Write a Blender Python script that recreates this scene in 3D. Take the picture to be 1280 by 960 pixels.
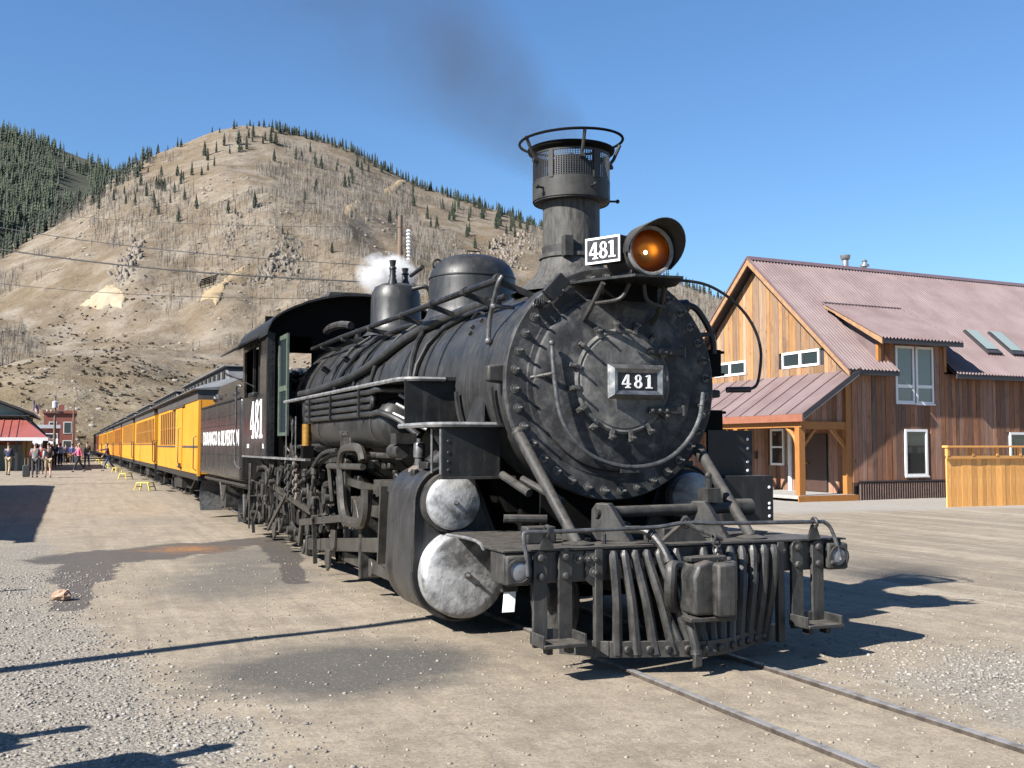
import bpy, math, random
import numpy as np
from mathutils import Vector, Matrix
random.seed(7); RNG = np.random.default_rng(11)
R_ = math.radians
SC = bpy.context.scene
COL = SC.collection
for o in list(bpy.data.objects): bpy.data.objects.remove(o)

# ------------------------------------------------------------------ camera
YAW, PIT = 22.02, 3.22
CAM = Vector((-4.247, 0.0, 1.606))
cd = bpy.data.cameras.new('camera'); cam = bpy.data.objects.new('camera', cd); COL.objects.link(cam)
cam.location = CAM
cam.rotation_euler = (R_(90 + PIT), 0, R_(-YAW))
cd.sensor_width = 36.0; cd.lens = 36.0 * 1363 / 1280; cd.clip_start = 0.05; cd.clip_end = 9000
SC.camera = cam
SC.render.resolution_x, SC.render.resolution_y = 1024, 768

# ------------------------------------------------------------------ light
SUN_EL, SUN_H = R_(37.5), Vector((0.9613, 0.2756, 0))       # heading of the light on the ground
SUN_D = Vector((SUN_H.x * math.cos(SUN_EL), SUN_H.y * math.cos(SUN_EL), -math.sin(SUN_EL)))
w = bpy.data.worlds.new('World'); SC.world = w; w.use_nodes = True
nt = w.node_tree; nt.nodes.clear()
sky = nt.nodes.new('ShaderNodeTexSky'); sky.sky_type = 'NISHITA'; sky.sun_disc = False
sky.sun_elevation = SUN_EL
sky.sun_rotation = math.atan2(-SUN_H.x, -SUN_H.y) % (2 * math.pi)
sky.altitude = 2000; sky.air_density = 1.6; sky.dust_density = 0.0; sky.ozone_density = 10.0
bg = nt.nodes.new('ShaderNodeBackground'); bg.inputs[1].default_value = 0.058
wo = nt.nodes.new('ShaderNodeOutputWorld')
nt.links.new(sky.outputs[0], bg.inputs[0]); nt.links.new(bg.outputs[0], wo.inputs[0])
sl = bpy.data.lights.new('sun', 'SUN'); sl.energy = 5.0; sl.angle = R_(0.53); sl.color = (1.0, 0.955, 0.89)
so = bpy.data.objects.new('sun', sl); COL.objects.link(so)
so.rotation_euler = SUN_D.to_track_quat('-Z', 'Y').to_euler(); so.location = (-40, -15, 40)
SC.view_settings.view_transform = 'Standard'; SC.view_settings.look = 'None'
SC.view_settings.exposure = 1.45; SC.view_settings.gamma = 1.0
SC.render.engine = 'CYCLES'
SC.cycles.max_bounces = 6; SC.cycles.volume_bounces = 1; SC.cycles.volume_step_rate = 2.0

# ------------------------------------------------------------------ materials
MATS = {}
def new_mat(name):
    m = bpy.data.materials.new(name); m.use_nodes = True
    n = m.node_tree.nodes; p = n['Principled BSDF']; MATS[name] = m
    return m, m.node_tree, p
def N(t, typ, **kw):
    n = t.nodes.new(typ)
    for k, v in kw.items(): setattr(n, k, v)
    return n
def noise(t, vec, scale, detail=5, rough=0.6, dist=0.0):
    n = N(t, 'ShaderNodeTexNoise'); n.inputs['Scale'].default_value = scale
    n.inputs['Detail'].default_value = detail; n.inputs['Roughness'].default_value = rough
    n.inputs['Distortion'].default_value = dist
    if vec is not None: t.links.new(vec, n.inputs['Vector'])
    return n.outputs['Fac']
def ramp(t, fac, stops, interp='LINEAR'):
    r = N(t, 'ShaderNodeValToRGB'); e = r.color_ramp.elements; r.color_ramp.interpolation = interp
    while len(e) > 1: e.remove(e[0])
    for i, (p, c) in enumerate(stops):
        el = e[0] if i == 0 else e.new(p)
        el.position = p; c = c if isinstance(c, (tuple, list)) else (c, c, c)
        el.color = (*c[:3], 1)
    t.links.new(fac, r.inputs[0]); return r.outputs[0]
def mixc(t, fac, a, b, mode='MIX'):
    m = N(t, 'ShaderNodeMix', data_type='RGBA', blend_type=mode)
    for s, v in ((0, fac), (6, a), (7, b)):
        if hasattr(v, 'is_output'): t.links.new(v, m.inputs[s])
        elif s == 0: m.inputs[0].default_value = v
        else: m.inputs[s].default_value = (*v, 1)
    return m.outputs[2]
def mth(t, op, a, b=0.0, c=None, clamp=False):
    m = N(t, 'ShaderNodeMath', operation=op, use_clamp=clamp)
    for i, v in enumerate((a, b, c)):
        if v is None: continue
        if hasattr(v, 'is_output'): t.links.new(v, m.inputs[i])
        else: m.inputs[i].default_value = v
    return m.outputs[0]
def bump(t, p, h, strength=0.3, dist=0.01):
    b = N(t, 'ShaderNodeBump'); b.inputs['Strength'].default_value = strength
    b.inputs['Distance'].default_value = dist
    t.links.new(h, b.inputs['Height']); t.links.new(b.outputs[0], p.inputs['Normal'])
def coords(t, which='Object', scale=None, loc=None):
    c = N(t, 'ShaderNodeTexCoord'); v = c.outputs[which]
    if which == 'World':
        v = None
    if scale is not None or loc is not None:
        m = N(t, 'ShaderNodeMapping')
        if scale is not None: m.inputs['Scale'].default_value = scale
        if loc is not None: m.inputs['Location'].default_value = loc
        t.links.new(v, m.inputs[0]); v = m.outputs[0]
    return v
def world_pos(t):
    return N(t, 'ShaderNodeNewGeometry').outputs['Position']
def simple(name, c1, c2=None, scale=6.0, rough=(0.5, 0.7), bmp=0.0, bscale=60, metallic=0.0, stretch=None, rnd=0.0, world=True, lo=0.35, hi=0.65, bdist=0.004, coat=0.0, spec=None, dust=0.0, grime=0.0):
    """two-tone noise paint with rough variation; rnd = brightness change from object to object"""
    m, t, p = new_mat(name)
    v = world_pos(t) if (world and stretch is None) else coords(t, 'Object', stretch)
    f = noise(t, v, scale, 7, 0.65)
    c2 = c2 or c1
    col = ramp(t, f, [(lo, c1), (hi, c2)])
    if grime:                                 # water streaks, scuffs and a little rust, each with its own shape
        mp = N(t, 'ShaderNodeMapping'); mp.inputs['Scale'].default_value = (7, 7, 0.9); t.links.new(world_pos(t), mp.inputs[0])
        sk = noise(t, mp.outputs[0], 2.2, 7, 0.68, 0.6)
        col = mixc(t, mth(t, 'MULTIPLY', ramp(t, sk, [(0.54, 0.0), (0.70, 1.0)]), grime), col, (0.105, 0.10, 0.092))
        col = mixc(t, mth(t, 'MULTIPLY', ramp(t, sk, [(0.30, 1.0), (0.44, 0.0)]), grime), col, (0.006, 0.006, 0.006))
        ru = noise(t, world_pos(t), 5.5, 7, 0.75, 0.8)
        col = mixc(t, mth(t, 'MULTIPLY', ramp(t, ru, [(0.62, 0.0), (0.72, 0.8)]), grime), col, (0.085, 0.052, 0.034))
    if dust:                                  # grit settled on faces that look up, patchy
        nz = N(t, 'ShaderNodeSeparateXYZ'); t.links.new(N(t, 'ShaderNodeNewGeometry').outputs['Normal'], nz.inputs[0])
        d = mth(t, 'MULTIPLY', ramp(t, nz.outputs[2], [(0.45, 0.0), (0.95, 1.0)]), ramp(t, noise(t, world_pos(t), 11, 6, 0.7), [(0.35, 0.25), (0.65, 1.0)]))
        col = mixc(t, mth(t, 'MULTIPLY', d, dust), col, (0.17, 0.15, 0.125))
    if rnd:
        oi = N(t, 'ShaderNodeObjectInfo').outputs['Random']
        k = mth(t, 'MULTIPLY_ADD', oi, 2 * rnd, 1 - rnd)
        hs = N(t, 'ShaderNodeHueSaturation'); t.links.new(k, hs.inputs['Value']); t.links.new(col, hs.inputs['Color'])
        col = hs.outputs[0]
    t.links.new(col, p.inputs['Base Color'])
    r = ramp(t, f, [(lo, rough[0]), (hi, rough[1])])
    if grime: r = mth(t, 'ADD', r, mth(t, 'MULTIPLY', mth(t, 'SUBTRACT', sk, .5), .55), clamp=True)
    t.links.new(r, p.inputs['Roughness'])
    p.inputs['Metallic'].default_value = metallic
    if spec is not None: p.inputs['Specular IOR Level'].default_value = spec
    if coat: p.inputs['Coat Weight'].default_value = coat
    if bmp: bump(t, p, noise(t, v, bscale, 4, 0.6), bmp, bdist)
    return m

simple('boiler_paint', (0.024, 0.0245, 0.025), (0.042, 0.042, 0.042), 2.6, (0.36, 0.55), 0.14, 40, spec=.42, dust=.10, grime=0.42)
simple('black_paint', (0.011, 0.011, 0.012), (0.024, 0.024, 0.024), 5.0, (0.36, 0.55), 0.1, 50, spec=.35, dust=.25, grime=0.35)
simple('soot_shade_black', (0.003, 0.003, 0.003), (0.006, 0.006, 0.0055), 4.0, (0.75, 0.9), 0.1, 40, spec=0.1)  # soot; on frames and inner parts its black also stands in for deep shade
simple('dusty_black', (0.020, 0.0195, 0.019), (0.055, 0.053, 0.049), 7.0, (0.45, 0.7), 0.35, 70, spec=.35, dust=.7, grime=0.5)
simple('pilot_paint', (0.022, 0.0215, 0.021), (0.058, 0.056, 0.053), 8.0, (0.36, 0.6), 0.35, 60, spec=.5, dust=.85, grime=0.6)
simple('running_gear', (0.012, 0.0115, 0.011), (0.058, 0.054, 0.049), 9.0, (0.36, 0.65), 0.35, 60, spec=.45, dust=.6, grime=0.6)
simple('cylinder_paint', (0.024, 0.025, 0.027), (0.042, 0.042, 0.044), 3.0, (0.30, 0.45), 0.2, 10, bdist=0.014, spec=.5, grime=0.5)
simple('rod_steel', (0.060, 0.056, 0.049), (0.115, 0.107, 0.092), 3.5, (0.30, 0.5), 0.15, 40, metallic=0.4, dust=.6, grime=0.35)
simple('bright_steel', (0.30, 0.30, 0.30), (0.5, 0.5, 0.49), 12.0, (0.3, 0.5), 0.15, 80, metallic=0.85)
simple('dull_steel', (0.09, 0.092, 0.095), (0.19, 0.19, 0.19), 14.0, (0.35, 0.55), 0.15, 80, metallic=0.5)
simple('bolt_steel', (0.07, 0.068, 0.065), (0.20, 0.195, 0.185), 30.0, (0.35, 0.55), metallic=0.4)
simple('edge_steel', (0.15, 0.15, 0.15), (0.34, 0.34, 0.335), 8.0, (0.4, 0.6), metallic=0.3)
simple('stack_metal', (0.040, 0.039, 0.037), (0.13, 0.125, 0.115), 9.0, (0.5, 0.7), 0.3, 45, stretch=(3, 3, 0.8), spec=0.25, grime=0.35)
simple('rust_pipe', (0.12, 0.09, 0.075), (0.24, 0.19, 0.165), 12.0, (0.6, 0.8), 0.3, 60)
simple('brass', (0.50, 0.25, 0.05), (0.62, 0.33, 0.08), 20.0, (0.3, 0.4), metallic=0.6)
simple('white_paint', (0.70, 0.70, 0.69), (0.82, 0.82, 0.81), 14.0, (0.4, 0.55))
simple('number_black', (0.012, 0.012, 0.014), (0.022, 0.022, 0.026), 20.0, (0.35, 0.5))
simple('green_trim', (0.06, 0.085, 0.065), (0.11, 0.14, 0.105), 10.0, (0.5, 0.6))
simple('tender_paint', (0.030, 0.028, 0.028), (0.048, 0.045, 0.043), 2.2, (0.16, 0.28), 0.02, 2.5, bdist=0.02, grime=0.2)
simple('coal', (0.014, 0.014, 0.015), (0.05, 0.05, 0.052), 6.0, (0.25, 0.5), 0.5, 20)
simple('coach_yellow', (0.84, 0.345, 0.022), (0.90, 0.40, 0.032), 1.5, (0.35, 0.45))
simple('coach_orange', (0.66, 0.22, 0.015), (0.70, 0.26, 0.022), 1.5, (0.35, 0.45))
simple('coach_maroon', (0.16, 0.030, 0.028), (0.19, 0.040, 0.036), 1.5, (0.4, 0.5))
simple('coach_roof', (0.13, 0.135, 0.14), (0.20, 0.205, 0.21), 2.5, (0.6, 0.75))
simple('coach_dark', (0.018, 0.017, 0.016), (0.03, 0.028, 0.026), 3.0, (0.45, 0.6), grime=0.3)
simple('letterboard', (0.07, 0.065, 0.06), (0.10, 0.095, 0.09), 3.0, (0.5, 0.6))
simple('sash_wood', (0.20, 0.095, 0.03), (0.26, 0.13, 0.045), 5.0, (0.4, 0.5))
simple('stool_yellow', (0.80, 0.62, 0.10), (0.84, 0.68, 0.16), 8.0, (0.5, 0.6))
simple('window_white', (0.72, 0.72, 0.71), (0.80, 0.80, 0.79), 6.0, (0.4, 0.5))
simple('post_wood', (0.40, 0.155, 0.032), (0.54, 0.23, 0.055), 6.0, (0.55, 0.7), 0.2, 30, stretch=(6, 6, 0.7), rnd=0.08)
simple('fence_wood', (0.74, 0.33, 0.075), (0.92, 0.48, 0.15), 6.0, (0.55, 0.7), 0.2, 30, stretch=(6, 6, 0.7), rnd=0.25)
simple('fascia_wood', (0.36, 0.20, 0.10), (0.46, 0.28, 0.15), 6.0, (0.6, 0.7), 0.2, 30, rnd=0.05)
simple('red_fascia', (0.32, 0.12, 0.07), (0.38, 0.15, 0.09), 5.0, (0.5, 0.6))
simple('door_brown', (0.075, 0.040, 0.032), (0.09, 0.05, 0.04), 3.0, (0.4, 0.5))
simple('roof_metal', (0.20, 0.140, 0.137), (0.255, 0.19, 0.186), 0.9, (0.5, 0.62), rnd=0.05, metallic=0.05)
simple('roof_trim', (0.17, 0.11, 0.115), (0.20, 0.135, 0.14), 3.0, (0.4, 0.5))
simple('dark_trim', (0.045, 0.04, 0.045), (0.06, 0.055, 0.06), 5.0, (0.5, 0.6))
simple('rusty_sheet', (0.10, 0.065, 0.055), (0.19, 0.115, 0.09), 5.0, (0.6, 0.75))
simple('concrete', (0.36, 0.35, 0.33), (0.46, 0.45, 0.42), 5.0, (0.8, 0.9), 0.2, 40)
simple('galvanised', (0.45, 0.46, 0.48), (0.6, 0.6, 0.62), 9.0, (0.3, 0.45), metallic=0.7)
simple('pole_wood', (0.16, 0.11, 0.075), (0.25, 0.175, 0.12), 7.0, (0.7, 0.85), 0.3, 40)
simple('wire_black', (0.02, 0.02, 0.02), None, 3.0, (0.6, 0.6))
simple('depot_green', (0.27, 0.36, 0.32), (0.32, 0.41, 0.37), 2.0, (0.5, 0.65))
simple('depot_red', (0.36, 0.10, 0.08), (0.42, 0.125, 0.10), 1.0, (0.4, 0.5), rnd=0.05)
simple('brick_red', (0.30, 0.09, 0.06), (0.37, 0.12, 0.08), 2.0, (0.7, 0.85))
simple('far_orange', (0.50, 0.20, 0.05), (0.56, 0.24, 0.07), 2.0, (0.6, 0.7))
simple('pale_roof', (0.6, 0.6, 0.62), (0.7, 0.7, 0.72), 2.0, (0.5, 0.6))
simple('tyre', (0.02, 0.02, 0.02), (0.03, 0.03, 0.03), 6.0, (0.7, 0.85))
simple('rock', (0.22, 0.19, 0.15), (0.36, 0.31, 0.255), 1.2, (0.8, 0.95), 0.5, 6, rnd=0.12)
simple('outcrop_rock', (0.13, 0.11, 0.09), (0.31, 0.265, 0.215), 0.2, (0.85, 0.95), 0.6, 2, rnd=0.1)
simple('pink_rock', (0.42, 0.24, 0.16), (0.56, 0.38, 0.27), 9.0, (0.8, 0.9), 0.5, 30)
simple('tailings', (0.33, 0.25, 0.145), (0.47, 0.39, 0.275), 0.10, (0.85, 0.95), 0.4, 1.0, bdist=0.4)
simple('tailings_tan', (0.32, 0.235, 0.13), (0.40, 0.305, 0.175), 0.10, (0.85, 0.95), 0.4, 1.0, bdist=0.4)
simple('spruce', (0.020, 0.034, 0.020), (0.052, 0.070, 0.036), 0.5, (0.8, 0.9), rnd=0.3)
simple('spruce_bark', (0.06, 0.045, 0.035), None, 1.0, (0.9, 0.9))
simple('aspen', (0.25, 0.22, 0.185), (0.34, 0.305, 0.26), 0.1, (0.85, 0.95))
simple('brush', (0.19, 0.15, 0.105), (0.28, 0.235, 0.175), 0.12, (0.85, 0.95))
simple('skin', (0.50, 0.30, 0.21), None, 5.0, (0.5, 0.6))
simple('hair_brown', (0.06, 0.035, 0.02), None, 5.0, (0.5, 0.6))
simple('hair_grey', (0.45, 0.43, 0.42), None, 5.0, (0.5, 0.6))
for nm, c in dict(navy=(0.02, 0.03, 0.09), khaki=(0.48, 0.38, 0.25), white=(0.75, 0.75, 0.78), jeans=(0.07, 0.11, 0.22), grey=(0.24, 0.25, 0.26),
                  red=(0.45, 0.05, 0.06), pink=(0.75, 0.13, 0.25), black=(0.015, 0.015, 0.018), charcoal=(0.05, 0.055, 0.055), lightblue=(0.14, 0.32, 0.6),
                  lavender=(0.3, 0.26, 0.42), plum=(0.09, 0.04, 0.06), royal=(0.05, 0.11, 0.42), darkgrey=(0.07, 0.07, 0.08)).items():
    simple('cloth_' + nm, c, tuple(k * 0.85 for k in c), 9.0, (0.75, 0.9))
for nm, c in dict(blue=(0.03, 0.045, 0.10), silver=(0.40, 0.41, 0.43), dark=(0.03, 0.03, 0.035)).items():
    simple('car_' + nm, c, None, 3.0, (0.15, 0.2), coat=0.6)

def special_mats():
    # smokebox front: heat-bleached graphite grey blotches over black
    m, t, p = new_mat('smokebox_front'); v = world_pos(t)
    f = noise(t, v, 4.5, 8, 0.68, 0.4); g = noise(t, v, 14, 6, 0.7)
    c = ramp(t, f, [(0.36, (0.030, 0.030, 0.031)), (0.50, (0.050, 0.050, 0.052)), (0.60, (0.105, 0.105, 0.105)), (0.72, (0.17, 0.165, 0.155))])
    c = mixc(t, ramp(t, g, [(0.55, 0.0), (0.75, 0.5)]), c, (0.13, 0.12, 0.10))
    t.links.new(c, p.inputs['Base Color']); p.inputs['Roughness'].default_value = 0.55; p.inputs['Specular IOR Level'].default_value = 0.2
    bump(t, p, noise(t, v, 30, 5), 0.35, 0.006)
    m, t, p = new_mat('smokebox_door'); v = world_pos(t)
    f = noise(t, v, 5.0, 8, 0.68, 0.6)
    c = ramp(t, f, [(0.34, (0.06, 0.06, 0.06)), (0.52, (0.15, 0.148, 0.14)), (0.68, (0.27, 0.26, 0.24))])
    t.links.new(c, p.inputs['Base Color']); p.inputs['Roughness'].default_value = 0.55; p.inputs['Specular IOR Level'].default_value = 0.25
    bump(t, p, noise(t, v, 30, 5), 0.35, 0.006)
    # silver paint on the cylinder heads: hammered, with greasy dark patches
    m, t, p = new_mat('silver_paint'); v = world_pos(t)
    f = noise(t, v, 3.2, 6, 0.65, 0.5); g = noise(t, v, 16, 5, 0.65)
    c = ramp(t, f, [(0.36, (0.15, 0.15, 0.145)), (0.46, (0.40, 0.405, 0.41)), (0.60, (0.66, 0.665, 0.67))])
    c = mixc(t, ramp(t, g, [(0.58, 0.0), (0.72, 0.55)]), c, (0.20, 0.195, 0.18))
    t.links.new(c, p.inputs['Base Color']); p.inputs['Metallic'].default_value = 0.2; p.inputs['Roughness'].default_value = 0.42
    bump(t, p, mth(t, 'ADD', noise(t, v, 9, 4, 0.5), mth(t, 'MULTIPLY', g, 0.4)), 0.55, 0.02)
    # mesh screen of the spark arrester: fine holes
    m, t, p = new_mat('spark_screen'); p.inputs['Base Color'].default_value = (0.03, 0.032, 0.036, 1); p.inputs['Roughness'].default_value = 0.5
    # amber headlight bowl, lens, window glass
    m, t, p = new_mat('headlight_bowl'); p.inputs['Base Color'].default_value = (0.40, 0.17, 0.03, 1); p.inputs['Metallic'].default_value = 1.0; p.inputs['Roughness'].default_value = 0.28
    m, t, p = new_mat('bulb_lit'); p.inputs['Emission Color'].default_value = (1, 0.72, 0.30, 1); p.inputs['Emission Strength'].default_value = 3
    m, t, p = new_mat('lens'); p.inputs['Base Color'].default_value = (1, 0.93, 0.8, 1); p.inputs['Transmission Weight'].default_value = 1; p.inputs['Roughness'].default_value = 0.03; p.inputs['IOR'].default_value = 1.2
    m, t, p = new_mat('lamp_lens'); p.inputs['Base Color'].default_value = (0.22, 0.23, 0.25, 1); p.inputs['Roughness'].default_value = 0.12; p.inputs['Coat Weight'].default_value = 0.8
    m, t, p = new_mat('lamp_white'); p.inputs['Base Color'].default_value = (0.75, 0.76, 0.78, 1); p.inputs['Roughness'].default_value = 0.18; p.inputs['Coat Weight'].default_value = 0.5
    m, t, p = new_mat('glass'); p.inputs['Base Color'].default_value = (0.03, 0.045, 0.05, 1); p.inputs['Roughness'].default_value = 0.06; p.inputs['Specular IOR Level'].default_value = 0.9
    m, t, p = new_mat('blind_glass'); p.inputs['Base Color'].default_value = (0.20, 0.22, 0.21, 1); p.inputs['Roughness'].default_value = 0.08; p.inputs['Specular IOR Level'].default_value = 0.9
    m, t, p = new_mat('green_glass'); p.inputs['Base Color'].default_value = (0.36, 0.43, 0.39, 1); p.inputs['Roughness'].default_value = 0.05; p.inputs['Specular IOR Level'].default_value = 0.9
    # planks of the house: tan on the upper gable, redder brown elsewhere, grain along the board, knots
    for nm, a, b, k in (('plank_tan', (0.27, 0.135, 0.055), (0.48, 0.28, 0.135), (0.13, 0.06, 0.03)), ('plank_brown', (0.22, 0.082, 0.042), (0.47, 0.235, 0.125), (0.06, 0.03, 0.02))):
        m, t, p = new_mat(nm)
        oi = N(t, 'ShaderNodeObjectInfo')
        add = N(t, 'ShaderNodeVectorMath', operation='ADD')
        sc = N(t, 'ShaderNodeVectorMath', operation='SCALE'); t.links.new(oi.outputs['Location'], sc.inputs[0]); sc.inputs['Scale'].default_value = 3.7
        c0 = coords(t, 'Object'); t.links.new(c0, add.inputs[0]); t.links.new(sc.outputs[0], add.inputs[1])
        mp = N(t, 'ShaderNodeMapping'); mp.inputs['Scale'].default_value = (9, 9, 0.55); t.links.new(add.outputs[0], mp.inputs[0])
        g = noise(t, mp.outputs[0], 3.0, 8, 0.7, 0.6)
        c = ramp(t, g, [(0.30, a), (0.70, b)])
        stain = noise(t, add.outputs[0], 1.1, 5, 0.6)
        c = mixc(t, ramp(t, stain, [(0.55, 0.0), (0.8, 0.75)]), c, k)
        vo = N(t, 'ShaderNodeTexVoronoi'); mp2 = N(t, 'ShaderNodeMapping'); mp2.inputs['Scale'].default_value = (4, 4, 1.6); t.links.new(add.outputs[0], mp2.inputs[0]); t.links.new(mp2.outputs[0], vo.inputs[0]); vo.inputs['Scale'].default_value = 1.0
        c = mixc(t, ramp(t, vo.outputs['Distance'], [(0.06, 0.8), (0.14, 0.0)]), c, k)
        hs = N(t, 'ShaderNodeHueSaturation'); t.links.new(c, hs.inputs['Color'])
        t.links.new(mth(t, 'MULTIPLY_ADD', oi.outputs['Random'], 0.75, 0.60), hs.inputs['Value'])
        r2 = mth(t, 'FRACT', mth(t, 'MULTIPLY', oi.outputs['Random'], 17.3))
        t.links.new(mth(t, 'MULTIPLY_ADD', r2, 0.35, 0.75), hs.inputs['Saturation'])
        t.links.new(hs.outputs[0], p.inputs['Base Color']); p.inputs['Roughness'].default_value = 0.75
        bump(t, p, g, 0.35, 0.006)
special_mats()

# ------------------------------------------------------------------ mesh helper
class M:
    def __init__(s): s.v = []; s.f = []
    def add(s, vs, fs):
        b = len(s.v); s.v.extend([tuple(map(float, x)) for x in vs]); s.f.extend([tuple(i + b for i in q) for q in fs]); return s
    def box(s, c, d, rz=0.0, rot=None):
        hx, hy, hz = d[0] / 2, d[1] / 2, d[2] / 2
        vs = [Vector((x * hx, y * hy, z * hz)) for x, y, z in ((-1, -1, -1), (1, -1, -1), (1, 1, -1), (-1, 1, -1), (-1, -1, 1), (1, -1, 1), (1, 1, 1), (-1, 1, 1))]
        m = rot if rot is not None else Matrix.Rotation(rz, 3, 'Z')
        c = Vector(c)
        return s.add([m @ q + c for q in vs], [(0, 3, 2, 1), (4, 5, 6, 7), (0, 1, 5, 4), (1, 2, 6, 5), (2, 3, 7, 6), (3, 0, 4, 7)])
    def bb(s, x0, x1, y0, y1, z0, z1):
        return s.box(((x0 + x1) / 2, (y0 + y1) / 2, (z0 + z1) / 2), (abs(x1 - x0), abs(y1 - y0), abs(z1 - z0)))
    def beam(s, p0, p1, w, h, up=(0, 0, 1)):
        p0, p1 = Vector(p0), Vector(p1); d = (p1 - p0); L = d.length; d.normalize()
        u = Vector(up); r = d.cross(u)
        if r.length < 1e-4: r = d.cross(Vector((1, 0, 0)))
        r.normalize(); u = r.cross(d)
        m = Matrix((r, d, u)).transposed()
        return s.box((p0 + p1) / 2, (w, L, h), rot=m)
    def cyl(s, p0, p1, r0, r1=None, n=16, cap=True):
        r1 = r0 if r1 is None else r1
        return s.lathe([(r0, 0.0), (r1, (Vector(p1) - Vector(p0)).length)], p0, Vector(p1) - Vector(p0), n, cap)
    def lathe(s, prof, o, axis=(0, 0, 1), n=24, cap=True, a0=0.0, a1=2 * math.pi):
        o = Vector(o); ax = Vector(axis).normalized()
        r = ax.cross(Vector((0, 0, 1)))
        if r.length < 1e-3: r = Vector((1, 0, 0))
        r.normalize(); u = ax.cross(r)
        full = abs(a1 - a0 - 2 * math.pi) < 1e-6
        k = n if full else n + 1
        vs = []
        for rad, h in prof:
            for i in range(k):
                a = a0 + (a1 - a0) * i / n
                vs.append(o + ax * h + (r * math.cos(a) + u * math.sin(a)) * rad)
        fs = []
        for j in range(len(prof) - 1):
            for i in range(n):
                a, b = j * k + i, j * k + (i + 1) % k
                fs.append((a, b, b + k, a + k))
        if cap and full:
            fs.append(tuple(reversed(range(k)))); fs.append(tuple(range((len(prof) - 1) * k, len(prof) * k)))
        return s.add(vs, fs)
    def tube(s, pts, r, n=8, cap=True):
        pts = [Vector(p) for p in pts]; k = len(pts)
        rs = r if isinstance(r, (list, tuple)) else [r] * k
        vs = []; prev = None
        for i, p in enumerate(pts):
            t = (pts[min(i + 1, k - 1)] - pts[max(i - 1, 0)]).normalized()
            if prev is None:
                a = t.cross(Vector((0, 0, 1)))
                if a.length < 1e-3: a = t.cross(Vector((1, 0, 0)))
            else:
                a = prev - t * prev.dot(t)
            a.normalize(); prev = a; b = t.cross(a)
            for q in range(n):
                g = 2 * math.pi * q / n
                vs.append(p + (a * math.cos(g) + b * math.sin(g)) * rs[i])
        fs = [(j * n + i, j * n + (i + 1) % n, (j + 1) * n + (i + 1) % n, (j + 1) * n + i) for j in range(k - 1) for i in range(n)]
        if cap: fs.append(tuple(reversed(range(n)))); fs.append(tuple(range((k - 1) * n, k * n)))
        return s.add(vs, fs)
    def prism(s, poly, o, ex, ey, t):
        """polygon (x, y) in the plane o + x*ex + y*ey, thickened by the vector t"""
        o, ex, ey, t = Vector(o), Vector(ex), Vector(ey), Vector(t)
        k = len(poly); a = [o + ex * x + ey * y for x, y in poly]
        return s.add(a + [q + t for q in a], [tuple(reversed(range(k))), tuple(range(k, 2 * k))] + [(i, (i + 1) % k, k + (i + 1) % k, k + i) for i in range(k)])
    def ball(s, c, r, nu=12, nv=8, sc=(1, 1, 1)):
        c = Vector(c); vs = [c + Vector((0, 0, -r * sc[2]))]
        for j in range(1, nv):
            ph = -math.pi / 2 + math.pi * j / nv
            for i in range(nu):
                a = 2 * math.pi * i / nu
                vs.append(c + Vector((math.cos(a) * math.cos(ph) * r * sc[0], math.sin(a) * math.cos(ph) * r * sc[1], math.sin(ph) * r * sc[2])))
        vs.append(c + Vector((0, 0, r * sc[2]))); top = len(vs) - 1
        fs = [(0, 1 + (i + 1) % nu, 1 + i) for i in range(nu)]
        for j in range(nv - 2):
            for i in range(nu):
                a, b = 1 + j * nu + i, 1 + j * nu + (i + 1) % nu
                fs.append((a, b, b + nu, a + nu))
        b = 1 + (nv - 2) * nu
        fs += [(b + i, b + (i + 1) % nu, top) for i in range(nu)]
        return s.add(vs, fs)
    def mesh(s, name, mat, smooth=35, centre=True):
        v = np.array(s.v, dtype=np.float64).reshape(-1, 3)
        c = (v.min(0) + v.max(0)) / 2 if centre else np.zeros(3)
        me = bpy.data.meshes.new(name); me.from_pydata((v - c).tolist(), [], s.f)
        me.materials.append(MATS[mat])
        if smooth:
            me.polygons.foreach_set('use_smooth', [True] * len(me.polygons))
            me.set_sharp_from_angle(angle=R_(smooth))
        return me, Vector(c)
WL = {}                                   # world position of each object
def put(name, me, loc, parent=None, rot=None, scale=None):
    o = bpy.data.objects.new(name, me); COL.objects.link(o); loc = Vector(loc); WL[o] = loc
    if parent is not None:
        o.parent = parent; o.location = loc - WL[parent]
    else: o.location = loc
    if rot is not None: o.rotation_euler = rot
    if scale is not None: o.scale = scale
    return o
def part(name, m, mat, parent=None, smooth=35, bevel=0.0, kind=None):
    me, c = m.mesh(name, mat, smooth)
    o = put(name, me, c, parent)
    if bevel:
        b = o.modifiers.new('bevel', 'BEVEL'); b.width = bevel; b.segments = 2; b.limit_method = 'ANGLE'; b.angle_limit = R_(40)
    if kind: o['kind'] = kind
    return o
def thing(name, label, cat, loc, group=None):
    o = bpy.data.objects.new(name, None); COL.objects.link(o); o.location = loc; WL[o] = Vector(loc); o.empty_display_size = 0.2
    return tag(o, label, cat, group)
def tag(o, label, cat, group=None):
    o['label'] = label; o['category'] = cat
    if group: o['group'] = group
    return o
def struct(o): o['kind'] = 'structure'; return o
def kids(o): return [c for c in bpy.data.objects if c.parent == o]
def copy_tree(o, loc=None, parent=None, label=None, kidmap=None):
    kidmap = kidmap if kidmap is not None else children_map()
    c = o.copy(); COL.objects.link(c); c.parent = parent
    if loc is not None: c.location = loc; WL[c] = Vector(loc)
    if label: c['label'] = label
    for ch in kidmap.get(o.name, []): copy_tree(ch, None, c, None, kidmap)
    return c
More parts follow.
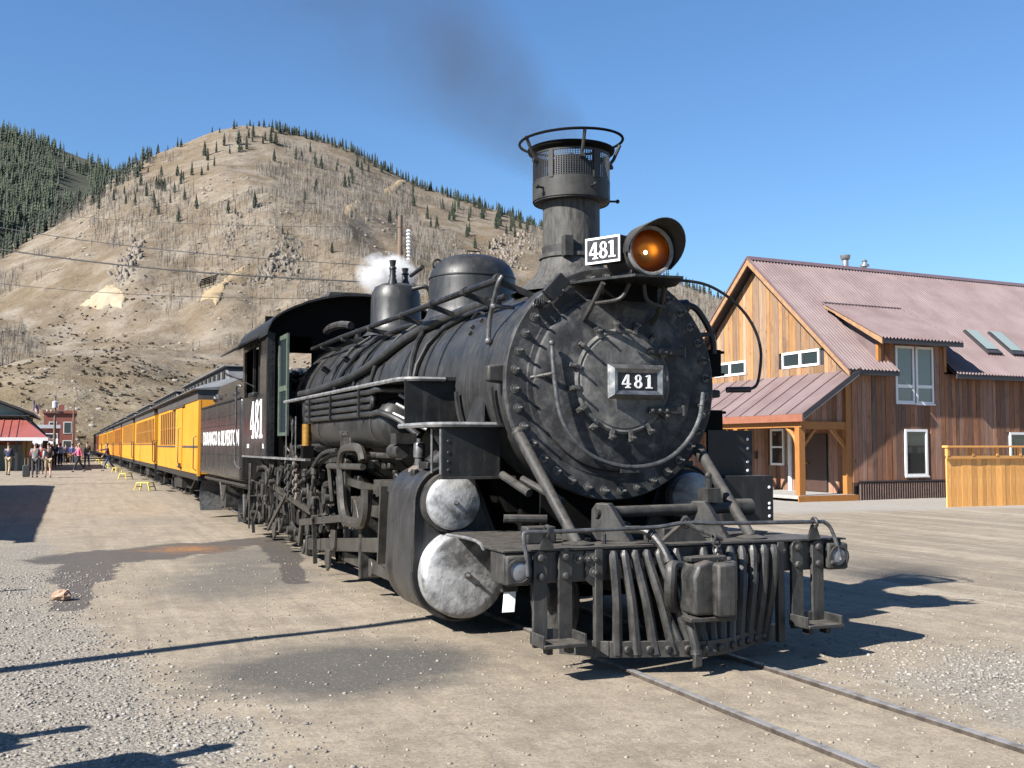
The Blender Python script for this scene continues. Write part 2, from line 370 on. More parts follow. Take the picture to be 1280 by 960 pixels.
def children_map():
    d = {}
    for c in bpy.data.objects:
        if c.parent: d.setdefault(c.parent.name, []).append(c)
    return d
def arc(c, r, a0, a1, n, ex, ey):
    c, ex, ey = Vector(c), Vector(ex), Vector(ey)
    return [c + ex * (r * math.cos(a0 + (a1 - a0) * i / n)) + ey * (r * math.sin(a0 + (a1 - a0) * i / n)) for i in range(n + 1)]
def smooth_path(pts, n=6):
    """Catmull-Rom through the points"""
    P = [Vector(p) for p in pts]; P = [P[0] * 2 - P[1]] + P + [P[-1] * 2 - P[-2]]; out = []
    for i in range(1, len(P) - 2):
        for k in range(n):
            t = k / n; a, b, c, d = P[i - 1:i + 3]
            out.append(0.5 * ((2 * b) + (c - a) * t + (2 * a - 5 * b + 4 * c - d) * t * t + (3 * b - a - 3 * c + d) * t ** 3))
    out.append(P[-2]); return out
# slab-serif numerals, unit height
def ell(cx, cy, rx, ry, n=28): return [(cx + rx * math.cos(2 * math.pi * i / n), cy + ry * math.sin(2 * math.pi * i / n)) for i in range(n)]
def numerals(txt, o, ex, ey, nrm, h, gap=0.16, depth=0.004, wide=1.0):
    """slab-serif digits laid along ex from o"""
    ex, ey, nrm = Vector(ex), Vector(ey), Vector(nrm); m = M(); x = 0.0; k = [0]
    def pc(poly, dx):
        k[0] += 1; d = depth + 0.0004 * k[0]
        m.prism([((px + dx) * h * wide, py * h) for px, py in poly], o, ex, ey, nrm * d)
    def ring(cx, cy, rx, ry, ix, iy, dx):
        k[0] += 1; d = depth + 0.0004 * k[0]; n = 28
        a = ell(cx + dx, cy, rx, ry, n); b = ell(cx + dx, cy, ix, iy, n); O = Vector(o)
        P = lambda q, z: O + ex * (q[0] * h * wide) + ey * (q[1] * h) + nrm * z
        vs = [P(q, 0) for q in a] + [P(q, 0) for q in b] + [P(q, d) for q in a] + [P(q, d) for q in b]
        fs = []
        for i in range(n):
            j = (i + 1) % n
            fs += [(2 * n + i, 2 * n + j, 3 * n + j, 3 * n + i), (i, j, 2 * n + j, 2 * n + i), (n + i, 3 * n + i, 3 * n + j, n + j)]
        m.add(vs, fs)
    for ch in txt:
        if ch == '4':
            pc([(0.43, 0), (0.65, 0), (0.65, 1), (0.43, 1)], x); pc([(0, 0.24), (0.80, 0.24), (0.80, 0.36), (0, 0.36)], x)
            pc([(0.0, 0.36), (0.13, 0.36), (0.5, 0.85), (0.5, 1.0), (0.40, 1.0)], x); pc([(0.30, 0), (0.78, 0), (0.78, 0.08), (0.30, 0.08)], x); x += 0.80 + gap
        elif ch == '8':
            ring(0.36, 0.745, 0.29, 0.265, 0.12, 0.17, x); ring(0.36, 0.275, 0.36, 0.285, 0.16, 0.175, x); x += 0.72 + gap
        elif ch == '1':
            pc([(0.20, 0), (0.44, 0), (0.44, 1), (0.20, 1)], x); pc([(0.02, 0), (0.62, 0), (0.62, 0.09), (0.02, 0.09)], x)
            pc([(0.20, 0.84), (0.24, 1.0), (0.02, 0.93), (0.02, 0.85)], x); x += 0.64 + gap
    return m
def lettering(txt, w, h, bold=0.02):
    """flat text mesh fitted into w x h, baseline at the origin, in the XY plane"""
    cu = bpy.data.curves.new('lettering', 'FONT'); cu.body = txt; cu.extrude = 0.01; cu.offset = bold; cu.resolution_u = 3
    ob = bpy.data.objects.new('lettering', cu); COL.objects.link(ob)
    dg = bpy.context.evaluated_depsgraph_get(); me = bpy.data.meshes.new_from_object(ob.evaluated_get(dg))
    bpy.data.objects.remove(ob); bpy.data.curves.remove(cu)
    v = np.array([q.co[:] for q in me.vertices]); f = [tuple(p.vertices) for p in me.polygons]; bpy.data.meshes.remove(me)
    v[:, 0] = (v[:, 0] - v[:, 0].min()) / np.ptp(v[:, 0]) * w; v[:, 1] = (v[:, 1] - v[:, 1].min()) / np.ptp(v[:, 1]) * h
    v[:, 2] = (v[:, 2] - v[:, 2].min()) / np.ptp(v[:, 2])
    return v, f
def letters(txt, o, ex, ey, nrm, w, h, depth=0.004, bold=0.02):
    v, f = lettering(txt, w, h, bold); o, ex, ey, nrm = map(Vector, (o, ex, ey, nrm))
    return M().add([o + ex * a + ey * b + nrm * (c * depth) for a, b, c in v], f)

# ================================================================== terrain helpers
def hash2(i, j, s=0):
    n = (i.astype(np.int64) * 374761393 + j.astype(np.int64) * 668265263 + s * 974711) & 0x7fffffff
    n = ((n ^ (n >> 13)) * 1274126177) & 0x7fffffff
    return ((n ^ (n >> 16)) & 0xffff) / 65535.0
def vnoise(x, y, s=0):
    i, j = np.floor(x), np.floor(y); fx, fy = x - i, y - j
    fx, fy = fx * fx * (3 - 2 * fx), fy * fy * (3 - 2 * fy); i, j = i.astype(np.int64), j.astype(np.int64)
    a, b, c, d = hash2(i, j, s), hash2(i + 1, j, s), hash2(i, j + 1, s), hash2(i + 1, j + 1, s)
    return (a * (1 - fx) + b * fx) * (1 - fy) + (c * (1 - fx) + d * fx) * fy
def fbm(x, y, oct=5, s=0):
    t = 0.0; a = 0.5
    for k in range(oct): t = t + a * (vnoise(x * 2 ** k, y * 2 ** k, s + k) * 2 - 1); a *= 0.5
    return t
def smooth(t): t = np.clip(t, 0, 1); return t * t * (3 - 2 * t)

# ---- near ground: one sheet, denser by the train
def ground_h(x, y):
    x = np.asarray(x, float); y = np.asarray(y, float)
    near = np.clip(1 - np.hypot(x, y - 12) / 60, 0, 1)
    h = (fbm(x * 0.5, y * 0.5, 4, 3) * 0.035 + fbm(x * 2.2, y * 2.2, 3, 9) * 0.012) * near
    rut = np.exp(-((x - 6.0) / 0.22) ** 2) + np.exp(-((x - 7.6) / 0.22) ** 2) + 0.7 * np.exp(-((x - 10.2) / 0.3) ** 2) + 0.7 * np.exp(-((x - 11.9) / 0.3) ** 2)
    h = h - 0.035 * rut * near
    tr = np.exp(-(np.abs(x) / 0.95) ** 4)                     # packed flush between and beside the rails
    h = h * (1 - tr) + tr * (-0.004 + 0.25 * h)
    return h - 0.022
def build_ground():
    xs = np.concatenate([[-5000, -2500, -1200, -500, -220, -110, -60, -36, -24], np.arange(-18, 30.01, 0.24), [34, 42, 56, 90, 160, 320, 700, 1500, 3000, 6000]])
    ys = np.concatenate([[-3000, -1200, -400, -120, -50, -22, -10], np.arange(-5, 34, 0.24), np.arange(34.5, 60, 1.2), [64, 70, 80, 95, 120, 160, 220, 320, 500, 900, 1600, 3000, 6000]])
    X, Y = np.meshgrid(xs, ys); Zg = ground_h(X, Y)
    v = np.stack([X, Y, Zg], -1).reshape(-1, 3); nx, ny = len(xs), len(ys)
    idx = np.arange(nx * ny).reshape(ny, nx)
    f = np.stack([idx[:-1, :-1], idx[:-1, 1:], idx[1:, 1:], idx[1:, :-1]], -1).reshape(-1, 4)
    me = bpy.data.meshes.new('ground'); me.from_pydata(v.tolist(), [], f.tolist()); me.materials.append(MATS['dirt'])
    me.polygons.foreach_set('use_smooth', [True] * len(me.polygons))
    struct(put('ground', me, (0, 0, 0)))
def dirt_material():
    m, t, p = new_mat('dirt'); pos = world_pos(t)
    sep = N(t, 'ShaderNodeSeparateXYZ'); t.links.new(pos, sep.inputs[0]); x, y = sep.outputs[0], sep.outputs[1]
    warp = mth(t, 'SUBTRACT', noise(t, pos, 1.3, 6, 0.65), 0.5)
    warp2 = mth(t, 'SUBTRACT', noise(t, pos, 4.0, 5, 0.65), 0.5)
    def ellipse(cx, cy, rx, ry, rot=0.0, soft=0.5, wob=1.0):
        c, s = math.cos(rot), math.sin(rot)
        dx, dy = mth(t, 'SUBTRACT', x, cx), mth(t, 'SUBTRACT', y, cy)
        u = mth(t, 'DIVIDE', mth(t, 'ADD', mth(t, 'MULTIPLY', dx, c), mth(t, 'MULTIPLY', dy, s)), rx)
        v = mth(t, 'DIVIDE', mth(t, 'SUBTRACT', mth(t, 'MULTIPLY', dy, c), mth(t, 'MULTIPLY', dx, s)), ry)
        r = mth(t, 'SQRT', mth(t, 'ADD', mth(t, 'MULTIPLY', u, u), mth(t, 'MULTIPLY', v, v)))
        r = mth(t, 'ADD', r, mth(t, 'MULTIPLY', warp, wob)); r = mth(t, 'ADD', r, mth(t, 'MULTIPLY', warp2, wob * 0.45))
        return mth(t, 'DIVIDE', mth(t, 'SUBTRACT', 1.0, r), soft, clamp=True)
    big = noise(t, pos, 0.35, 6, 0.6); mid = noise(t, pos, 2.2, 6, 0.65); fine = noise(t, pos, 38, 6, 0.7)
    c = ramp(t, big, [(0.3, (0.36, 0.298, 0.218)), (0.7, (0.45, 0.38, 0.285))])
    c = mixc(t, ramp(t, mid, [(0.42, 0.0), (0.70, 0.75)]), c, (0.235, 0.19, 0.14))
    m2 = noise(t, pos, 9.0, 6, 0.7); c = mixc(t, ramp(t, m2, [(0.40, 0.45), (0.52, 0.0)]), c, (0.24, 0.20, 0.155)); c = mixc(t, ramp(t, m2, [(0.56, 0.0), (0.70, 0.4)]), c, (0.46, 0.40, 0.32))
    # wheel-polished streaks along the yard road on the far side
    st = N(t, 'ShaderNodeMapping'); st.inputs['Scale'].default_value = (1.5, 0.06, 1); t.links.new(pos, st.inputs[0])
    streak = noise(t, st.outputs[0], 1.0, 5, 0.7)
    side = mth(t, 'DIVIDE', mth(t, 'SUBTRACT', x, 2.5), 2.0, clamp=True)
    c = mixc(t, mth(t, 'MULTIPLY', side, ramp(t, streak, [(0.42, 0.8), (0.5, 0.0)])), c, (0.25, 0.21, 0.165))
    c = mixc(t, mth(t, 'MULTIPLY', side, ramp(t, streak, [(0.54, 0.0), (0.64, 0.8)])), c, (0.50, 0.44, 0.35))
    # faint wheel and drag marks along the platform strip
    st2 = N(t, 'ShaderNodeMapping'); st2.inputs['Scale'].default_value = (4.5, 0.22, 1); st2.inputs['Rotation'].default_value = (0, 0, 0.06); t.links.new(pos, st2.inputs[0])
    trk = noise(t, st2.outputs[0], 1.0, 6, 0.7); c = mixc(t, ramp(t, trk, [(0.36, 0.5), (0.47, 0.0)]), c, (0.225, 0.19, 0.15)); c = mixc(t, ramp(t, trk, [(0.55, 0.0), (0.66, 0.4)]), c, (0.47, 0.415, 0.335))
    # grey gravel verge left of the platform strip
    b = mth(t, 'ADD', mth(t, 'MULTIPLY', mth(t, 'SUBTRACT', y, 5.6), -0.16), -3.25); b = mth(t, 'MAXIMUM', b, -4.25)
    g = mth(t, 'SUBTRACT', b, x); g = mth(t, 'ADD', g, mth(t, 'MULTIPLY', warp, 1.6))
    gl = mth(t, 'MULTIPLY', mth(t, 'MULTIPLY', mth(t, 'ADD', g, 0.15), 2.2, clamp=True), mth(t, 'DIVIDE', mth(t, 'SUBTRACT', 22.0, y), 3.0, clamp=True))
    vor = N(t, 'ShaderNodeTexVoronoi'); vor.inputs['Scale'].default_value = 42; t.links.new(pos, vor.inputs['Vector'])
    vsep = N(t, 'ShaderNodeSeparateColor'); t.links.new(vor.outputs['Color'], vsep.inputs[0])
    gc = ramp(t, vsep.outputs[0], [(0.0, (0.20, 0.18, 0.155)), (0.6, (0.31, 0.285, 0.245)), (1.0, (0.42, 0.39, 0.34))])
    c = mixc(t, mth(t, 'MULTIPLY', gl, 0.85), c, gc)
    # gravel right of the track and before the wooden house
    gr = ellipse(2.1, 5.6, 1.5, 1.2, 0.5, 0.5, 1.4)
    c = mixc(t, mth(t, 'MULTIPLY', gr, 0.75), c, gc)
    hd = mth(t, 'ADD', mth(t, 'ADD', mth(t, 'MULTIPLY', x, 0.10), y), mth(t, 'MULTIPLY', warp, 1.2))
    hg = mth(t, 'MULTIPLY', mth(t, 'DIVIDE', mth(t, 'SUBTRACT', hd, 22.6), 1.4, clamp=True), mth(t, 'DIVIDE', mth(t, 'SUBTRACT', x, 6.0), 4.0, clamp=True))
    c = mixc(t, mth(t, 'MULTIPLY', hg, 0.9), c, mixc(t, 0.35, gc, (0.60, 0.58, 0.54)))
    # oil and water marks on the platform strip
    oil = ellipse(-2.3, 8.0, 1.35, 1.2, 0.2, 0.45, 0.8)
    c = mixc(t, mth(t, 'MULTIPLY', oil, ramp(t, fine, [(0.25, 1.0), (0.75, 0.8)])), c, (0.082, 0.080, 0.076))
    o2 = ellipse(-2.3, 13.6, 1.25, 2.4, -0.25, 0.6, 0.9); c = mixc(t, mth(t, 'MULTIPLY', o2, 0.75), c, (0.12, 0.115, 0.107))
    o3 = ellipse(-1.8, 16.4, 1.1, 2.4, -0.2, 0.6, 0.9); c = mixc(t, mth(t, 'MULTIPLY', o3, 0.7), c, (0.12, 0.115, 0.107))
    o4 = ellipse(-2.6, 25.0, 1.3, 1.6, 0.0, 0.8, 1.0); c = mixc(t, mth(t, 'MULTIPLY', o4, 0.35), c, (0.18, 0.17, 0.155))
    def seg(x0, y0, x1, y1, wd):
        """strip of wet dirt along a line, ragged edge"""
        L2 = (x1 - x0) ** 2 + (y1 - y0) ** 2
        dx, dy = mth(t, 'SUBTRACT', x, x0), mth(t, 'SUBTRACT', y, y0)
        k = mth(t, 'DIVIDE', mth(t, 'ADD', mth(t, 'MULTIPLY', dx, x1 - x0), mth(t, 'MULTIPLY', dy, y1 - y0)), L2, clamp=True)
        ex, ey = mth(t, 'SUBTRACT', dx, mth(t, 'MULTIPLY', k, x1 - x0)), mth(t, 'SUBTRACT', dy, mth(t, 'MULTIPLY', k, y1 - y0))
        d = mth(t, 'SQRT', mth(t, 'ADD', mth(t, 'MULTIPLY', ex, ex), mth(t, 'MULTIPLY', ey, ey)))
        d = mth(t, 'ADD', mth(t, 'DIVIDE', d, wd), mth(t, 'ADD', mth(t, 'MULTIPLY', warp, 1.1), mth(t, 'MULTIPLY', warp2, .8)))
        return mth(t, 'DIVIDE', mth(t, 'SUBTRACT', 1.0, d), .18, clamp=True)
    wet = None
    for q in ((-.8, 19.4, -2.5, 18.0, .55), (-2.5, 18.0, -3.9, 17.0, 1.0), (-3.9, 17.2, -4.1, 14.2, .42), (-4.1, 14.2, -4.22, 11.9, .20), (-1.0, 19.4, -1.35, 15.6, .26), (-1.35, 15.6, -1.75, 13.0, .16)):
        k = seg(*q); wet = k if wet is None else mth(t, 'MAXIMUM', wet, k)
    c = mixc(t, mth(t, 'MULTIPLY', wet, 0.88), c, (0.085, 0.075, 0.07))
    ru = ellipse(-2.45, 17.8, 0.9, 0.8, 0.2, 1.0, 2.6); c = mixc(t, mth(t, 'MULTIPLY', mth(t, 'MULTIPLY', ru, wet), ramp(t, m2, [(0.36, 0.3), (0.6, 1.0)])), c, (0.42, 0.18, 0.045))
    under = mth(t, 'MULTIPLY', mth(t, 'SUBTRACT', 1.0, mth(t, 'DIVIDE', mth(t, 'ABSOLUTE', x), 1.3), clamp=True), mth(t, 'GREATER_THAN', y, 7.2))  # dirt darker under the train, from the pilot back
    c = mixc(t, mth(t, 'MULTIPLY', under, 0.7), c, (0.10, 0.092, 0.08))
    # dry grass and bare soil far off
    far = mth(t, 'DIVIDE', mth(t, 'SUBTRACT', y, 110.0), 60.0, clamp=True)
    c = mixc(t, far, c, ramp(t, big, [(0.35, (0.24, 0.18, 0.085)), (0.65, (0.34, 0.26, 0.14))]))
    c = mixc(t, ramp(t, fine, [(0.34, 0.55), (0.52, 0.0)]), c, (0.17, 0.145, 0.11))
    c = mixc(t, ramp(t, fine, [(0.56, 0.0), (0.72, 0.5)]), c, (0.52, 0.46, 0.38))
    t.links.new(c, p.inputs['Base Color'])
    rr = N(t, 'ShaderNodeMapRange'); t.links.new(wet, rr.inputs[0]); rr.inputs[3].default_value = 0.93; rr.inputs[4].default_value = 0.62
    t.links.new(rr.outputs[0], p.inputs['Roughness']); p.inputs['Specular IOR Level'].default_value = 0.25
    h = mth(t, 'ADD', mth(t, 'MULTIPLY', mid, 0.6), mth(t, 'ADD', mth(t, 'MULTIPLY', fine, 0.35), mth(t, 'MULTIPLY', mth(t, 'MULTIPLY', vor.outputs['Distance'], gl), -0.5)))
    bump(t, p, h, 0.7, 0.03)
dirt_material(); build_ground()

# ---- loose stones (uncountable)
def stone_templates(k=5):
    out = []
    for i in range(k):
        r = np.random.default_rng(50 + i); ph = (1 + 5 ** 0.5) / 2
        v = np.array([(-1, ph, 0), (1, ph, 0), (-1, -ph, 0), (1, -ph, 0), (0, -1, ph), (0, 1, ph), (0, -1, -ph), (0, 1, -ph), (ph, 0, -1), (ph, 0, 1), (-ph, 0, -1), (-ph, 0, 1)]) / 1.9
        v = v * (1 + r.uniform(-0.28, 0.28, (12, 1))) * np.array([1, r.uniform(0.6, 0.95), r.uniform(0.45, 0.7)])
        f = np.array([(0, 11, 5), (0, 5, 1), (0, 1, 7), (0, 7, 10), (0, 10, 11), (1, 5, 9), (5, 11, 4), (11, 10, 2), (10, 7, 6), (7, 1, 8), (3, 9, 4), (3, 4, 2), (3, 2, 6), (3, 6, 8), (3, 8, 9), (4, 9, 5), (2, 4, 11), (6, 2, 10), (8, 6, 7), (9, 8, 1)])
        out.append((v, f))
    return out
STONES = stone_templates()
def join_np(name, items, mat, smooth=False):
    """items: (template, xyz, size, rot_z) -> ONE mesh"""
    V, Fc, b = [], [], 0
    for (v, f), p, s, a in items:
        c, q = math.cos(a), math.sin(a)
        w = v * s; w = np.stack([w[:, 0] * c - w[:, 1] * q, w[:, 0] * q + w[:, 1] * c, w[:, 2]], -1) + p
        V.append(w); Fc.append(f + b); b += len(v)
    V = np.concatenate(V); Fc = np.concatenate(Fc); k = Fc.shape[1]
    me = bpy.data.meshes.new(name); me.vertices.add(len(V)); me.vertices.foreach_set('co', V.ravel())
    me.loops.add(Fc.size); me.loops.foreach_set('vertex_index', Fc.ravel().astype(np.int32))
    me.polygons.add(len(Fc)); me.polygons.foreach_set('loop_start', np.arange(0, Fc.size, k, dtype=np.int32)); me.polygons.foreach_set('loop_total', np.full(len(Fc), k, dtype=np.int32))
    if smooth: me.polygons.foreach_set('use_smooth', [True] * len(Fc))
    me.update(calc_edges=True); me.materials.append(MATS[mat]); return me
def stuff(name, me, label, cat):
    o = put(name, me, (0, 0, 0)); o['kind'] = 'stuff'; return tag(o, label, cat)
def pebble_mat(name, stops):
    m, t, p = new_mat(name)
    oi = N(t, 'ShaderNodeNewGeometry').outputs['Random Per Island']
    c = ramp(t, oi, stops)
    c = mixc(t, ramp(t, noise(t, world_pos(t), 60, 3), [(0.4, 0.0), (0.7, 0.3)]), c, (0.2, 0.18, 0.15))
    t.links.new(c, p.inputs['Base Color']); p.inputs['Roughness'].default_value = 0.9
pebble_mat('gravel_grey', [(0, (0.19, 0.17, 0.15)), (0.4, (0.29, 0.265, 0.23)), (0.9, (0.38, 0.35, 0.31)), (1, (0.50, 0.475, 0.43))])
pebble_mat('pebble_tan', [(0, (0.22, 0.18, 0.14)), (0.5, (0.38, 0.33, 0.26)), (0.95, (0.40, 0.35, 0.28)), (1, (0.50, 0.46, 0.40))])
def build_gravel():
    r = np.random.default_rng(5); it = []
    def add(x, y, s):
        it.append((STONES[r.integers(5)], np.array([x, y, float(ground_h(x, y)) + s * 0.12]), s, r.uniform(0, 6.3)))
    n = 0
    while n < 15000:
        y = 4.2 + 11 * r.random() ** 1.7; x = -5.6 + 3.6 * r.random()
        b = max(-3.25 - 0.16 * (y - 5.6), -4.25) + 0.5 * (vnoise(np.array([x * 1.5]), np.array([y * 1.5]), 4)[0] - 0.3)
        if x > b + 0.25 * r.normal(): continue
        if vnoise(np.array([x * 3]), np.array([y * 3]), 8)[0] < 0.25 and r.random() < .7: continue
        add(x, y, 0.005 + 0.017 * r.random() ** 3.5); n += 1
    stuff('gravel', join_np('gravel', it, 'gravel_grey'), 'loose grey crushed gravel along the edge of the dirt platform', 'gravel')
    it.clear(); n = 0
    while n < 5200:
        x, y = r.normal(2.1, 0.8), r.normal(5.7, 0.75)
        if abs(x) < 0.62: continue
        add(x, y, 0.006 + 0.015 * r.random() ** 3); n += 1
    stuff('gravel_spread', join_np('gravel_spread', it, 'gravel_grey'), 'pale gravel spread on the dirt right of the rails', 'gravel')
    it.clear()
    for _ in range(11000):
        y = 4.3 + 12 * r.random() ** 1.6; x = r.uniform(-4.2, 6.5)
        if abs(abs(x) - 0.49) < 0.06: continue
        add(x, y, 0.004 + 0.015 * r.random() ** 6)
    stuff('pebbles', join_np('pebbles', it, 'pebble_tan'), 'scattered small tan pebbles on the packed dirt around the rails', 'pebbles')
build_gravel()
o = part('rock', M().ball((0, 0, 0), 0.10, 9, 6, (1, 0.8, 0.6)), 'pink_rock', smooth=0)
r = np.random.default_rng(3)
for v in o.data.vertices: v.co *= 1 + r.uniform(-.22, .22)
o.location = (-4.29, 12.56, 0.02); tag(o, 'pinkish broken rock lying beside the wet streak on the dirt', 'rock')

# ---- rails
def build_rails():
    for s in (-1, 1):
        x = s * 0.49; m = M()
        pr = [(-0.027, -0.05), (-0.027, -0.006), (-0.021, 0.0), (0.021, 0.0), (0.027, -0.006), (0.027, -0.05)]
        m.prism(pr, (x, -6, 0.005), (1, 0, 0), (0, 0, 1), (0, 216, 0))
        o = part('rail', m, 'rail_steel', smooth=0)
        tag(o, 'narrow gauge steel rail sunk in dirt, on the depot side' if s < 0 else 'narrow gauge steel rail sunk in dirt, on the wooden house side', 'rail')
def rail_mat():
    m, t, p = new_mat('rail_steel'); pos = world_pos(t)
    f = noise(t, pos, 9, 6, 0.65)
    nz = N(t, 'ShaderNodeNewGeometry'); sp = N(t, 'ShaderNodeSeparateXYZ'); t.links.new(nz.outputs['Normal'], sp.inputs[0])
    t.links.new(mixc(t, ramp(t, sp.outputs[2], [(0.5, 0.0), (0.9, 1.0)]), ramp(t, f, [(0.4, (0.07, 0.055, 0.045)), (0.6, (0.15, 0.125, 0.105))]), ramp(t, f, [(0.38, (0.20, 0.185, 0.17)), (0.58, (0.42, 0.41, 0.40))])), p.inputs['Base Color'])
    p.inputs['Metallic'].default_value = 0.3; t.links.new(ramp(t, f, [(0.4, 0.6), (0.6, 0.42)]), p.inputs['Roughness'])
rail_mat(); build_rails()

# ================================================================== mountains
def ray_az(u, v):
    """heading (deg from +Y toward +X) and tangent of elevation of a direction"""
    yaw, pit = R_(YAW), R_(PIT)
    F = np.array([math.sin(yaw) * math.cos(pit), math.cos(yaw) * math.cos(pit), math.sin(pit)])
    Rr = np.array([math.cos(yaw), -math.sin(yaw), 0]); U = np.cross(Rr, F)
    d = F + Rr * (u - 640) / 1363 + U * (480 - v) / 1363
    return math.degrees(math.atan2(d[0], d[1])), d[2] / math.hypot(d[0], d[1])
# crest of the bare hill and of the wooded mountain behind it, as headings and slopes seen from the yard
HILL = [ray_az(u, v) for u, v in ((-420, 470), (-200, 395), (0, 312), (60, 276), (120, 240), (165, 206), (215, 184), (250, 170), (275, 161), (305, 156), (340, 158), (400, 174), (440, 187), (520, 230), (560, 243), (620, 262), (680, 285), (760, 318), (860, 357), (910, 378), (1000, 420), (1150, 470), (1400, 505), (1700, 520))]
WOOD = [ray_az(u, v) for u, v in ((-900, 60), (-500, 55), (-250, 85), (-100, 118), (0, 158), (50, 176), (100, 196), (150, 214), (220, 250), (300, 300), (420, 380), (600, 470), (900, 520))]
def crest(tab, az): return np.interp(az, [a for a, _ in tab], [e for _, e in tab])
def hill_R(az): return 860 + 90 * np.sin(R_(1) * (az * 6)) + np.clip(-az - 1, 0, 20) * -12
def hill_h(az, r):
    az, r = np.asarray(az, float), np.asarray(r, float)
    R0 = 150 + 25 * np.sin(az * 0.25) + np.clip(az - 22, 0, 60) * 6; Rr = hill_R(az); H = crest(HILL, az) * Rr + 1.6
    t = (r - R0) / (Rr - R0); tc = np.clip(t, 0, 1)
    a = np.radians(az); x, y = r * np.sin(a), r * np.cos(a)
    base = 0.30 * tc + 0.70 * tc ** 1.75
    base = base + 0.030 * np.sin(tc * 9.5 + az * 0.22) * np.sin(np.pi * tc)               # benches
    h = H * base
    n1 = fbm(x / 170, y / 170, 5, 21); gull = 1 - np.abs(fbm(x / 110 + 7, y / 330, 4, 31)) * 2
    env = np.sin(np.pi * np.clip(tc, 0, 1)) * np.clip(H / 160, 0.15, 1)
    h = h + env * (n1 * 24 - gull * 10 + fbm(x / 28, y / 28, 4, 41) * 5) + np.clip(tc * 6, 0, 1) * fbm(x / 9, y / 9, 3, 51) * 0.9
    h = h + np.clip(1 - abs(tc - .10) / .10, 0, 1) * 3.0 * fbm(x / 60, y / 60, 3, 61)
    over = np.clip(t - 1, 0, None); h = h - H * over * 1.1 - 5 * (over > 0) * 0
    return np.where(t < 0, -0.6 - np.clip(-t, 0, 1) * 2, h - 0.3)
def wood_h(az, r):
    az, r = np.asarray(az, float), np.asarray(r, float)
    R0, Rr = 700.0, 1500.0; H = crest(WOOD, az) * Rr + 1.6; t = (r - R0) / (Rr - R0); tc = np.clip(t, 0, 1)
    a = np.radians(az); x, y = r * np.sin(a), r * np.cos(a)
    h = H * tc ** 1.25 + np.sin(np.pi * tc) * fbm(x / 150, y / 150, 5, 71) * 40
    return np.where(t < 0, -3, h) - H * np.clip(t - 1, 0, None) * 1.2
def xyz(az, r, h): a = np.radians(az); return np.stack([CAM.x + r * np.sin(a), CAM.y + r * np.cos(a), h], -1)
def polar_sheet(name, fn, azs, rs, mat):
    A, Rr = np.meshgrid(azs, rs); v = xyz(A, Rr, fn(A, Rr)).reshape(-1, 3); na, nr = len(azs), len(rs)
    idx = np.arange(na * nr).reshape(nr, na)
    f = np.stack([idx[:-1, :-1], idx[:-1, 1:], idx[1:, 1:], idx[1:, :-1]], -1).reshape(-1, 4)
    me = bpy.data.meshes.new(name); me.from_pydata(v.tolist(), [], f.tolist()); me.materials.append(MATS[mat])
    me.polygons.foreach_set('use_smooth', [True] * len(me.polygons))
    return struct(put(name, me, (0, 0, 0)))
def hill_material():
    m, t, p = new_mat('hill_soil'); pos = world_pos(t)
    a = noise(t, pos, 0.012, 7, 0.62, 0.5); b = noise(t, pos, 0.05, 7, 0.68); c_ = noise(t, pos, 0.35, 6, 0.7)
    sep = N(t, 'ShaderNodeSeparateXYZ'); t.links.new(pos, sep.inputs[0]); z = sep.outputs[2]
    c = ramp(t, a, [(0.32, (0.225, 0.178, 0.122)), (0.5, (0.27, 0.223, 0.168)), (0.68, (0.30, 0.26, 0.21))])
    c = mixc(t, ramp(t, b, [(0.40, 0.55), (0.53, 0.0)]), c, (0.165, 0.12, 0.072))
    c = mixc(t, ramp(t, b, [(0.52, 0.0), (0.66, 0.75)]), c, (0.35, 0.31, 0.255))
    low = mth(t, 'SUBTRACT', 1.0, mth(t, 'DIVIDE', z, 30.0), clamp=True)
    c = mixc(t, mth(t, 'MULTIPLY', low, 0.6), c, ramp(t, b, [(0.35, (0.19, 0.135, 0.055)), (0.65, (0.30, 0.225, 0.115))]))
    c = mixc(t, ramp(t, c_, [(0.34, 0.6), (0.47, 0.0)]), c, (0.12, 0.095, 0.066))
    c = mixc(t, ramp(t, c_, [(0.60, 0.0), (0.76, 0.6)]), c, (0.38, 0.335, 0.275))
    t.links.new(c, p.inputs['Base Color']); p.inputs['Roughness'].default_value = 0.95; p.inputs['Specular IOR Level'].default_value = 0.1
    bump(t, p, mth(t, 'ADD', mth(t, 'MULTIPLY', b, 0.7), mth(t, 'MULTIPLY', c_, 0.4)), 0.8, 3.0)
    m, t, p = new_mat('wood_soil'); pos = world_pos(t); b = noise(t, pos, 0.03, 6, 0.6)
    t.links.new(ramp(t, b, [(0.4, (0.03, 0.038, 0.022)), (0.7, (0.10, 0.09, 0.055))]), p.inputs['Base Color']); p.inputs['Roughness'].default_value = 0.95
hill_material()
polar_sheet('hill', hill_h, np.linspace(-34, 70, 420), np.concatenate([np.linspace(130, 500, 130), np.linspace(505, 1010, 170), np.linspace(1030, 1500, 20)]), 'hill_soil')
polar_sheet('mountain', wood_h, np.linspace(-45, 45, 200), np.linspace(640, 2300, 90), 'wood_soil')
def hill_hit(u, v):
    """where a line of sight from the yard meets the hill"""
    az, e = ray_az(u, v); rs = np.linspace(150, 1000, 1700); h = hill_h(np.full_like(rs, az), rs)
    k = np.argmax((h - CAM.z) / rs >= e)
    return (az, rs[k], h[k]) if k > 0 else None

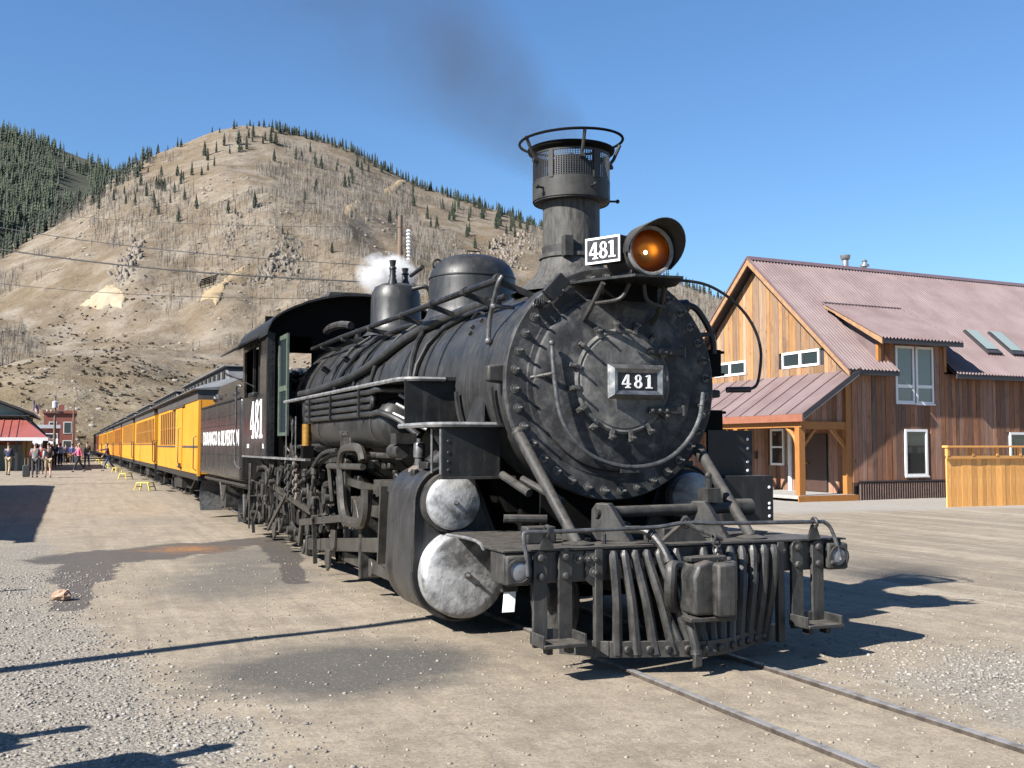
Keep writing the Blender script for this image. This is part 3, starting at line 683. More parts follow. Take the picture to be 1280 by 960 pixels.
# ---- trees
def spruce_template(seed, layers=8, pts=9, slim=0.17):
    r = np.random.default_rng(seed); v, f = [], []
    for k in range(layers):
        z0 = 0.06 + 0.86 * k / layers; z1 = min(z0 + 0.25, 1.0) if k < layers - 1 else 1.0; rad = slim * (1 - z0) ** 0.85 * r.uniform(0.8, 1.15)
        b = len(v); v.append((r.normal(0, .008), r.normal(0, .008), z1)); off = r.uniform(0, 6.3)
        for i in range(pts * 2):
            a = off + math.pi * i / pts; q = rad * (r.uniform(0.85, 1.2) if i % 2 == 0 else r.uniform(0.4, 0.6))
            v.append((q * math.cos(a), q * math.sin(a), z0 - (0.05 if i % 2 == 0 else -0.01) * r.uniform(.6, 1.3)))
        f += [(b, b + 1 + i, b + 1 + (i + 1) % (pts * 2)) for i in range(pts * 2)]
    return np.array(v), np.array(f)
SPR = [spruce_template(i, 8, 8, (0.15, 0.19, 0.17, 0.21)[i]) for i in range(4)]
SPR_LOW = [spruce_template(10 + i, 4, 5, 0.18) for i in range(3)]
import mathutils.geometry as mgeo
def build_trees():
    r = np.random.default_rng(17)
    crowns = []
    for i, (v, f) in enumerate(SPR):
        me = bpy.data.meshes.new('crown'); me.from_pydata(v.tolist(), [], f.tolist()); me.materials.append(MATS['spruce']); crowns.append(me)
    tm, _ = M().cyl((0, 0, -0.04), (0, 0, 0.5), 0.018, 0.008, 6).mesh('trunk', 'spruce_bark', centre=False)
    def tree(az, rr, h, size, label, group):
        p = xyz(az, rr, h); root = thing('spruce_tree', label, 'tree', p, group)
        root.scale = (size * r.uniform(.8, 1.2),) * 2 + (size,); root.rotation_euler = (0, 0, r.uniform(0, 6.3))
        for nm, me in (('trunk', tm), ('crown', crowns[r.integers(4)])):
            o = bpy.data.objects.new(nm, me); COL.objects.link(o); o.parent = root
    n = 0
    # clumps on the open slopes: centre, spread, count
    cl = [((890, 0),)]
    spots = [((285, 188), 16, 9), ((330, 178), 20, 9), ((255, 205), 14, 4), ((180, 245), 18, 6), ((150, 258), 18, 5), ((205, 238), 22, 8), ((235, 225), 20, 5), ((195, 262), 12, 3),
             ((250, 262), 14, 3), ((290, 268), 8, 2), ((318, 262), 8, 2), ((350, 288), 8, 1), ((370, 205), 14, 5), ((405, 210), 12, 4), ((395, 240), 18, 3), ((430, 225), 14, 4),
             ((455, 215), 16, 6), ((480, 205), 14, 6), ((520, 250), 12, 3), ((560, 270), 16, 9), ((585, 262), 18, 8), ((610, 275), 20, 12), ((635, 280), 18, 10), ((650, 292), 14, 7), ((600, 300), 18, 5),
             ((640, 262), 14, 6), ((665, 272), 12, 6), ((475, 280), 10, 2), ((350, 310), 10, 2), ((400, 320), 8, 1), ((545, 285), 8, 2), ((465, 335), 6, 1)]
    where = ['in the thick clump right below the hill summit', 'in the loose clump on the slope just under the summit', 'between the summit and the shoulder toward the forest', 'on the shoulder above the dark rock fin', 'near the forest edge on the hill shoulder', 'in the scattered line below the hill shoulder', 'on the open grass between shoulder and summit', 'in the small cluster above the dark rock fin', 'in the trio on the bare middle slope', 'in the pair on the bare middle slope', 'in the pair below the summit clump', 'standing quite alone on the middle of the bare hill', 'on the slope below the crest past the summit', 'among aspens below the long crest', 'between the crest and the pale cliff band', 'below the crest near the lower small mine dump', 'in the group just under the long crest', 'in the dark group under the crest beside the upper mine dump', 'just below the upper small mine dump', 'in the grove on the rocky slope, uphill of the utility pole', 'in the upper grove beside the broad rocky slope', 'in the middle of the grove on the rocky slope', 'in the grove near the smokestack side of the rocky slope', 'at the lower edge of the grove on the rocky slope', 'among the pale rocks of the rocky slope', 'under the crest above the rocky slope', 'just under the crest behind the smokestack', 'alone near the utility pole on the slope', 'beside the pale cliff band', 'alone among aspens above the cab', 'on the slope uphill of the sand dome', 'alone low on the slope behind the steam puff']
    for ((u, v), s, k), wh in zip(spots, where):
        for _ in range(k):
            q = hill_hit(u + r.normal(0, s * .8), v + r.normal(0, s * .45))
            if q is None: continue
            tree(*q, r.uniform(6.5, 12.5) * q[1] / 850, 'dark spruce ' + wh, 'spruces on the bare hillside'); n += 1
    # fringe along the crest: singles that stand clear against the sky
    for u in np.concatenate([np.arange(150, 300, 6.0), np.arange(300, 690, 4.4), np.arange(845, 925, 4.4)]):
        az, e = ray_az(u + r.normal(0, 2), 200); rr = hill_R(az) * (1 + r.uniform(-0.012, 0.014))
        left = u < 300
        if left and r.random() < .25: continue
        tree(az, rr, float(hill_h(az, rr)) - 0.5, r.uniform(5, 10.5), 'dark spruce on ' + ('the crest of the hill shoulder beside the wooded mountain' if u < 235 else 'the rounded top of the bare hill' if u < 390 else 'the long crest running down from the hill top' if u < 560 else 'the low end of the crest beside the smokestack' if u < 700 else 'the crest seen between headlight and house roof'), 'spruces along the hill crest'); n += 1
    # the rest of the crest wood behind, and the wooded mountain: too many to count
    it = []
    for _ in range(1500):
        az = r.uniform(9.5, 34); rr = hill_R(az) * (1 + r.uniform(-.015, 0.10) * min(1, (az - 8) / 5)); h = float(hill_h(az, rr))
        it.append((SPR_LOW[r.integers(3)], xyz(az, rr, h - .5), r.uniform(5, 10), r.uniform(0, 6)))
    for _ in range(260):                                      # left shoulder of the hill
        az = r.uniform(-3.5, 3.5); rr = hill_R(az) * (1 + r.uniform(-0.05, 0.02)); h = float(hill_h(az, rr))
        it.append((SPR_LOW[r.integers(3)], xyz(az, rr, h - .5), r.uniform(6, 14), r.uniform(0, 6)))
    stuff('crest_wood', join_np('crest_wood', it, 'spruce'), 'thin belt of dark spruce wood along the top of the hill', 'wood')
    it = []
    A = r.uniform(-22, 6, 14000); Q = 760 + 760 * r.random(14000) ** 0.8; H = wood_h(A, Q)
    dens = fbm(A * .45, Q / 90, 4, 81)
    for a, q, h, d in zip(A, Q, H, dens):
        if d < -0.30: continue
        it.append((SPR_LOW[r.integers(3)], xyz(a, q, h - 1), r.uniform(9, 17), r.uniform(0, 6)))
    stuff('forest', join_np('forest', it, 'spruce'), 'dense dark spruce forest covering the far mountain', 'forest')
    # bare aspens: a stem and a few twigs each, thousands
    def aspen(seed):
        q = np.random.default_rng(seed); v, f = [], []
        def blade(p, d, w):
            b = len(v); d = np.array(d); s = np.cross(d, (0.3, 0.9, 0.1)); s = s / np.linalg.norm(s) * w; p = np.array(p)
            v.extend([p - s, p + s, p + d]); f.append((b, b + 1, b + 2))
        blade((0, 0, 0), (0.02, 0, 1.0), 0.022); blade((0, 0, 0), (0, 0.02, 0.95), 0.02)
        for k in range(9):
            z = q.uniform(.3, .85); a = q.uniform(0, 6.3); L = q.uniform(.12, .28)
            blade((0, 0, z), (L * math.cos(a), L * math.sin(a), L * .8), 0.010)
        return np.array(v), np.array(f)
    ASP = [aspen(i) for i in range(5)]
    it = []; A = r.uniform(-8, 40, 42000); Q = 430 + 470 * r.random(42000) ** .8; dens = fbm(A * .33, Q / 120, 4, 91); Hh = hill_h(A, Q)
    for a, q, h, d in zip(A, Q, Hh, dens):
        if d < -0.02 or q > hill_R(a) * .99: continue
        it.append((ASP[r.integers(5)], xyz(a, q, h - .3), r.uniform(3.0, 6.2) * (.6 + q / 1500), r.uniform(0, 6)))
    stuff('aspen_grove', join_np('aspen_grove', it, 'aspen'), 'bare pale grey aspens spread over the hillside', 'aspens')
    # low brush and loose rock
    def bush(seed):
        q = np.random.default_rng(seed); v, f = [], []
        for k in range(26):
            a, L = q.uniform(0, 6.3), q.uniform(.5, 1.0); b = len(v); w = 0.06
            d = np.array([math.cos(a) * .7, math.sin(a) * .7, q.uniform(.3, .9)]) * L; s = np.array([-math.sin(a), math.cos(a), 0]) * w * 2.2
            v.extend([d * .1 - s, d * .1 + s, d + s, d - s]); f.append((b, b + 1, b + 2, b + 3))
        return np.array(v), np.array(f)
    BU = [bush(i) for i in range(4)]; it = []
    A = r.uniform(-8, 44, 9000); Q = 165 + 420 * r.random(9000) ** 1.3; dens = fbm(A * .5, Q / 45, 4, 101); Hh = hill_h(A, Q)
    for a, q, h, d in zip(A, Q, Hh, dens):
        if d < 0.10: continue
        it.append((BU[r.integers(4)], xyz(a, q, h - .1), r.uniform(.3, .95) * (0.6 + q / 600), r.uniform(0, 6)))
    stuff('brush', join_np('brush', it, 'brush'), 'low leafless brown brush on the lower slopes', 'brush')
    it = []; A = r.uniform(-8, 44, 9000); Q = 170 + 620 * r.random(9000) ** .9; dens = fbm(A * .4 + 9, Q / 60, 4, 111); Hh = hill_h(A, Q)
    for a, q, h, d in zip(A, Q, Hh, dens):
        if d < 0.08: continue
        it.append((STONES[r.integers(5)], xyz(a, q, h), (0.22 + .8 * r.random() ** 3) * (0.5 + q / 500), r.uniform(0, 6)))
    stuff('scree', join_np('scree', it, 'rock'), 'pale boulders and scree strewn over the slopes', 'scree')
    # outcrops
    def outcrop(pts, n, s0, s1, label):
        it = []
        for _ in range(n):
            k = r.integers(len(pts) - 1); a = r.random(); u = pts[k][0] * (1 - a) + pts[k + 1][0] * a + r.normal(0, 5); v = pts[k][1] * (1 - a) + pts[k + 1][1] * a + r.normal(0, 6)
            q = hill_hit(u, v)
            if q is None: continue
            h_ = r.uniform(.3, 1.35); k5 = [(math.cos(a_) * r.uniform(.5, 1.2), math.sin(a_) * r.uniform(.5, 1.2)) for a_ in np.arange(5) * 1.2566 + r.uniform(0, 1)]; tx, ty = r.normal(0, .5, 2)
            vv = np.array([(a_, b_, -1.2) for a_, b_ in k5] + [(a_ * .62 + tx, b_ * .62 + ty, h_ * r.uniform(.6, 1)) for a_, b_ in k5] + [(tx, ty, h_)])
            ff = np.array([(i, (i + 1) % 5, 5 + (i + 1) % 5) for i in range(5)] + [(i, 5 + (i + 1) % 5, 5 + i) for i in range(5)] + [(5 + i, 5 + (i + 1) % 5, 10) for i in range(5)])
            it.append(((vv, ff), xyz(q[0], q[1], q[2]), s0 * .55 + (s1 - s0 * .5) * r.random() ** 2.2 * q[1] / 600, r.uniform(0, 6)))
        me = join_np('rock_outcrop', it, 'outcrop_rock'); o = put('rock_outcrop', me, (0, 0, 0)); o['kind'] = 'stuff'; tag(o, label, 'rock outcrop')
    outcrop([(176, 302), (168, 318), (158, 335), (148, 350)], 260, .8, 2.2, 'dark jagged rock fin rising from the hillside above the pale mine dump')
    outcrop([(362, 300), (345, 318), (338, 335), (325, 350), (372, 315), (355, 345)], 380, .8, 2.1, 'pale broken cliff band beside the long tan mine dump')
    outcrop([(300, 275), (288, 292), (282, 302)], 90, .7, 1.7, 'small ragged rock rib between aspens on the hill')
    outcrop([(600, 320), (640, 318), (660, 300), (615, 300), (650, 330)], 420, .6, 1.7, 'broad pale rocky slope seen left of the smokestack')
    # mine dumps: heaps of pale waste rock lying on the slope
    def dump(poly, label, mat, lift):
        us = [p[0] for p in poly]; vs = [p[1] for p in poly]; V = []
        def inside(u, v):
            c = False; j = len(poly) - 1
            for i in range(len(poly)):
                if (poly[i][1] > v) != (poly[j][1] > v) and u < (poly[j][0] - poly[i][0]) * (v - poly[i][1]) / (poly[j][1] - poly[i][1]) + poly[i][0]: c = not c
                j = i
            return c
        P = np.array([xyz(*q) for q in (hill_hit(u, v) for u, v in poly) if q is not None]); k = len(P)
        pin = []
        for u in np.arange(min(us), max(us), 1.6):
            for v in np.arange(min(vs), max(vs), 1.6):
                if inside(u, v):
                    q = hill_hit(u + r.normal(0, .3), v + r.normal(0, .3))
                    if q is not None: pin.append(xyz(*q))
        pts = np.array(list(P) + pin); c0 = pts.mean(0)
        vc, _, fc, *_r = mgeo.delaunay_2d_cdt([Vector((float(p[0] - c0[0]), float(p[1] - c0[1]))) for p in pts], [(i, (i + 1) % k) for i in range(k)], [], 1, 1e-4)
        out = []
        for q in vc:
            x, y = q.x + c0[0], q.y + c0[1]; dx, dy = x - CAM.x, y - CAM.y
            d = float(np.min(np.hypot(P[:, 0] - x, P[:, 1] - y)))
            out.append((x, y, float(hill_h(math.degrees(math.atan2(dx, dy)), math.hypot(dx, dy))) + (-.5 if d < .3 else .5 + lift * min(1, d / 9))))
        m = M(); m.add(out, [tuple(f) for f in fc]); tag(part('mine_dump', m, mat, smooth=80), label, 'mine dump')
    def dense(poly, n=4):
        out = []
        for i in range(len(poly)):
            a, b = poly[i], poly[(i + 1) % len(poly)]
            out += [(a[0] + (b[0] - a[0]) * k / n + r.normal(0, .7), a[1] + (b[1] - a[1]) * k / n + r.normal(0, .5)) for k in range(n)]
        return out
    dump(dense([(98, 384), (118, 370), (133, 358), (142, 357), (152, 364), (158, 376), (150, 386), (138, 382), (122, 388), (110, 383)]), 'rounded pale cream mine dump at the foot of the dark rock fin', 'tailings', 3.0)
    dump(dense([(250, 376), (256, 364), (270, 358), (285, 346), (303, 333), (310, 332), (296, 346), (283, 358), (276, 372), (270, 384), (266, 374)]), 'long tan mine dump running down the slope beside a dark timber ruin', 'tailings_tan', 1.2)
    dump(dense([(430, 268), (434, 257), (448, 250), (456, 252), (447, 262), (437, 271)]), 'small tan mine dump high on the hill, the lower of two', 'tailings_tan', 1.2)
    dump(dense([(479, 243), (487, 232), (497, 225), (510, 226), (500, 236), (492, 243)]), 'small tan mine dump just under the hill crest, the upper of two', 'tailings_tan', 1.2)
    q = hill_hit(259, 359); p = xyz(*q); ru = thing('timber_ruin', 'dark collapsed timber frame beside the long tan mine dump', 'ruin', p)
    for i in range(4):
        part('timber', M().beam((p[0] - 4 + i * .4, p[1], p[2] + .3 + i), (p[0] + 4 + i * .4, p[1] + 1, p[2] + 3.4 + i), .5, .6), 'soot_shade_black', ru)
    for i in range(4): part('post', M().beam((p[0] - 3 + i * 2, p[1] + .5, p[2] - 1.5), (p[0] - 3 + i * 2, p[1] + .5, p[2] + 2.4 + i * .7), .35, .35), 'soot_shade_black', ru)
    print('spruces', n)
build_trees()

# ================================================================== the locomotive
ZC = 2.13                                   # boiler centre
LO = thing('steam_locomotive', 'black narrow gauge steam locomotive with tall spark arrester stack and number plate 481', 'locomotive', (0, 12.5, 0))
def boiler_r(y): return float(np.interp(y, [8.2, 10.3, 11.0, 13.6, 16.9], [0.945, 0.945, 0.955, 1.04, 1.06]))
def bpt(y, deg, off=0.0, side=-1):
    """point on the boiler: degrees down from the top toward one side"""
    r = boiler_r(y) + off; a = R_(deg); return Vector((side * r * math.sin(a), y, ZC + r * math.cos(a)))
FR = (0, -1, 0)                             # forward

def hexbolt(r=0.022, h=0.022, stud=0.035, wash=True):
    m = M()
    if wash: m.lathe([(r * 1.7, 0), (r * 1.7, 0.008)], (0, 0, 0), FR, 12)
    m.lathe([(r, 0.008), (r, 0.008 + h)], (0, 0, 0), FR, 6); m.lathe([(r * 0.5, 0.008 + h), (r * 0.5, 0.008 + h + stud), (r * .3, 0.012 + h + stud)], (0, 0, 0), FR, 8)
    return m.mesh('bolt', 'bolt_steel', centre=False)[0]
BOLT = hexbolt(0.022, 0.024, 0.065); BOLT_BIG = hexbolt(0.026, 0.03, 0.05); BOLT_FLAT = hexbolt(0.022, 0.02, 0.012)
def ball_nut(r, h, nm='bolt', mat='bolt_steel'):
    return M().lathe([(r, 0), (r, h * .5), (r * .8, h * .85), (r * .3, h)], (0, 0, 0), FR, 10).mesh(nm, mat, centre=False)[0]
RIVET = ball_nut(0.011, 0.010, 'rivet', 'black_paint')
DOMENUT = ball_nut(0.028, 0.03, 'bolt', 'pilot_paint')

# ---- boiler
sb = part('smokebox', M().lathe([(0.945, 0), (0.945, 2.05)], (0, 8.25, ZC), (0, 1, 0), 72), 'boiler_paint', LO)
part('band', M().lathe([(0.945, 0), (0.962, 0.0), (0.962, 0.10), (0.945, 0.10)], (0, 8.26, ZC), (0, 1, 0), 72, cap=False), 'boiler_paint', sb)
part('seam', M().lathe([(0.945, 0), (0.956, 0.0), (0.956, 0.14), (0.945, 0.14)], (0, 10.15, ZC), (0, 1, 0), 72, cap=False), 'boiler_paint', sb)
for k in range(26):
    a = -100 + k * 5; 
    for yy in (8.31,):
        o = put('rivet', RIVET, bpt(yy, 60 + k * 2.6, 0.017), sb); o.rotation_euler = (0, 0, 0)
        d = (bpt(yy, 60 + k * 2.6, 1) - bpt(yy, 60 + k * 2.6, 0)); o.rotation_euler = d.to_track_quat('-Y', 'Z').to_euler()
prof = [(boiler_r(y), y - 10.3) for y in np.linspace(10.3, 16.92, 24)]
bo = part('boiler', M().lathe([(p[0] + 0.004, p[1]) for p in prof], (0, 10.3, ZC), (0, 1, 0), 72), 'boiler_paint', LO)
for y in (10.55, 11.35, 12.15, 12.95, 13.6, 14.35, 15.1, 15.9, 16.6):
    r = boiler_r(y) + 0.004
    part('jacket_band', M().lathe([(r, 0), (r + 0.010, 0.0), (r + 0.010, 0.055), (r, 0.055)], (0, y, ZC), (0, 1, 0), 72, cap=False), 'black_paint', bo)
# flat firebox sides under the boiler
part('firebox', M().bb(-0.85, 0.85, 14.2, 16.8, 0.95, 2.2), 'soot_shade_black', LO)
sad = M().bb(-0.55, 0.55, 8.95, 10.0, 0.5, 1.35)
sad.prism([(-0.95, 0), (0.95, 0), (0.62, -0.55), (-0.62, -0.55)], (0, 9.0, 1.55), (1, 0, 0), (0, 0, 1), (0, 0.95, 0))
part('saddle', sad, 'soot_shade_black', LO, bevel=0.02)

# ---- smokebox front
sf = part('smokebox_front', M().lathe([(0.985, 0.045), (0.985, 0.0), (0.975, -0.008), (0.80, -0.012), (0.79, -0.018), (0.745, -0.018), (0.735, -0.05), (0.70, -0.062), (0.60, -0.072), (0.40, -0.09), (0.02, -0.095)], (0, 8.225, ZC), (0, 1, 0), 96, cap=False), 'smokebox_front', LO, smooth=28)
for k in range(36):
    a = R_(k * 10 + 4); put('bolt', BOLT, (0.905 * math.cos(a), 8.213, ZC + 0.905 * math.sin(a)), sf)
DX, DZ = 0.045, 2.145                       # small inspection door
dr = part('smokebox_door', M().lathe([(0.445, 0.02), (0.445, -0.012), (0.425, -0.026), (0.405, -0.020), (0.395, -0.028), (0.30, -0.040), (0.02, -0.046)], (DX, 8.135, DZ), (0, 1, 0), 72, cap=False), 'smokebox_door', LO, smooth=28)
dogm = M().box((0, -0.02, -0.015), (0.034, 0.035, 0.10)); dogm.lathe([(0.020, 0.03), (0.020, 0.055)], (0, 0, 0.005), FR, 6); dogm.lathe([(0.011, 0.05), (0.011, 0.10)], (0, 0, 0.005), FR, 8)
DOG = dogm.mesh('clamp_dog', 'bolt_steel', centre=False)[0]
for k in range(16):
    a = R_(90 + k * 22.5 + 8)
    if k in (12, 11): continue
    o = put('clamp_dog', DOG, (DX + 0.475 * math.cos(a), 8.135, DZ + 0.475 * math.sin(a)), dr); o.rotation_euler = (0, -a + math.pi / 2, 0)
for z in (2.40, 1.90):
    hg = part('hinge', M().bb(0.26, 0.60, 8.062, 8.082, z - 0.028, z + 0.028).cyl((0.60, 8.075, z - 0.045), (0.60, 8.075, z + 0.045), 0.022, n=10), 'dusty_black', dr, bevel=0.004)
    for x in (0.29, 0.36, 0.43): put('bolt', ball_nut(0.016, 0.016), (x, 8.062, z), dr)
# number plate with bevelled bright frame
px, pz, py = 0.135, 2.137, 8.035
npl = part('number_plate', M().bb(px - 0.20, px + 0.20, py, py + 0.04, pz - 0.095, pz + 0.095), 'number_black', LO)
fm = M()
o4 = [(-.265, -.145), (.265, -.145), (.265, .145), (-.265, .145)]; m4 = [(-.225, -.108), (.225, -.108), (.225, .108), (-.225, .108)]; i4 = [(-.188, -.075), (.188, -.075), (.188, .075), (-.188, .075)]
vs = [(px + a, py + 0.03, pz + b) for a, b in o4] + [(px + a, py - 0.022, pz + b) for a, b in m4] + [(px + a, py - 0.001, pz + b) for a, b in i4]
fm.add(vs, [(j * 4 + i, j * 4 + (i + 1) % 4, j * 4 + 4 + (i + 1) % 4, j * 4 + 4 + i) for j in range(2) for i in range(4)])
part('plate_frame', fm, 'bright_steel', npl, smooth=0)
part('numerals', numerals('481', (px - 0.148, py - 0.0005, pz - 0.055), (1, 0, 0), (0, 0, 1), FR, 0.112, gap=0.32, wide=0.92), 'white_paint', npl, smooth=0)
# curved handrail round the lower front
gi = smooth_path([(-0.62, 8.10, 2.42), (-0.605, 8.08, 2.14), (-0.55, 8.07, 1.83), (-0.42, 8.06, 1.63), (-0.22, 8.06, 1.49), (0.08, 8.06, 1.425), (0.38, 8.06, 1.47), (0.60, 8.07, 1.61), (0.75, 8.08, 1.82), (0.81, 8.10, 2.06)])
hr = part('handrail', M().tube(gi, 0.019, 10).ball((-0.62, 8.10, 2.44), 0.028, 10, 8), 'dull_steel', LO)
for p, q in (((-0.61, 8.09, 2.19), (-0.76, 8.22, 2.16)), ((0.06, 8.06, 1.43), (0.06, 8.23, 1.40)), ((0.79, 8.09, 1.95), (0.83, 8.22, 1.95))):
    part('bracket', M().cyl(p, q, 0.017, n=8).cyl(p, (p[0], p[1], p[2] - .001), 0.03, n=8), 'dusty_black', hr)
part('bracket', M().bb(-0.02, 0.16, 8.05, 8.085, 1.375, 1.412), 'dusty_black', hr, bevel=0.004)
# clip-on bracket at upper left with coil
cb = part('clip_bracket', M().beam((-0.64, 8.15, 2.83), (-0.48, 8.15, 2.99), 0.12, 0.06, up=(0, -1, 0)), 'black_paint', LO, bevel=0.006)
for i in range(4): part('coil', M().tube(arc((-0.74 + i * 0.02, 8.16, 2.77), 0.036, 0, 2 * math.pi, 12, (0.3, 0, 1), (0, 1, 0)), 0.008, 6), 'black_paint', cb)

# ---- headlight on its shelf
sh = part('headlight_shelf', M().prism([(-0.42, 8.24), (-0.36, 8.02), (-0.12, 7.60), (0.30, 7.56), (0.46, 7.95), (0.42, 8.24)], (0, 0, 2.945), (1, 0, 0), (0, 1, 0), (0, 0, 0.022)), 'black_paint', LO, bevel=0.003)
for x in (-0.30, 0.34):
    part('shelf_bracket', M().tube(smooth_path([(x, 8.20, 2.62), (x, 8.05, 2.72), (x * .9, 7.86, 2.92)], 5), 0.022, 8).tube(smooth_path([(x, 7.95, 2.76), (x * .4, 7.86, 2.80), (x * .2, 7.8, 2.92)], 5), 0.016, 8), 'dusty_black', sh)
part('shelf_apron', M().box((0.02, 7.94, 2.865), (0.5, 0.02, 0.14)), 'soot_shade_black', sh)
HLY, HLZ, HLX = 7.62, 3.165, 0.035
hd = part('headlight', M().lathe([(0.14, 0.52), (0.165, 0.46), (0.182, 0.30), (0.186, 0.04), (0.194, 0.03), (0.197, 0.0), (0.176, -0.006), (0.168, 0.01)], (HLX, HLY, HLZ), (0, 1, 0), 48, cap=False).lathe([(0.14, 0.52), (0.01, 0.53)], (HLX, HLY, HLZ), (0, 1, 0), 48, cap=False), 'dusty_black', LO)
part('rim', M().lathe([(0.199, 0.022), (0.205, 0.0), (0.198, -0.02), (0.180, -0.018), (0.172, 0.0)], (HLX, HLY, HLZ), (0, 1, 0), 48, cap=False), 'edge_steel', hd)
part('reflector', M().lathe([(0.17, 0.02), (0.163, 0.07), (0.142, 0.13), (0.103, 0.18), (0.052, 0.205), (0.004, 0.21)], (HLX, HLY, HLZ), (0, 1, 0), 40, cap=False), 'headlight_bowl', hd)
part('lens', M().lathe([(0.002, -0.014), (0.09, -0.012), (0.145, -0.006), (0.173, 0.004)], (HLX, HLY, HLZ), (0, 1, 0), 40, cap=False), 'lens', hd)
part('bulb', M().ball((HLX, HLY + 0.11, HLZ), 0.017, 12, 8), 'bulb_lit', hd)
vs = []                                     # visor: half tube with slanted brim
for L in (0.0, 1.0):
    for q, rr in enumerate((0.208, 0.214)):
        for i in range(25):
            a = R_(-40 + 226 * i / 24); ext = 0.02 + 0.19 * max(0, math.sin((a + .55) * 0.86))
            vs.append((HLX + (rr + .035 * L * max(0, math.cos(a - .5))) * math.cos(a), HLY + 0.07 - L * (0.07 + ext), HLZ + (rr + .035 * L * max(0, math.cos(a - .5))) * math.sin(a)))
fs = []
for i in range(24):
    for b0, b1 in ((0, 50), (25, 75)): fs.append((b0 + i, b0 + i + 1, b1 + i + 1, b1 + i))
    fs += [(50 + i, 50 + i + 1, 75 + i + 1, 75 + i), (i, i + 1, 25 + i + 1, 25 + i)]
part('visor', M().add(vs, fs), 'dusty_black', hd, smooth=40)
part('pedestal', M().bb(-0.09, 0.15, 7.72, 8.0, 2.965, 3.02).bb(-0.02, 0.08, 7.66, 7.72, 2.965, 3.0), 'black_paint', hd, bevel=0.006)
# number box on its left cheek
A = Vector((-0.185, 7.72, 0)); D = Vector((-0.46, 0.886, 0)).normalized(); NB = Vector((-D.y, D.x, 0)); NB = NB if NB.x < 0 else -NB
nbx = part('number_box', M().prism([(0, 3.085), (0.345, 3.085), (0.345, 3.30), (0, 3.30)], A, D, (0, 0, 1), -NB * 0.10), 'black_paint', LO, bevel=0.004)
fr = M()
for a0, a1, b0, b1 in ((0, 0.345, 3.085, 3.102), (0, 0.345, 3.283, 3.30), (0, 0.017, 3.102, 3.283), (0.328, 0.345, 3.102, 3.283)):
    fr.prism([(a0, b0), (a1, b0), (a1, b1), (a0, b1)], A + NB * 0.001, D, (0, 0, 1), NB * 0.008)
part('frame', fr, 'white_paint', nbx, smooth=0)
part('face', M().prism([(0.017, 3.102), (0.328, 3.102), (0.328, 3.283), (0.017, 3.283)], A + NB * 0.0005, D, (0, 0, 1), NB * 0.003), 'number_black', nbx, smooth=0)
part('numerals', numerals('481', A + D * 0.308 + Vector((0, 0, 3.125)) + NB * 0.003, -D, (0, 0, 1), NB, 0.135, gap=0.07, wide=0.86, depth=0.003), 'white_paint', nbx, smooth=0)
A2 = Vector((0.22, 7.80, 0)); D2 = Vector((0.46, 0.886, 0)).normalized(); N2 = Vector((D2.y, -D2.x, 0))
nb2 = part('number_box', M().prism([(0, 3.085), (0.40, 3.085), (0.40, 3.28), (0, 3.28)], A2, D2, (0, 0, 1), -N2 * 0.09), 'black_paint', LO, bevel=0.004)
part('numerals', numerals('481', A2 + D2 * 0.05 + Vector((0, 0, 3.12)), D2, (0, 0, 1), N2, 0.12, gap=0.10, depth=0.003), 'white_paint', nb2, smooth=0)
# conduit hoop on the far side
part('conduit', M().tube(smooth_path([(0.33, 8.0, 2.965), (0.43, 7.92, 2.99), (0.70, 7.9, 2.972), (0.93, 7.9, 2.88), (1.11, 7.9, 2.74), (1.22, 7.9, 2.58), (1.268, 7.9, 2.41), (1.25, 7.9, 2.22), (1.215, 7.9, 2.12), (1.15, 7.91, 2.085)]), 0.013, 8).tube([(1.16, 7.91, 2.085), (0.95, 7.95, 2.08)], 0.026, 10), 'black_paint', LO)
part('air_pipe', M().tube(smooth_path([(0.72, 8.35, 2.84), (0.86, 8.32, 2.83), (0.98, 8.32, 2.70), (1.05, 8.32, 2.55), (1.06, 8.32, 2.42)]), 0.028, 10).cyl((0.66, 8.34, 2.83), (0.80, 8.34, 2.84), 0.06, n=12).beam((0.72, 8.33, 2.56), (1.05, 8.32, 2.60), 0.05, 0.04), 'black_paint', LO)
# brackets and steps low on the fireman's side of the smokebox
for z0, z1, x1 in ((2.22, 2.46, 1.14), (1.72, 1.92, 1.15)):
    m = M().bb(0.78, x1, 8.32, 8.50, z0, z1)
    for z in (z0 + 0.02, z1 - .02): m.bb(x1, x1 + 0.05, 8.34, 8.40, z - .012, z + .012)
    part('side_bracket', m, 'soot_shade_black', LO, bevel=0.008)
part('side_step', M().bb(0.86, 1.12, 8.30, 8.5, 2.03, 2.10), 'black_paint', LO, bevel=0.02)
o = part('stair_panel', M().bb(0.98, 1.44, 8.30, 8.33, 1.34, 1.74), 'black_paint', LO)
for z in (1.66, 1.58, 1.46, 1.38): put('rivet', ball_nut(.014, .006, 'rivet', 'lamp_white'), (1.39, 8.30, z), o)
o = part('stair_panel', M().bb(0.98, 1.46, 8.02, 8.05, 0.93, 1.325).bb(0.98, 1.46, 8.02, 8.30, 1.325, 1.34).bb(0.95, 0.98, 8.02, 8.3, 0.93, 1.325), 'black_paint', LO)
for z in (1.10, 1.06, 0.99, 1.24): put('rivet', ball_nut(.014, .006, 'rivet', 'lamp_white'), (1.42, 8.02, z), o)

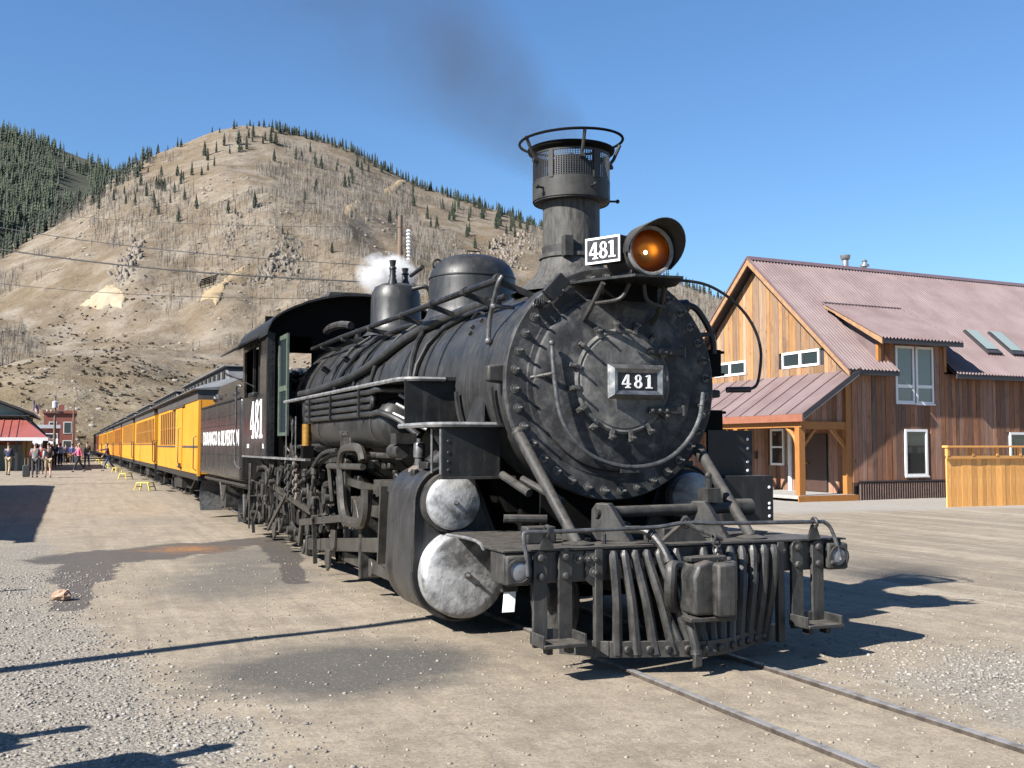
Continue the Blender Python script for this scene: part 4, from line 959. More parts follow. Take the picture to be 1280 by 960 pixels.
# ---- smokestack and spark arrester
SY = 9.04
st = part('smokestack', M().lathe([(0.56, -0.02), (0.47, 0.04), (0.375, 0.12), (0.315, 0.20), (0.285, 0.28), (0.28, 0.31), (0.298, 0.312), (0.298, 0.345), (0.264, 0.35), (0.262, 0.90)], (0, SY, 3.0), (0, 0, 1), 56, cap=False), 'stack_metal', LO, smooth=30)
part('strap', M().lathe([(0.266, 0), (0.272, 0), (0.272, 0.07), (0.266, 0.07)], (0, SY, 3.35), (0, 0, 1), 48, cap=False).bb(-0.20, -0.12, SY - 0.30, SY - 0.22, 3.30, 3.48), 'dusty_black', st)
sp = part('spark_arrester', M().lathe([(0.262, 0.0), (0.342, 0.005), (0.358, 0.015), (0.358, 0.20), (0.348, 0.20), (0.348, 0.0)], (0, SY, 3.83), (0, 0, 1), 56, cap=False), 'dusty_black', LO, smooth=30)
part('top_ring', M().lathe([(0.354, 0.0), (0.398, 0.03), (0.405, 0.055), (0.393, 0.062), (0.346, 0.03)], (0, SY, 4.275), (0, 0, 1), 56, cap=False), 'soot_shade_black', sp, smooth=30)
part('screen_frame', M().lathe([(0.352, 0.0), (0.360, 0.0), (0.360, 0.02), (0.352, 0.02)], (0, SY, 4.26), (0, 0, 1), 56, cap=False), 'dusty_black', sp)
scr = M()
for i in range(96):
    a = 2 * math.pi * i / 96; c, s = 0.353 * math.cos(a), 0.353 * math.sin(a); scr.beam((c, SY + s, 4.03), (c, SY + s, 4.27), 0.009, 0.004, up=(math.cos(a), math.sin(a), 0))
for j in range(14):
    z = 4.04 + j * 0.0165; scr.lathe([(0.3515, 0), (0.3545, 0), (0.3545, 0.004), (0.3515, 0.004)], (0, SY, z), (0, 0, 1), 56, cap=False)
o = part('mesh_screen', scr, 'spark_screen', sp, smooth=0); o['kind'] = 'stuff'
for a in (-75, 40, 130, 215): part('screen_post', M().box((0.356 * math.cos(R_(a)), SY + 0.356 * math.sin(R_(a)), 4.14), (0.018, 0.075 if a == -75 else 0.04, 0.25), rz=R_(a)), 'dusty_black', sp)
part('cone', M().lathe([(0.255, -0.25), (0.255, 0.1), (0.16, 0.30), (0.01, 0.36)], (0, SY, 3.95), (0, 0, 1), 40, cap=False), 'soot_shade_black', sp)
hoop = part('hoop', M().tube(arc((0, SY, 4.41), 0.478, 0, 2 * math.pi, 48, (1, 0, 0.045), (0, 1, -0.01)), 0.013, 8), 'soot_shade_black', sp)
for a in (-100, -10, 80, 185):
    c, s = math.cos(R_(a)), math.sin(R_(a)); part('hoop_bracket', M().tube([(0.356 * c, SY + 0.356 * s, 4.20), (0.41 * c, SY + 0.41 * s, 4.27), (0.473 * c, SY + 0.473 * s, 4.41)], 0.016, 8).cyl((0.346 * c, SY + .346 * s, 4.19), (0.40 * c, SY + .40 * s, 4.20), 0.022, n=8), 'dusty_black', sp)
for a, z in ((200, 3.93), (-20, 3.86), (-85, 3.93)):
    c, s = math.cos(R_(a)), math.sin(R_(a)); part('lug', M().cyl((0.346 * c, SY + .346 * s, z), (0.426 * c, SY + .426 * s, z), 0.010, n=8).ball((0.431 * c, SY + .431 * s, z), 0.02, 8, 6), 'black_paint', sp)

# ---- domes
sd = part('sand_dome', M().lathe([(0.58, -0.06), (0.53, 0.02), (0.505, 0.10), (0.498, 0.40), (0.485, 0.50), (0.44, 0.59), (0.365, 0.66), (0.25, 0.705), (0.12, 0.722), (0.005, 0.726)], (0, 11.72, 3.06), (0, 0, 1), 56, cap=False), 'boiler_paint', LO, smooth=30)
part('dome_seam', M().lathe([(0.493, 0), (0.504, 0.004), (0.504, 0.018), (0.490, 0.022)], (0, 11.72, 3.50), (0, 0, 1), 56, cap=False), 'boiler_paint', sd)
part('lid_handle', M().tube([(-0.10, 11.62, 3.77), (-0.10, 11.62, 3.82), (0.06, 11.62, 3.82), (0.06, 11.62, 3.77)], 0.008, 6), 'black_paint', sd)
part('lifting_eye', M().tube(arc((-0.42, 11.72, 3.66), 0.055, 0, 2 * math.pi, 14, (1, 0, 0), (0, 0, 1)), 0.012, 6), 'black_paint', sd)
sm = part('steam_dome', M().lathe([(0.48, -0.03), (0.40, 0.05), (0.36, 0.14), (0.352, 0.50), (0.34, 0.60), (0.30, 0.68), (0.22, 0.725), (0.10, 0.74), (0.005, 0.742)], (0, 14.9, 3.16), (0, 0, 1), 56, cap=False), 'boiler_paint', LO, smooth=30)
for x, y, h in ((-0.10, 14.72, 0.30), (0.12, 14.85, 0.22), (-0.02, 15.0, 0.2)):
    part('safety_valve', M().lathe([(0.07, -0.08), (0.065, 0.0), (0.045, 0.05), (0.04, h * .55), (0.055, h * .6), (0.05, h * .68), (0.035, h * .72), (0.045, h * .9), (0.05, h)], (x, y, 3.90), (0, 0, 1), 16), 'black_paint', sm)
part('whistle_pipe', M().tube(smooth_path([(0.12, 14.5, 3.78), (0.30, 14.4, 3.80), (0.36, 14.4, 3.62), (0.30, 14.3, 3.3)]), 0.03, 10).cyl((0.13, 14.6, 3.98), (0.13, 14.05, 4.02), 0.028, n=10), 'black_paint', LO)
tb = part('turret', M().cyl((-0.35, 15.9, 3.16), (0.4, 15.9, 3.16), 0.07, n=14).cyl((-0.3, 15.9, 3.05), (-0.3, 15.9, 3.34), 0.045, n=12), 'black_paint', LO)
part('bell_stand', M().cyl((0.25, 13.3, 3.2), (0.25, 13.3, 3.42), 0.05, n=12), 'black_paint', LO)
part('generator', M().cyl((0.25, 10.4, 3.12), (0.25, 10.75, 3.12), 0.10, n=16).cyl((0.25, 10.3, 3.12), (0.25, 10.4, 3.12), 0.06, n=14), 'black_paint', LO)

# ---- piping on the boiler
hrl = part('handrail', M().tube([(-0.86, 8.62, 3.03), (-0.86, 10.0, 3.04), (-0.86, 12.0, 3.05), (-0.87, 14.5, 3.07), (-0.88, 16.4, 3.06)], 0.030, 10), 'black_paint', LO)
part('grab_bar', M().tube(smooth_path([(-0.86, 8.60, 3.05), (-0.89, 8.62, 2.98), (-0.90, 8.74, 2.78), (-0.90, 8.80, 2.66), (-0.90, 8.82, 2.53)]), 0.021, 10).ball((-0.90, 8.82, 2.51), 0.034, 10, 8), 'dull_steel', LO)
part('grab_post', M().tube([(-0.89, 8.70, 2.80), (-0.70, 8.72, 2.80)], 0.018, 8).ball((-0.895, 8.71, 2.80), 0.03, 8, 6), 'dull_steel', LO)
for y in (8.70, 9.55, 10.55, 11.6, 13.0, 14.4, 15.7):
    q = bpt(y + 0.02, 34, 0.0); part('rail_bracket', M().beam((-0.86, y, 3.02), q, 0.055, 0.014, up=(0, 1, 0)).cyl((-0.86, y - .04, 3.04), (-0.86, y + .04, 3.04), 0.042, n=10), 'dusty_black', hrl)
part('sand_pipe', M().tube([bpt(y, d, 0.035) for y, d in ((11.5, 26), (11.45, 34), (11.35, 44), (11.2, 56), (11.05, 68), (10.95, 80), (10.9, 88))], 0.035, 10), 'black_paint', LO)
part('sand_pipe', M().tube([bpt(y, d, 0.035) for y, d in ((11.9, 26), (12.05, 34), (12.2, 44), (12.3, 56), (12.4, 68), (12.45, 84))], 0.030, 10), 'black_paint', LO)
part('steam_pipe', M().tube([bpt(y, d, 0.06) for y, d in ((9.9, 30), (10.4, 33), (10.9, 37), (11.3, 42), (11.7, 50), (12.1, 60), (12.6, 68), (13.2, 73), (14.2, 76), (15.4, 78), (16.2, 78))], 0.052, 12), 'boiler_paint', LO)
part('feed_pipe', M().tube([bpt(y, d, 0.05) for y, d in ((9.5, 28), (10.5, 29), (11.5, 31), (12.5, 33), (13.2, 40), (13.5, 52), (13.8, 66), (14.0, 80))], 0.030, 10), 'black_paint', LO)
part('air_line', M().tube([bpt(y, d, 0.035) for y, d in ((9.4, 36), (10.2, 38), (10.6, 46), (10.75, 58), (10.8, 72), (10.8, 84))], 0.030, 10), 'black_paint', LO)
part('air_line', M().tube([bpt(y, d, 0.03) for y, d in ((12.6, 30), (13.0, 42), (13.1, 55), (13.15, 70), (13.2, 84))], 0.022, 8), 'black_paint', LO)
part('air_line', M().tube([bpt(y, d, 0.03) for y, d in ((14.2, 30), (14.4, 44), (14.5, 60), (14.55, 84))], 0.022, 8), 'black_paint', LO)
part('lagged_hose', M().tube(smooth_path([(-0.62, 16.6, 3.36), (-0.68, 16.0, 3.36), (-0.66, 15.4, 3.34), (-0.60, 15.1, 3.30)]), 0.055, 10), 'dusty_black', LO)
for y, d in ((13.9, 58), (15.0, 62)):
    q = bpt(y, d, 0.0); part('wash_plug', M().cyl(q, q + Vector((-0.10, 0, 0.06)), 0.04, n=10).beam(q + Vector((-0.08, -0.1, 0.07)), q + Vector((-0.08, 0.1, 0.07)), 0.05, 0.012), 'black_paint', LO)
for y, d in ((9.5, 48), (9.62, 52), (9.55, 57)): part('plug', M().cyl(bpt(y, d), bpt(y, d, 0.03), 0.022, n=8), 'dusty_black', LO)
part('valve_handle', M().tube([bpt(9.45, 45, 0.03), bpt(9.62, 43, 0.07), bpt(9.72, 47, 0.05)], 0.014, 6).tube([bpt(9.60, 43, 0.07), bpt(9.60, 40, 0.03)], 0.014, 6), 'black_paint', LO)
# smokebox side bracket (left) and stay plate
m = M().prism([(0, 0), (0.16, 0.02), (0.20, -0.08), (0.16, -0.15), (0.0, -0.13)], (-1.10, 8.30, 2.26), (1, 0, 0), (0, 0, 1), (0, 0.09, 0))
part('side_bracket', m, 'dusty_black', LO, bevel=0.02)
for y, z0, z1 in ((8.52, 1.80, 2.08), (9.42, 1.80, 2.10)):
    m = M()
    for k in range(6):
        a0, a1 = R_(92 + k * 3.2), R_(92 + (k + 1) * 3.2); m.beam((-0.99 * math.sin(a0), y, ZC + 0.99 * math.cos(a0)), (-0.99 * math.sin(a1), y, ZC + .99 * math.cos(a1)), 0.06, 0.02, up=(1, 0, 0))
    part('stay', m, 'dusty_black', LO)
part('saddle_gusset', M().prism([(-0.22, 0), (0.22, 0), (0.08, 0.26), (0.0, 0.29), (-0.08, 0.26)], (-0.97, 8.95, 1.80), (0, 1, 0), (0.22, 0, 1), (-0.02, 0, 0)), 'boiler_paint', LO)

# ---- running boards and panels, both sides
for s in (-1, 1):
    def X(a, b): return (min(s * a, s * b), max(s * a, s * b))
    pl = [(0.86, 9.56), (1.28, 9.56), (1.38, 9.60), (1.44, 9.68), (1.45, 9.80), (1.45, 15.45), (0.92, 15.45)]
    rb = part('running_board', M().prism([(s * a, b) for a, b in pl], (0, 0, 2.205), (1, 0, 0), (0, 1, 0), (0, 0, 0.032)), 'black_paint', LO)
    part('edge_strip', M().tube([(s * a, b, 2.215) for a, b in ((1.05, 9.548), (1.28, 9.552), (1.385, 9.595), (1.448, 9.68), (1.458, 9.80), (1.458, 15.45))], 0.022, 6), 'edge_steel', rb)
    part('front_panel', M().bb(*X(0.93, 1.42), 9.60, 9.62, 1.80, 2.205), 'black_paint', rb)
    if s < 0:
        pl = [(0.78, 8.55), (1.20, 8.55), (1.38, 8.62), (1.45, 8.76), (1.46, 9.60), (0.8, 9.60)]
        lb = part('lower_board', M().prism([(s * a, b) for a, b in pl], (0, 0, 1.765), (1, 0, 0), (0, 1, 0), (0, 0, 0.034)), 'black_paint', LO)
        part('edge_strip', M().tube([(s * a, b, 1.78) for a, b in ((0.80, 8.538), (1.20, 8.542), (1.385, 8.612), (1.458, 8.76), (1.468, 9.60))], 0.024, 6), 'edge_steel', lb)
        pn = part('front_panel', M().bb(-1.385, -0.87, 8.62, 8.64, 1.345, 1.765), 'black_paint', lb)
        part('sill', M().bb(-1.40, -0.74, 8.58, 8.66, 1.325, 1.345), 'dusty_black', lb)
        part('loop_handle', M().tube([(-1.385, 8.66, 1.37), (-1.385, 8.66, 1.74), (-1.385, 8.90, 1.75), (-1.385, 8.90, 1.37)], 0.012, 8), 'bright_steel', lb)
        for z in (1.40, 1.47, 1.545, 1.64): put('rivet', ball_nut(.014, .008, 'rivet', 'dusty_black'), (-1.33, 8.62, z), lb)

# ---- cylinders: jacket is the hull round piston and valve chests
def hull(pts):
    pts = sorted(set(pts)); 
    def half(ps):
        h = []
        for p in ps:
            while len(h) > 1 and (h[-1][0] - h[-2][0]) * (p[1] - h[-2][1]) - (h[-1][1] - h[-2][1]) * (p[0] - h[-2][0]) <= 0: h.pop()
            h.append(p)
        return h
    a, b = half(pts), half(pts[::-1]); return a[:-1] + b[:-1]
for s in (-1, 1):
    cx, cz, cr, vx, vz, vr = -1.085, 0.52, 0.425, -1.185, 1.115, 0.30
    hp_ = hull([(cx + cr * math.cos(2 * math.pi * i / 48), cz + cr * math.sin(2 * math.pi * i / 48)) for i in range(48)] + [(vx + vr * math.cos(2 * math.pi * i / 48), vz + vr * math.sin(2 * math.pi * i / 48)) for i in range(48)])
    hp_ = [(-s * x, z) for x, z in hp_]
    cj = part('cylinder_jacket', M().prism(hp_, (0, 9.06, 0), (1, 0, 0), (0, 0, 1), (0, 0.86, 0)), 'cylinder_paint' if 'cylinder_paint' in MATS else 'boiler_paint', LO, smooth=30, bevel=0.012)
    part('jacket_lip', M().tube([(x * 1.003, 9.05, z) for x, z in hp_] + [(hp_[0][0], 9.05, hp_[0][1])], 0.016, 6), 'dusty_black', cj)
    c = (-s * cx, 8.86, cz - 0.02)
    pc_ = part('piston_head', M().lathe([(0.375, 0.22), (0.375, 0.05), (0.365, 0.02), (0.34, 0.004), (0.26, -0.004), (0.10, -0.008), (0.004, -0.008)], c, (0, 1, 0), 48, cap=False), 'silver_paint', LO, smooth=40)
    if s < 0:
        part('centre_stud', M().lathe([(0.028, 0), (0.028, 0.03), (0.016, 0.032), (0.016, 0.09), (0.010, 0.10)], (c[0], c[1] - 0.005, c[2]), FR, 10), 'bolt_steel', pc_)
    c2 = (-s * vx, 8.86, vz)
    vc_ = part('valve_head', M().lathe([(0.235, 0.22), (0.235, 0.04), (0.228, 0.015), (0.21, 0.003), (0.004, 0.0)], c2, (0, 1, 0), 40, cap=False), 'silver_paint', LO, smooth=40)
    part('valve_collar', M().lathe([(0.262, 0.24), (0.262, 0.10), (0.236, 0.09)], c2, (0, 1, 0), 40, cap=False), 'dusty_black', vc_)
    if s < 0: part('centre_stud', M().lathe([(0.020, 0), (0.020, 0.02), (0.011, 0.022), (0.011, 0.085)], (c2[0], c2[1], c2[2]), FR, 10), 'bolt_steel', vc_)
    # relief valve and bosses on top of the chest
    rx = -s * -1.25
    part('relief_valve', M().lathe([(0.05, 0.0), (0.05, 0.05), (0.042, 0.055), (0.042, 0.10), (0.055, 0.105), (0.055, 0.22), (0.045, 0.24), (0.025, 0.245), (0.025, 0.28)], (rx, 9.70, 1.39), (0, 0, 1), 14), 'dull_steel', LO)
    part('valve_boss', M().lathe([(0.115, 0), (0.10, 0.09), (0.06, 0.12)], (rx, 9.70, 1.30), (0, 0, 1), 18), 'rust_pipe', LO)
    part('steam_flange', M().bb(rx - .10, rx + .10, 9.15, 9.40, 1.40, 1.46).cyl((rx, 9.28, 1.40), (rx * .6, 9.28, 1.85), 0.11, n=16), 'black_paint', LO, bevel=0.008)
    part('lug', M().box((rx - s * -0.12, 9.45, 1.34), (0.05, 0.10, 0.10)), 'black_paint', LO, bevel=0.01)
o = part('oil_lubricator', M().cyl((-1.32, 10.0, 1.55), (-1.32, 10.35, 1.55), 0.07, n=14).bb(-1.40, -1.20, 9.95, 10.15, 1.62, 1.72), 'dusty_black', LO)

# ---- pilot beam, deck, steps, lamps
pb = part('pilot_beam', M().bb(-1.44, 1.44, 7.09, 7.36, 0.635, 0.862), 'pilot_paint', LO, bevel=0.012)
part('beam_cap', M().bb(-1.46, 1.46, 7.06, 7.45, 0.862, 0.876), 'dusty_black', pb, bevel=0.003)
for s in (-1, 1):
    pl = [(0.45, 7.455), (1.45, 7.455), (1.36, 7.75), (1.27, 8.1), (1.25, 8.4), (1.30, 8.72), (1.20, 8.85), (0.45, 8.85)]
    dk = part('deck_plate', M().prism([(s * a, b) for a, b in pl], (0, 0, 0.845), (1, 0, 0), (0, 1, 0), (0, 0, 0.022)), 'dusty_black', LO)
    part('deck_edge', M().tube([(s * a, b, 0.858) for a, b in ((1.455, 7.46), (1.36, 7.75), (1.275, 8.1), (1.255, 8.4), (1.305, 8.72))], 0.014, 6), 'edge_steel', dk)
for s in (-1, 1):
    for x in (1.18, 0.987):
        sx = s * x; hg = part('step_hanger', M().prism([(-0.052, -0.62), (0.052, -0.62), (0.052, 0.01), (0.04, 0.035), (0.02, 0.047), (-0.02, 0.047), (-0.04, 0.035), (-0.052, 0.01)], (sx, 7.05, 0.818), (1, 0, 0), (0, 0, 1), (0, 0.035, 0)), 'pilot_paint', LO, bevel=0.003)
        for z in (0.815, 0.685): put('bolt', DOMENUT, (sx, 7.05, z), hg)
    st_ = part('footstep', M().bb(s * 1.085 - 0.16, s * 1.085 + 0.16, 6.83, 7.08, 0.225, 0.25), 'pilot_paint', LO, bevel=0.005)
    part('step_lip', M().bb(s * 1.085 - 0.165, s * 1.085 - 0.145, 6.85, 7.08, 0.225, 0.31).bb(s * 1.085 + 0.145, s * 1.085 + 0.165, 6.85, 7.08, 0.225, 0.31).bb(s * 1.085 - 0.145, s * 1.085 + 0.145, 7.065, 7.085, 0.25, 0.32), 'pilot_paint', st_, bevel=0.003)
    for q in (-.08, .08): part('step_bracket', M().bb(s * 1.085 + q - .02, s * 1.085 + q + .02, 6.92, 7.0, 0.17, 0.225), 'dusty_black', st_)
    lx = s * 1.355
    lh = part('marker_lamp', M().bb(lx - .095, lx + .095, 7.02, 7.09, 0.635, 0.842), 'dusty_black', LO, bevel=0.02)
    part('lens', M().lathe([(0.072, 0.0), (0.066, -0.005), (0.04, -0.010), (0.003, -0.012)], (lx, 7.02, 0.735), (0, 1, 0), 28, cap=False), 'lamp_lens', lh)
    part('lens_ring', M().lathe([(0.09, 0.004), (0.09, -0.014), (0.074, -0.016), (0.072, 0.002)], (lx, 7.02, 0.735), (0, 1, 0), 28, cap=False), 'dusty_black', lh)
    for x, z in ((0.87, 0.80), (0.80, 0.80), (0.74, 0.70)): put('bolt', BOLT_FLAT, (s * x, 7.09, z), pb)
part('tag_plate', M().prism([(-0.045, 0), (0.045, 0), (0.075, 0.17), (-0.015, 0.17)], (-1.33, 7.28, 0.42), (1, 0, 0), (0, 0.2, 1), (0, 0.008, 0)), 'white_paint', LO)
part('tag_holder', M().bb(-1.37, -1.25, 7.3, 7.34, 0.56, 0.66), 'dusty_black', LO)
# uncoupling rod with bent ends
rod = smooth_path([(-1.298, 7.0, 0.70), (-1.30, 7.02, 0.84), (-1.318, 7.03, 0.97), (-1.285, 7.03, 1.003), (-1.14, 7.03, 1.0), (-0.60, 7.03, 1.005), (-0.25, 7.03, 1.01), (-0.02, 7.03, 1.035), (0.30, 7.03, 1.022), (1.13, 7.03, 1.012), (1.23, 7.03, 1.005), (1.30, 7.03, 0.94), (1.36, 7.01, 0.74), (1.34, 7.0, 0.70), (1.27, 7.0, 0.70)], 4)
ur = part('uncoupling_rod', M().tube(rod, 0.0155, 8), 'dull_steel', LO)
for x in (-1.14, 1.135):
    part('rod_eye', M().tube(arc((x, 7.03, 1.005), 0.036, 0, 2 * math.pi, 14, (0, 1, 0), (0, 0, 1)), 0.013, 6).prism([(-.06, 0), (.06, 0), (.02, .11), (-.02, .11)], (x, 7.03, 0.876), (1, 0, 0), (0, 0, 1), (0, 0.02, 0)), 'pilot_paint', ur)
part('rod_arm', M().tube([(-0.02, 7.03, 1.03), (0.10, 6.96, 0.97), (0.22, 6.90, 0.915)], 0.018, 8).tube(arc((-0.02, 7.03, 1.035), 0.035, 0, 2 * math.pi, 12, (1, 0, 0), (0, 0, 1)), 0.012, 6), 'pilot_paint', ur)
# ---- pilot (cowcatcher)
BZ = 0.10; bot = [(-0.80, 7.28), (-0.66, 7.02), (0.16, 6.86), (1.0, 7.20)]
bot = [(-0.92, 7.30), (-0.66, 7.02), (0.0, 6.80), (0.20, 6.84), (1.02, 7.30)]
bb_ = M()
for (x0, y0), (x1, y1) in zip(bot[:-1], bot[1:]): bb_.beam((x0, y0, BZ + .055), (x1, y1, BZ + .055), 0.03, 0.115)
pbar = part('pilot_bar', bb_, 'pilot_paint', LO, bevel=0.004)
def bot_at(x): return float(np.interp(x, [p[0] for p in bot], [p[1] for p in bot]))
for x in (-0.55, -0.40, -0.27, -0.14, -0.02, 0.12, 0.26, 0.36, 0.47, 0.58, 0.69):
    o = put('bolt', DOMENUT, (x, bot_at(x) - 0.018, BZ + .055), pbar)
for xt, xb in ((-0.62, -0.60), (-0.53, -0.47), (-0.44, -0.34), (-0.345, -0.21), (-0.24, -0.08), (-0.10, 0.02), (0.13, 0.08), (0.25, 0.16), (0.36, 0.26), (0.46, 0.38), (0.56, 0.50), (0.66, 0.62), (0.75, 0.73)):
    yb = bot_at(xb); part('pilot_tube', M().tube(smooth_path([(xt, 7.03, 0.85), (xt, 7.02, 0.78), (xt * .55 + xb * .45, 6.99 * .6 + yb * .4, 0.50), (xb, yb + 0.015, 0.12)], 4), [0.020, 0.024, 0.03, 0.034, 0.036, 0.036, 0.036, 0.036, 0.036, 0.037, 0.038, 0.040, 0.046], 8), 'pilot_paint', LO)
for s in (-1, 1): part('pilot_end', M().prism([(-0.03, 0.10), (0.03, 0.10), (0.03, 0.86), (-0.03, 0.86)], (s * 0.70 - (.02 if s < 0 else -.14), 7.055, 0), (1, 0, 0), (0, 0, 1), (0, 0.05, 0)), 'pilot_paint', LO, bevel=0.004)
o = part('pilot_bracket', M().prism([(0, 0), (0.13, 0), (0.13, -0.24), (0.09, -0.27), (0.0, -0.20)], (-0.82, 7.07, 0.85), (1, 0, 0), (0, 0, 1), (0, 0.03, 0)), 'pilot_paint', LO)
for z in (0.80, 0.70): put('bolt', BOLT_FLAT, (-0.755, 7.07, z), o)
# ---- knuckle coupler
cp = M().prism([(-0.19, -0.18), (-0.02, -0.185), (0.0, -0.17), (0.0, 0.15), (-0.05, 0.20), (-0.16, 0.17), (-0.20, 0.08)], (0.0, 6.62, 0.60), (1, 0, 0), (0, 0, 1), (0, 0.22, 0))
ck = part('coupler', cp, 'pilot_paint', LO, bevel=0.022)
part('knuckle', M().prism([(-0.035, -0.24), (0.10, -0.26), (0.135, -0.20), (0.135, -0.05), (0.06, 0.02), (-0.03, 0.0)], (-0.02, 6.78, 0.415), (1, 0, 0), (0, 1, 0), (0, 0, 0.36)), 'pilot_paint', ck, bevel=0.016)
part('guard_arm', M().prism([(0.0, -0.02), (0.24, 0.02), (0.27, 0.09), (0.26, 0.20), (0.0, 0.22)], (0.05, 6.80, 0.46), (1, 0, 0), (0, 1, 0), (0, 0, 0.30)), 'pilot_paint', ck, bevel=0.02)
part('shank', M().bb(-0.10, 0.10, 6.83, 7.3, 0.52, 0.70), 'pilot_paint', ck, bevel=0.01)
part('lift_plate', M().prism([(-0.16, 0.0), (0.14, 0.0), (0.18, 0.10), (0.0, 0.16), (-0.16, 0.10)], (-0.02, 6.70, 0.785), (1, 0, 0), (0, 1, 0), (0, 0, 0.03)), 'dusty_black', ck, bevel=0.006)
part('carrier', M().prism([(-0.20, 0.0), (0.16, -0.03), (0.20, 0.10), (-0.20, 0.14)], (-0.02, 6.64, 0.37), (1, 0, 0), (0, 1, 0), (0, 0, 0.035)), 'running_gear', ck, bevel=0.008)
part('elbow_pipe', M().tube(smooth_path([(-0.10, 6.95, 0.72), (-0.24, 6.85, 0.74), (-0.27, 6.82, 0.68), (-0.26, 6.85, 0.52), (-0.2, 6.9, 0.44)]), 0.045, 10), 'pilot_paint', ck)
ch = M()
for i in range(6):
    c = Vector((0.13 + 0.02 * (i % 2), 6.89 - 0.012 * i, 0.93 - 0.042 * i)); ch.tube(arc(c, 0.028, 0, 2 * math.pi, 12, (1, 0, 0) if i % 2 else (0, 1, 0), (0, 0, 1)), 0.008, 6)
part('lift_chain', ch, 'pilot_paint', ck)
# train-line hose hung down the pilot
hs = smooth_path([(-0.42, 7.22, 0.98), (-0.31, 7.10, 0.975), (-0.245, 6.99, 0.87), (-0.21, 6.90, 0.70), (-0.16, 6.82, 0.45), (-0.12, 6.76, 0.22), (-0.115, 6.74, 0.12)], 6)
ho = part('air_hose', M().tube(hs, 0.031, 10), 'pilot_paint', LO)
for i in (7, 15, 18, 33): part('hose_clamp', M().cyl(hs[i], hs[i] + (hs[i + 1] - hs[i]).normalized() * 0.035, 0.041, n=12), 'pilot_paint', ho)
part('gladhand', M().prism([(-0.03, -0.06), (0.03, -0.05), (0.035, 0.04), (-0.03, 0.05)], (-0.115, 6.71, 0.10), (1, 0, 0), (0, 0, 1), (0, 0.04, 0)), 'pilot_paint', ho, bevel=0.008)
part('signal_pipe', M().tube(smooth_path([(-0.30, 7.0, 0.62), (-0.25, 6.95, 0.42), (-0.21, 6.9, 0.30), (-0.18, 6.87, 0.2)]), [0.03] * 19, 10), 'pilot_paint', LO)
# ---- braces and cross shaft on the deck
for p, q in (((-0.865, 8.22, 1.70), (-0.775, 7.30, 0.88)), ((0.84, 8.22, 1.56), (0.74, 7.30, 0.88))):
    b = part('smokebox_brace', M().cyl(p, q, 0.050, 0.042, n=16), 'dull_grey' if 'dull_grey' in MATS else 'dusty_black', LO)
    part('brace_foot', M().lathe([(0.12, 0), (0.12, 0.012), (0.05, 0.03)], (q[0], q[1], 0.876), (0, 0, 1), 16), 'dusty_black', b)
    part('brace_pad', M().ball(p, 0.06, 10, 8), 'dusty_black', b)
sft = part('rocker_shaft', M().cyl((-0.47, 7.62, 1.085), (0.90, 7.62, 1.10), 0.045, n=16).cyl((0.80, 7.62, 1.10), (0.95, 7.62, 1.10), 0.07, n=16), 'dusty_black', LO)
for x in (-0.44, 0.42):
    part('shaft_bracket', M().prism([(-0.10, -0.22), (0.26, -0.22), (0.10, 0.02), (0.06, 0.07), (-0.05, 0.07), (-0.09, 0.02)], (x + 0.0, 7.58, 1.09), (0.55, -0.83, 0), (0, 0, 1), (0.07, 0.05, 0)), 'dusty_black', sft, bevel=0.01)
for x, y, w, h in ((-0.95, 7.62, 0.24, 0.13), (-0.62, 7.70, 0.14, 0.10), (-0.2, 7.7, 0.10, 0.14), (0.2, 7.55, 0.3, 0.10), (0.55, 7.8, 0.2, 0.16), (-0.12, 7.72, 0.22, 0.09)):
    part('deck_fitting', M().bb(x - w / 2, x + w / 2, y - 0.07, y + 0.07, 0.865, 0.865 + h), 'dusty_black', LO, bevel=0.012)
part('angle_plate', M().prism([(-0.2, 0), (0.2, 0), (0.06, 0.13), (-0.02, 0.13)], (0.10, 7.25, 0.878), (1, 0, 0), (0, 0, 1), (0, 0.05, 0)), 'pilot_paint', LO)
part('drain_pipe', M().tube([(-1.12, 7.9, 1.04), (-0.8, 7.8, 1.035)], 0.033, 10).tube([(-0.80, 8.3, 1.33), (-0.62, 7.9, 1.16)], 0.03, 10), 'dusty_black', LO)
part('blowdown_pipe', M().tube([(-0.90, 8.5, 1.36), (-0.80, 8.15, 1.22)], 0.035, 10), 'dusty_black', LO)
part('deck_valve', M().cyl((-0.20, 7.3, 0.876), (-0.20, 7.3, 0.97), 0.022, n=8).bb(-0.24, -0.16, 7.27, 7.33, 0.96, 0.99), 'pilot_paint', LO)
part('deck_pin', M().cyl((-.56, 7.3, .876), (-.56, 7.3, .95), .02, n=8), 'pilot_paint', LO)
part('valve_block', M().bb(0.50, 0.62, 7.55, 7.70, 1.15, 1.26).cyl((0.55, 7.62, 1.26), (0.55, 7.62, 1.34), 0.025, n=8).ball((.55, 7.62, 1.36), .03, 8, 6), 'dusty_black', LO)
part('inner_deck', M().bb(-0.45, 0.45, 7.46, 8.6, 0.80, 0.846).bb(-0.5, 0.5, 8.60, 8.64, 0.3, 1.25), 'soot_shade_black', LO)
# front frames, blackened to stand in for shade
part('frame_bar', M().bb(-0.42, -0.34, 7.36, 18.6, 0.5, 0.80).bb(0.34, 0.42, 7.36, 18.6, 0.5, 0.80), 'soot_shade_black', LO)

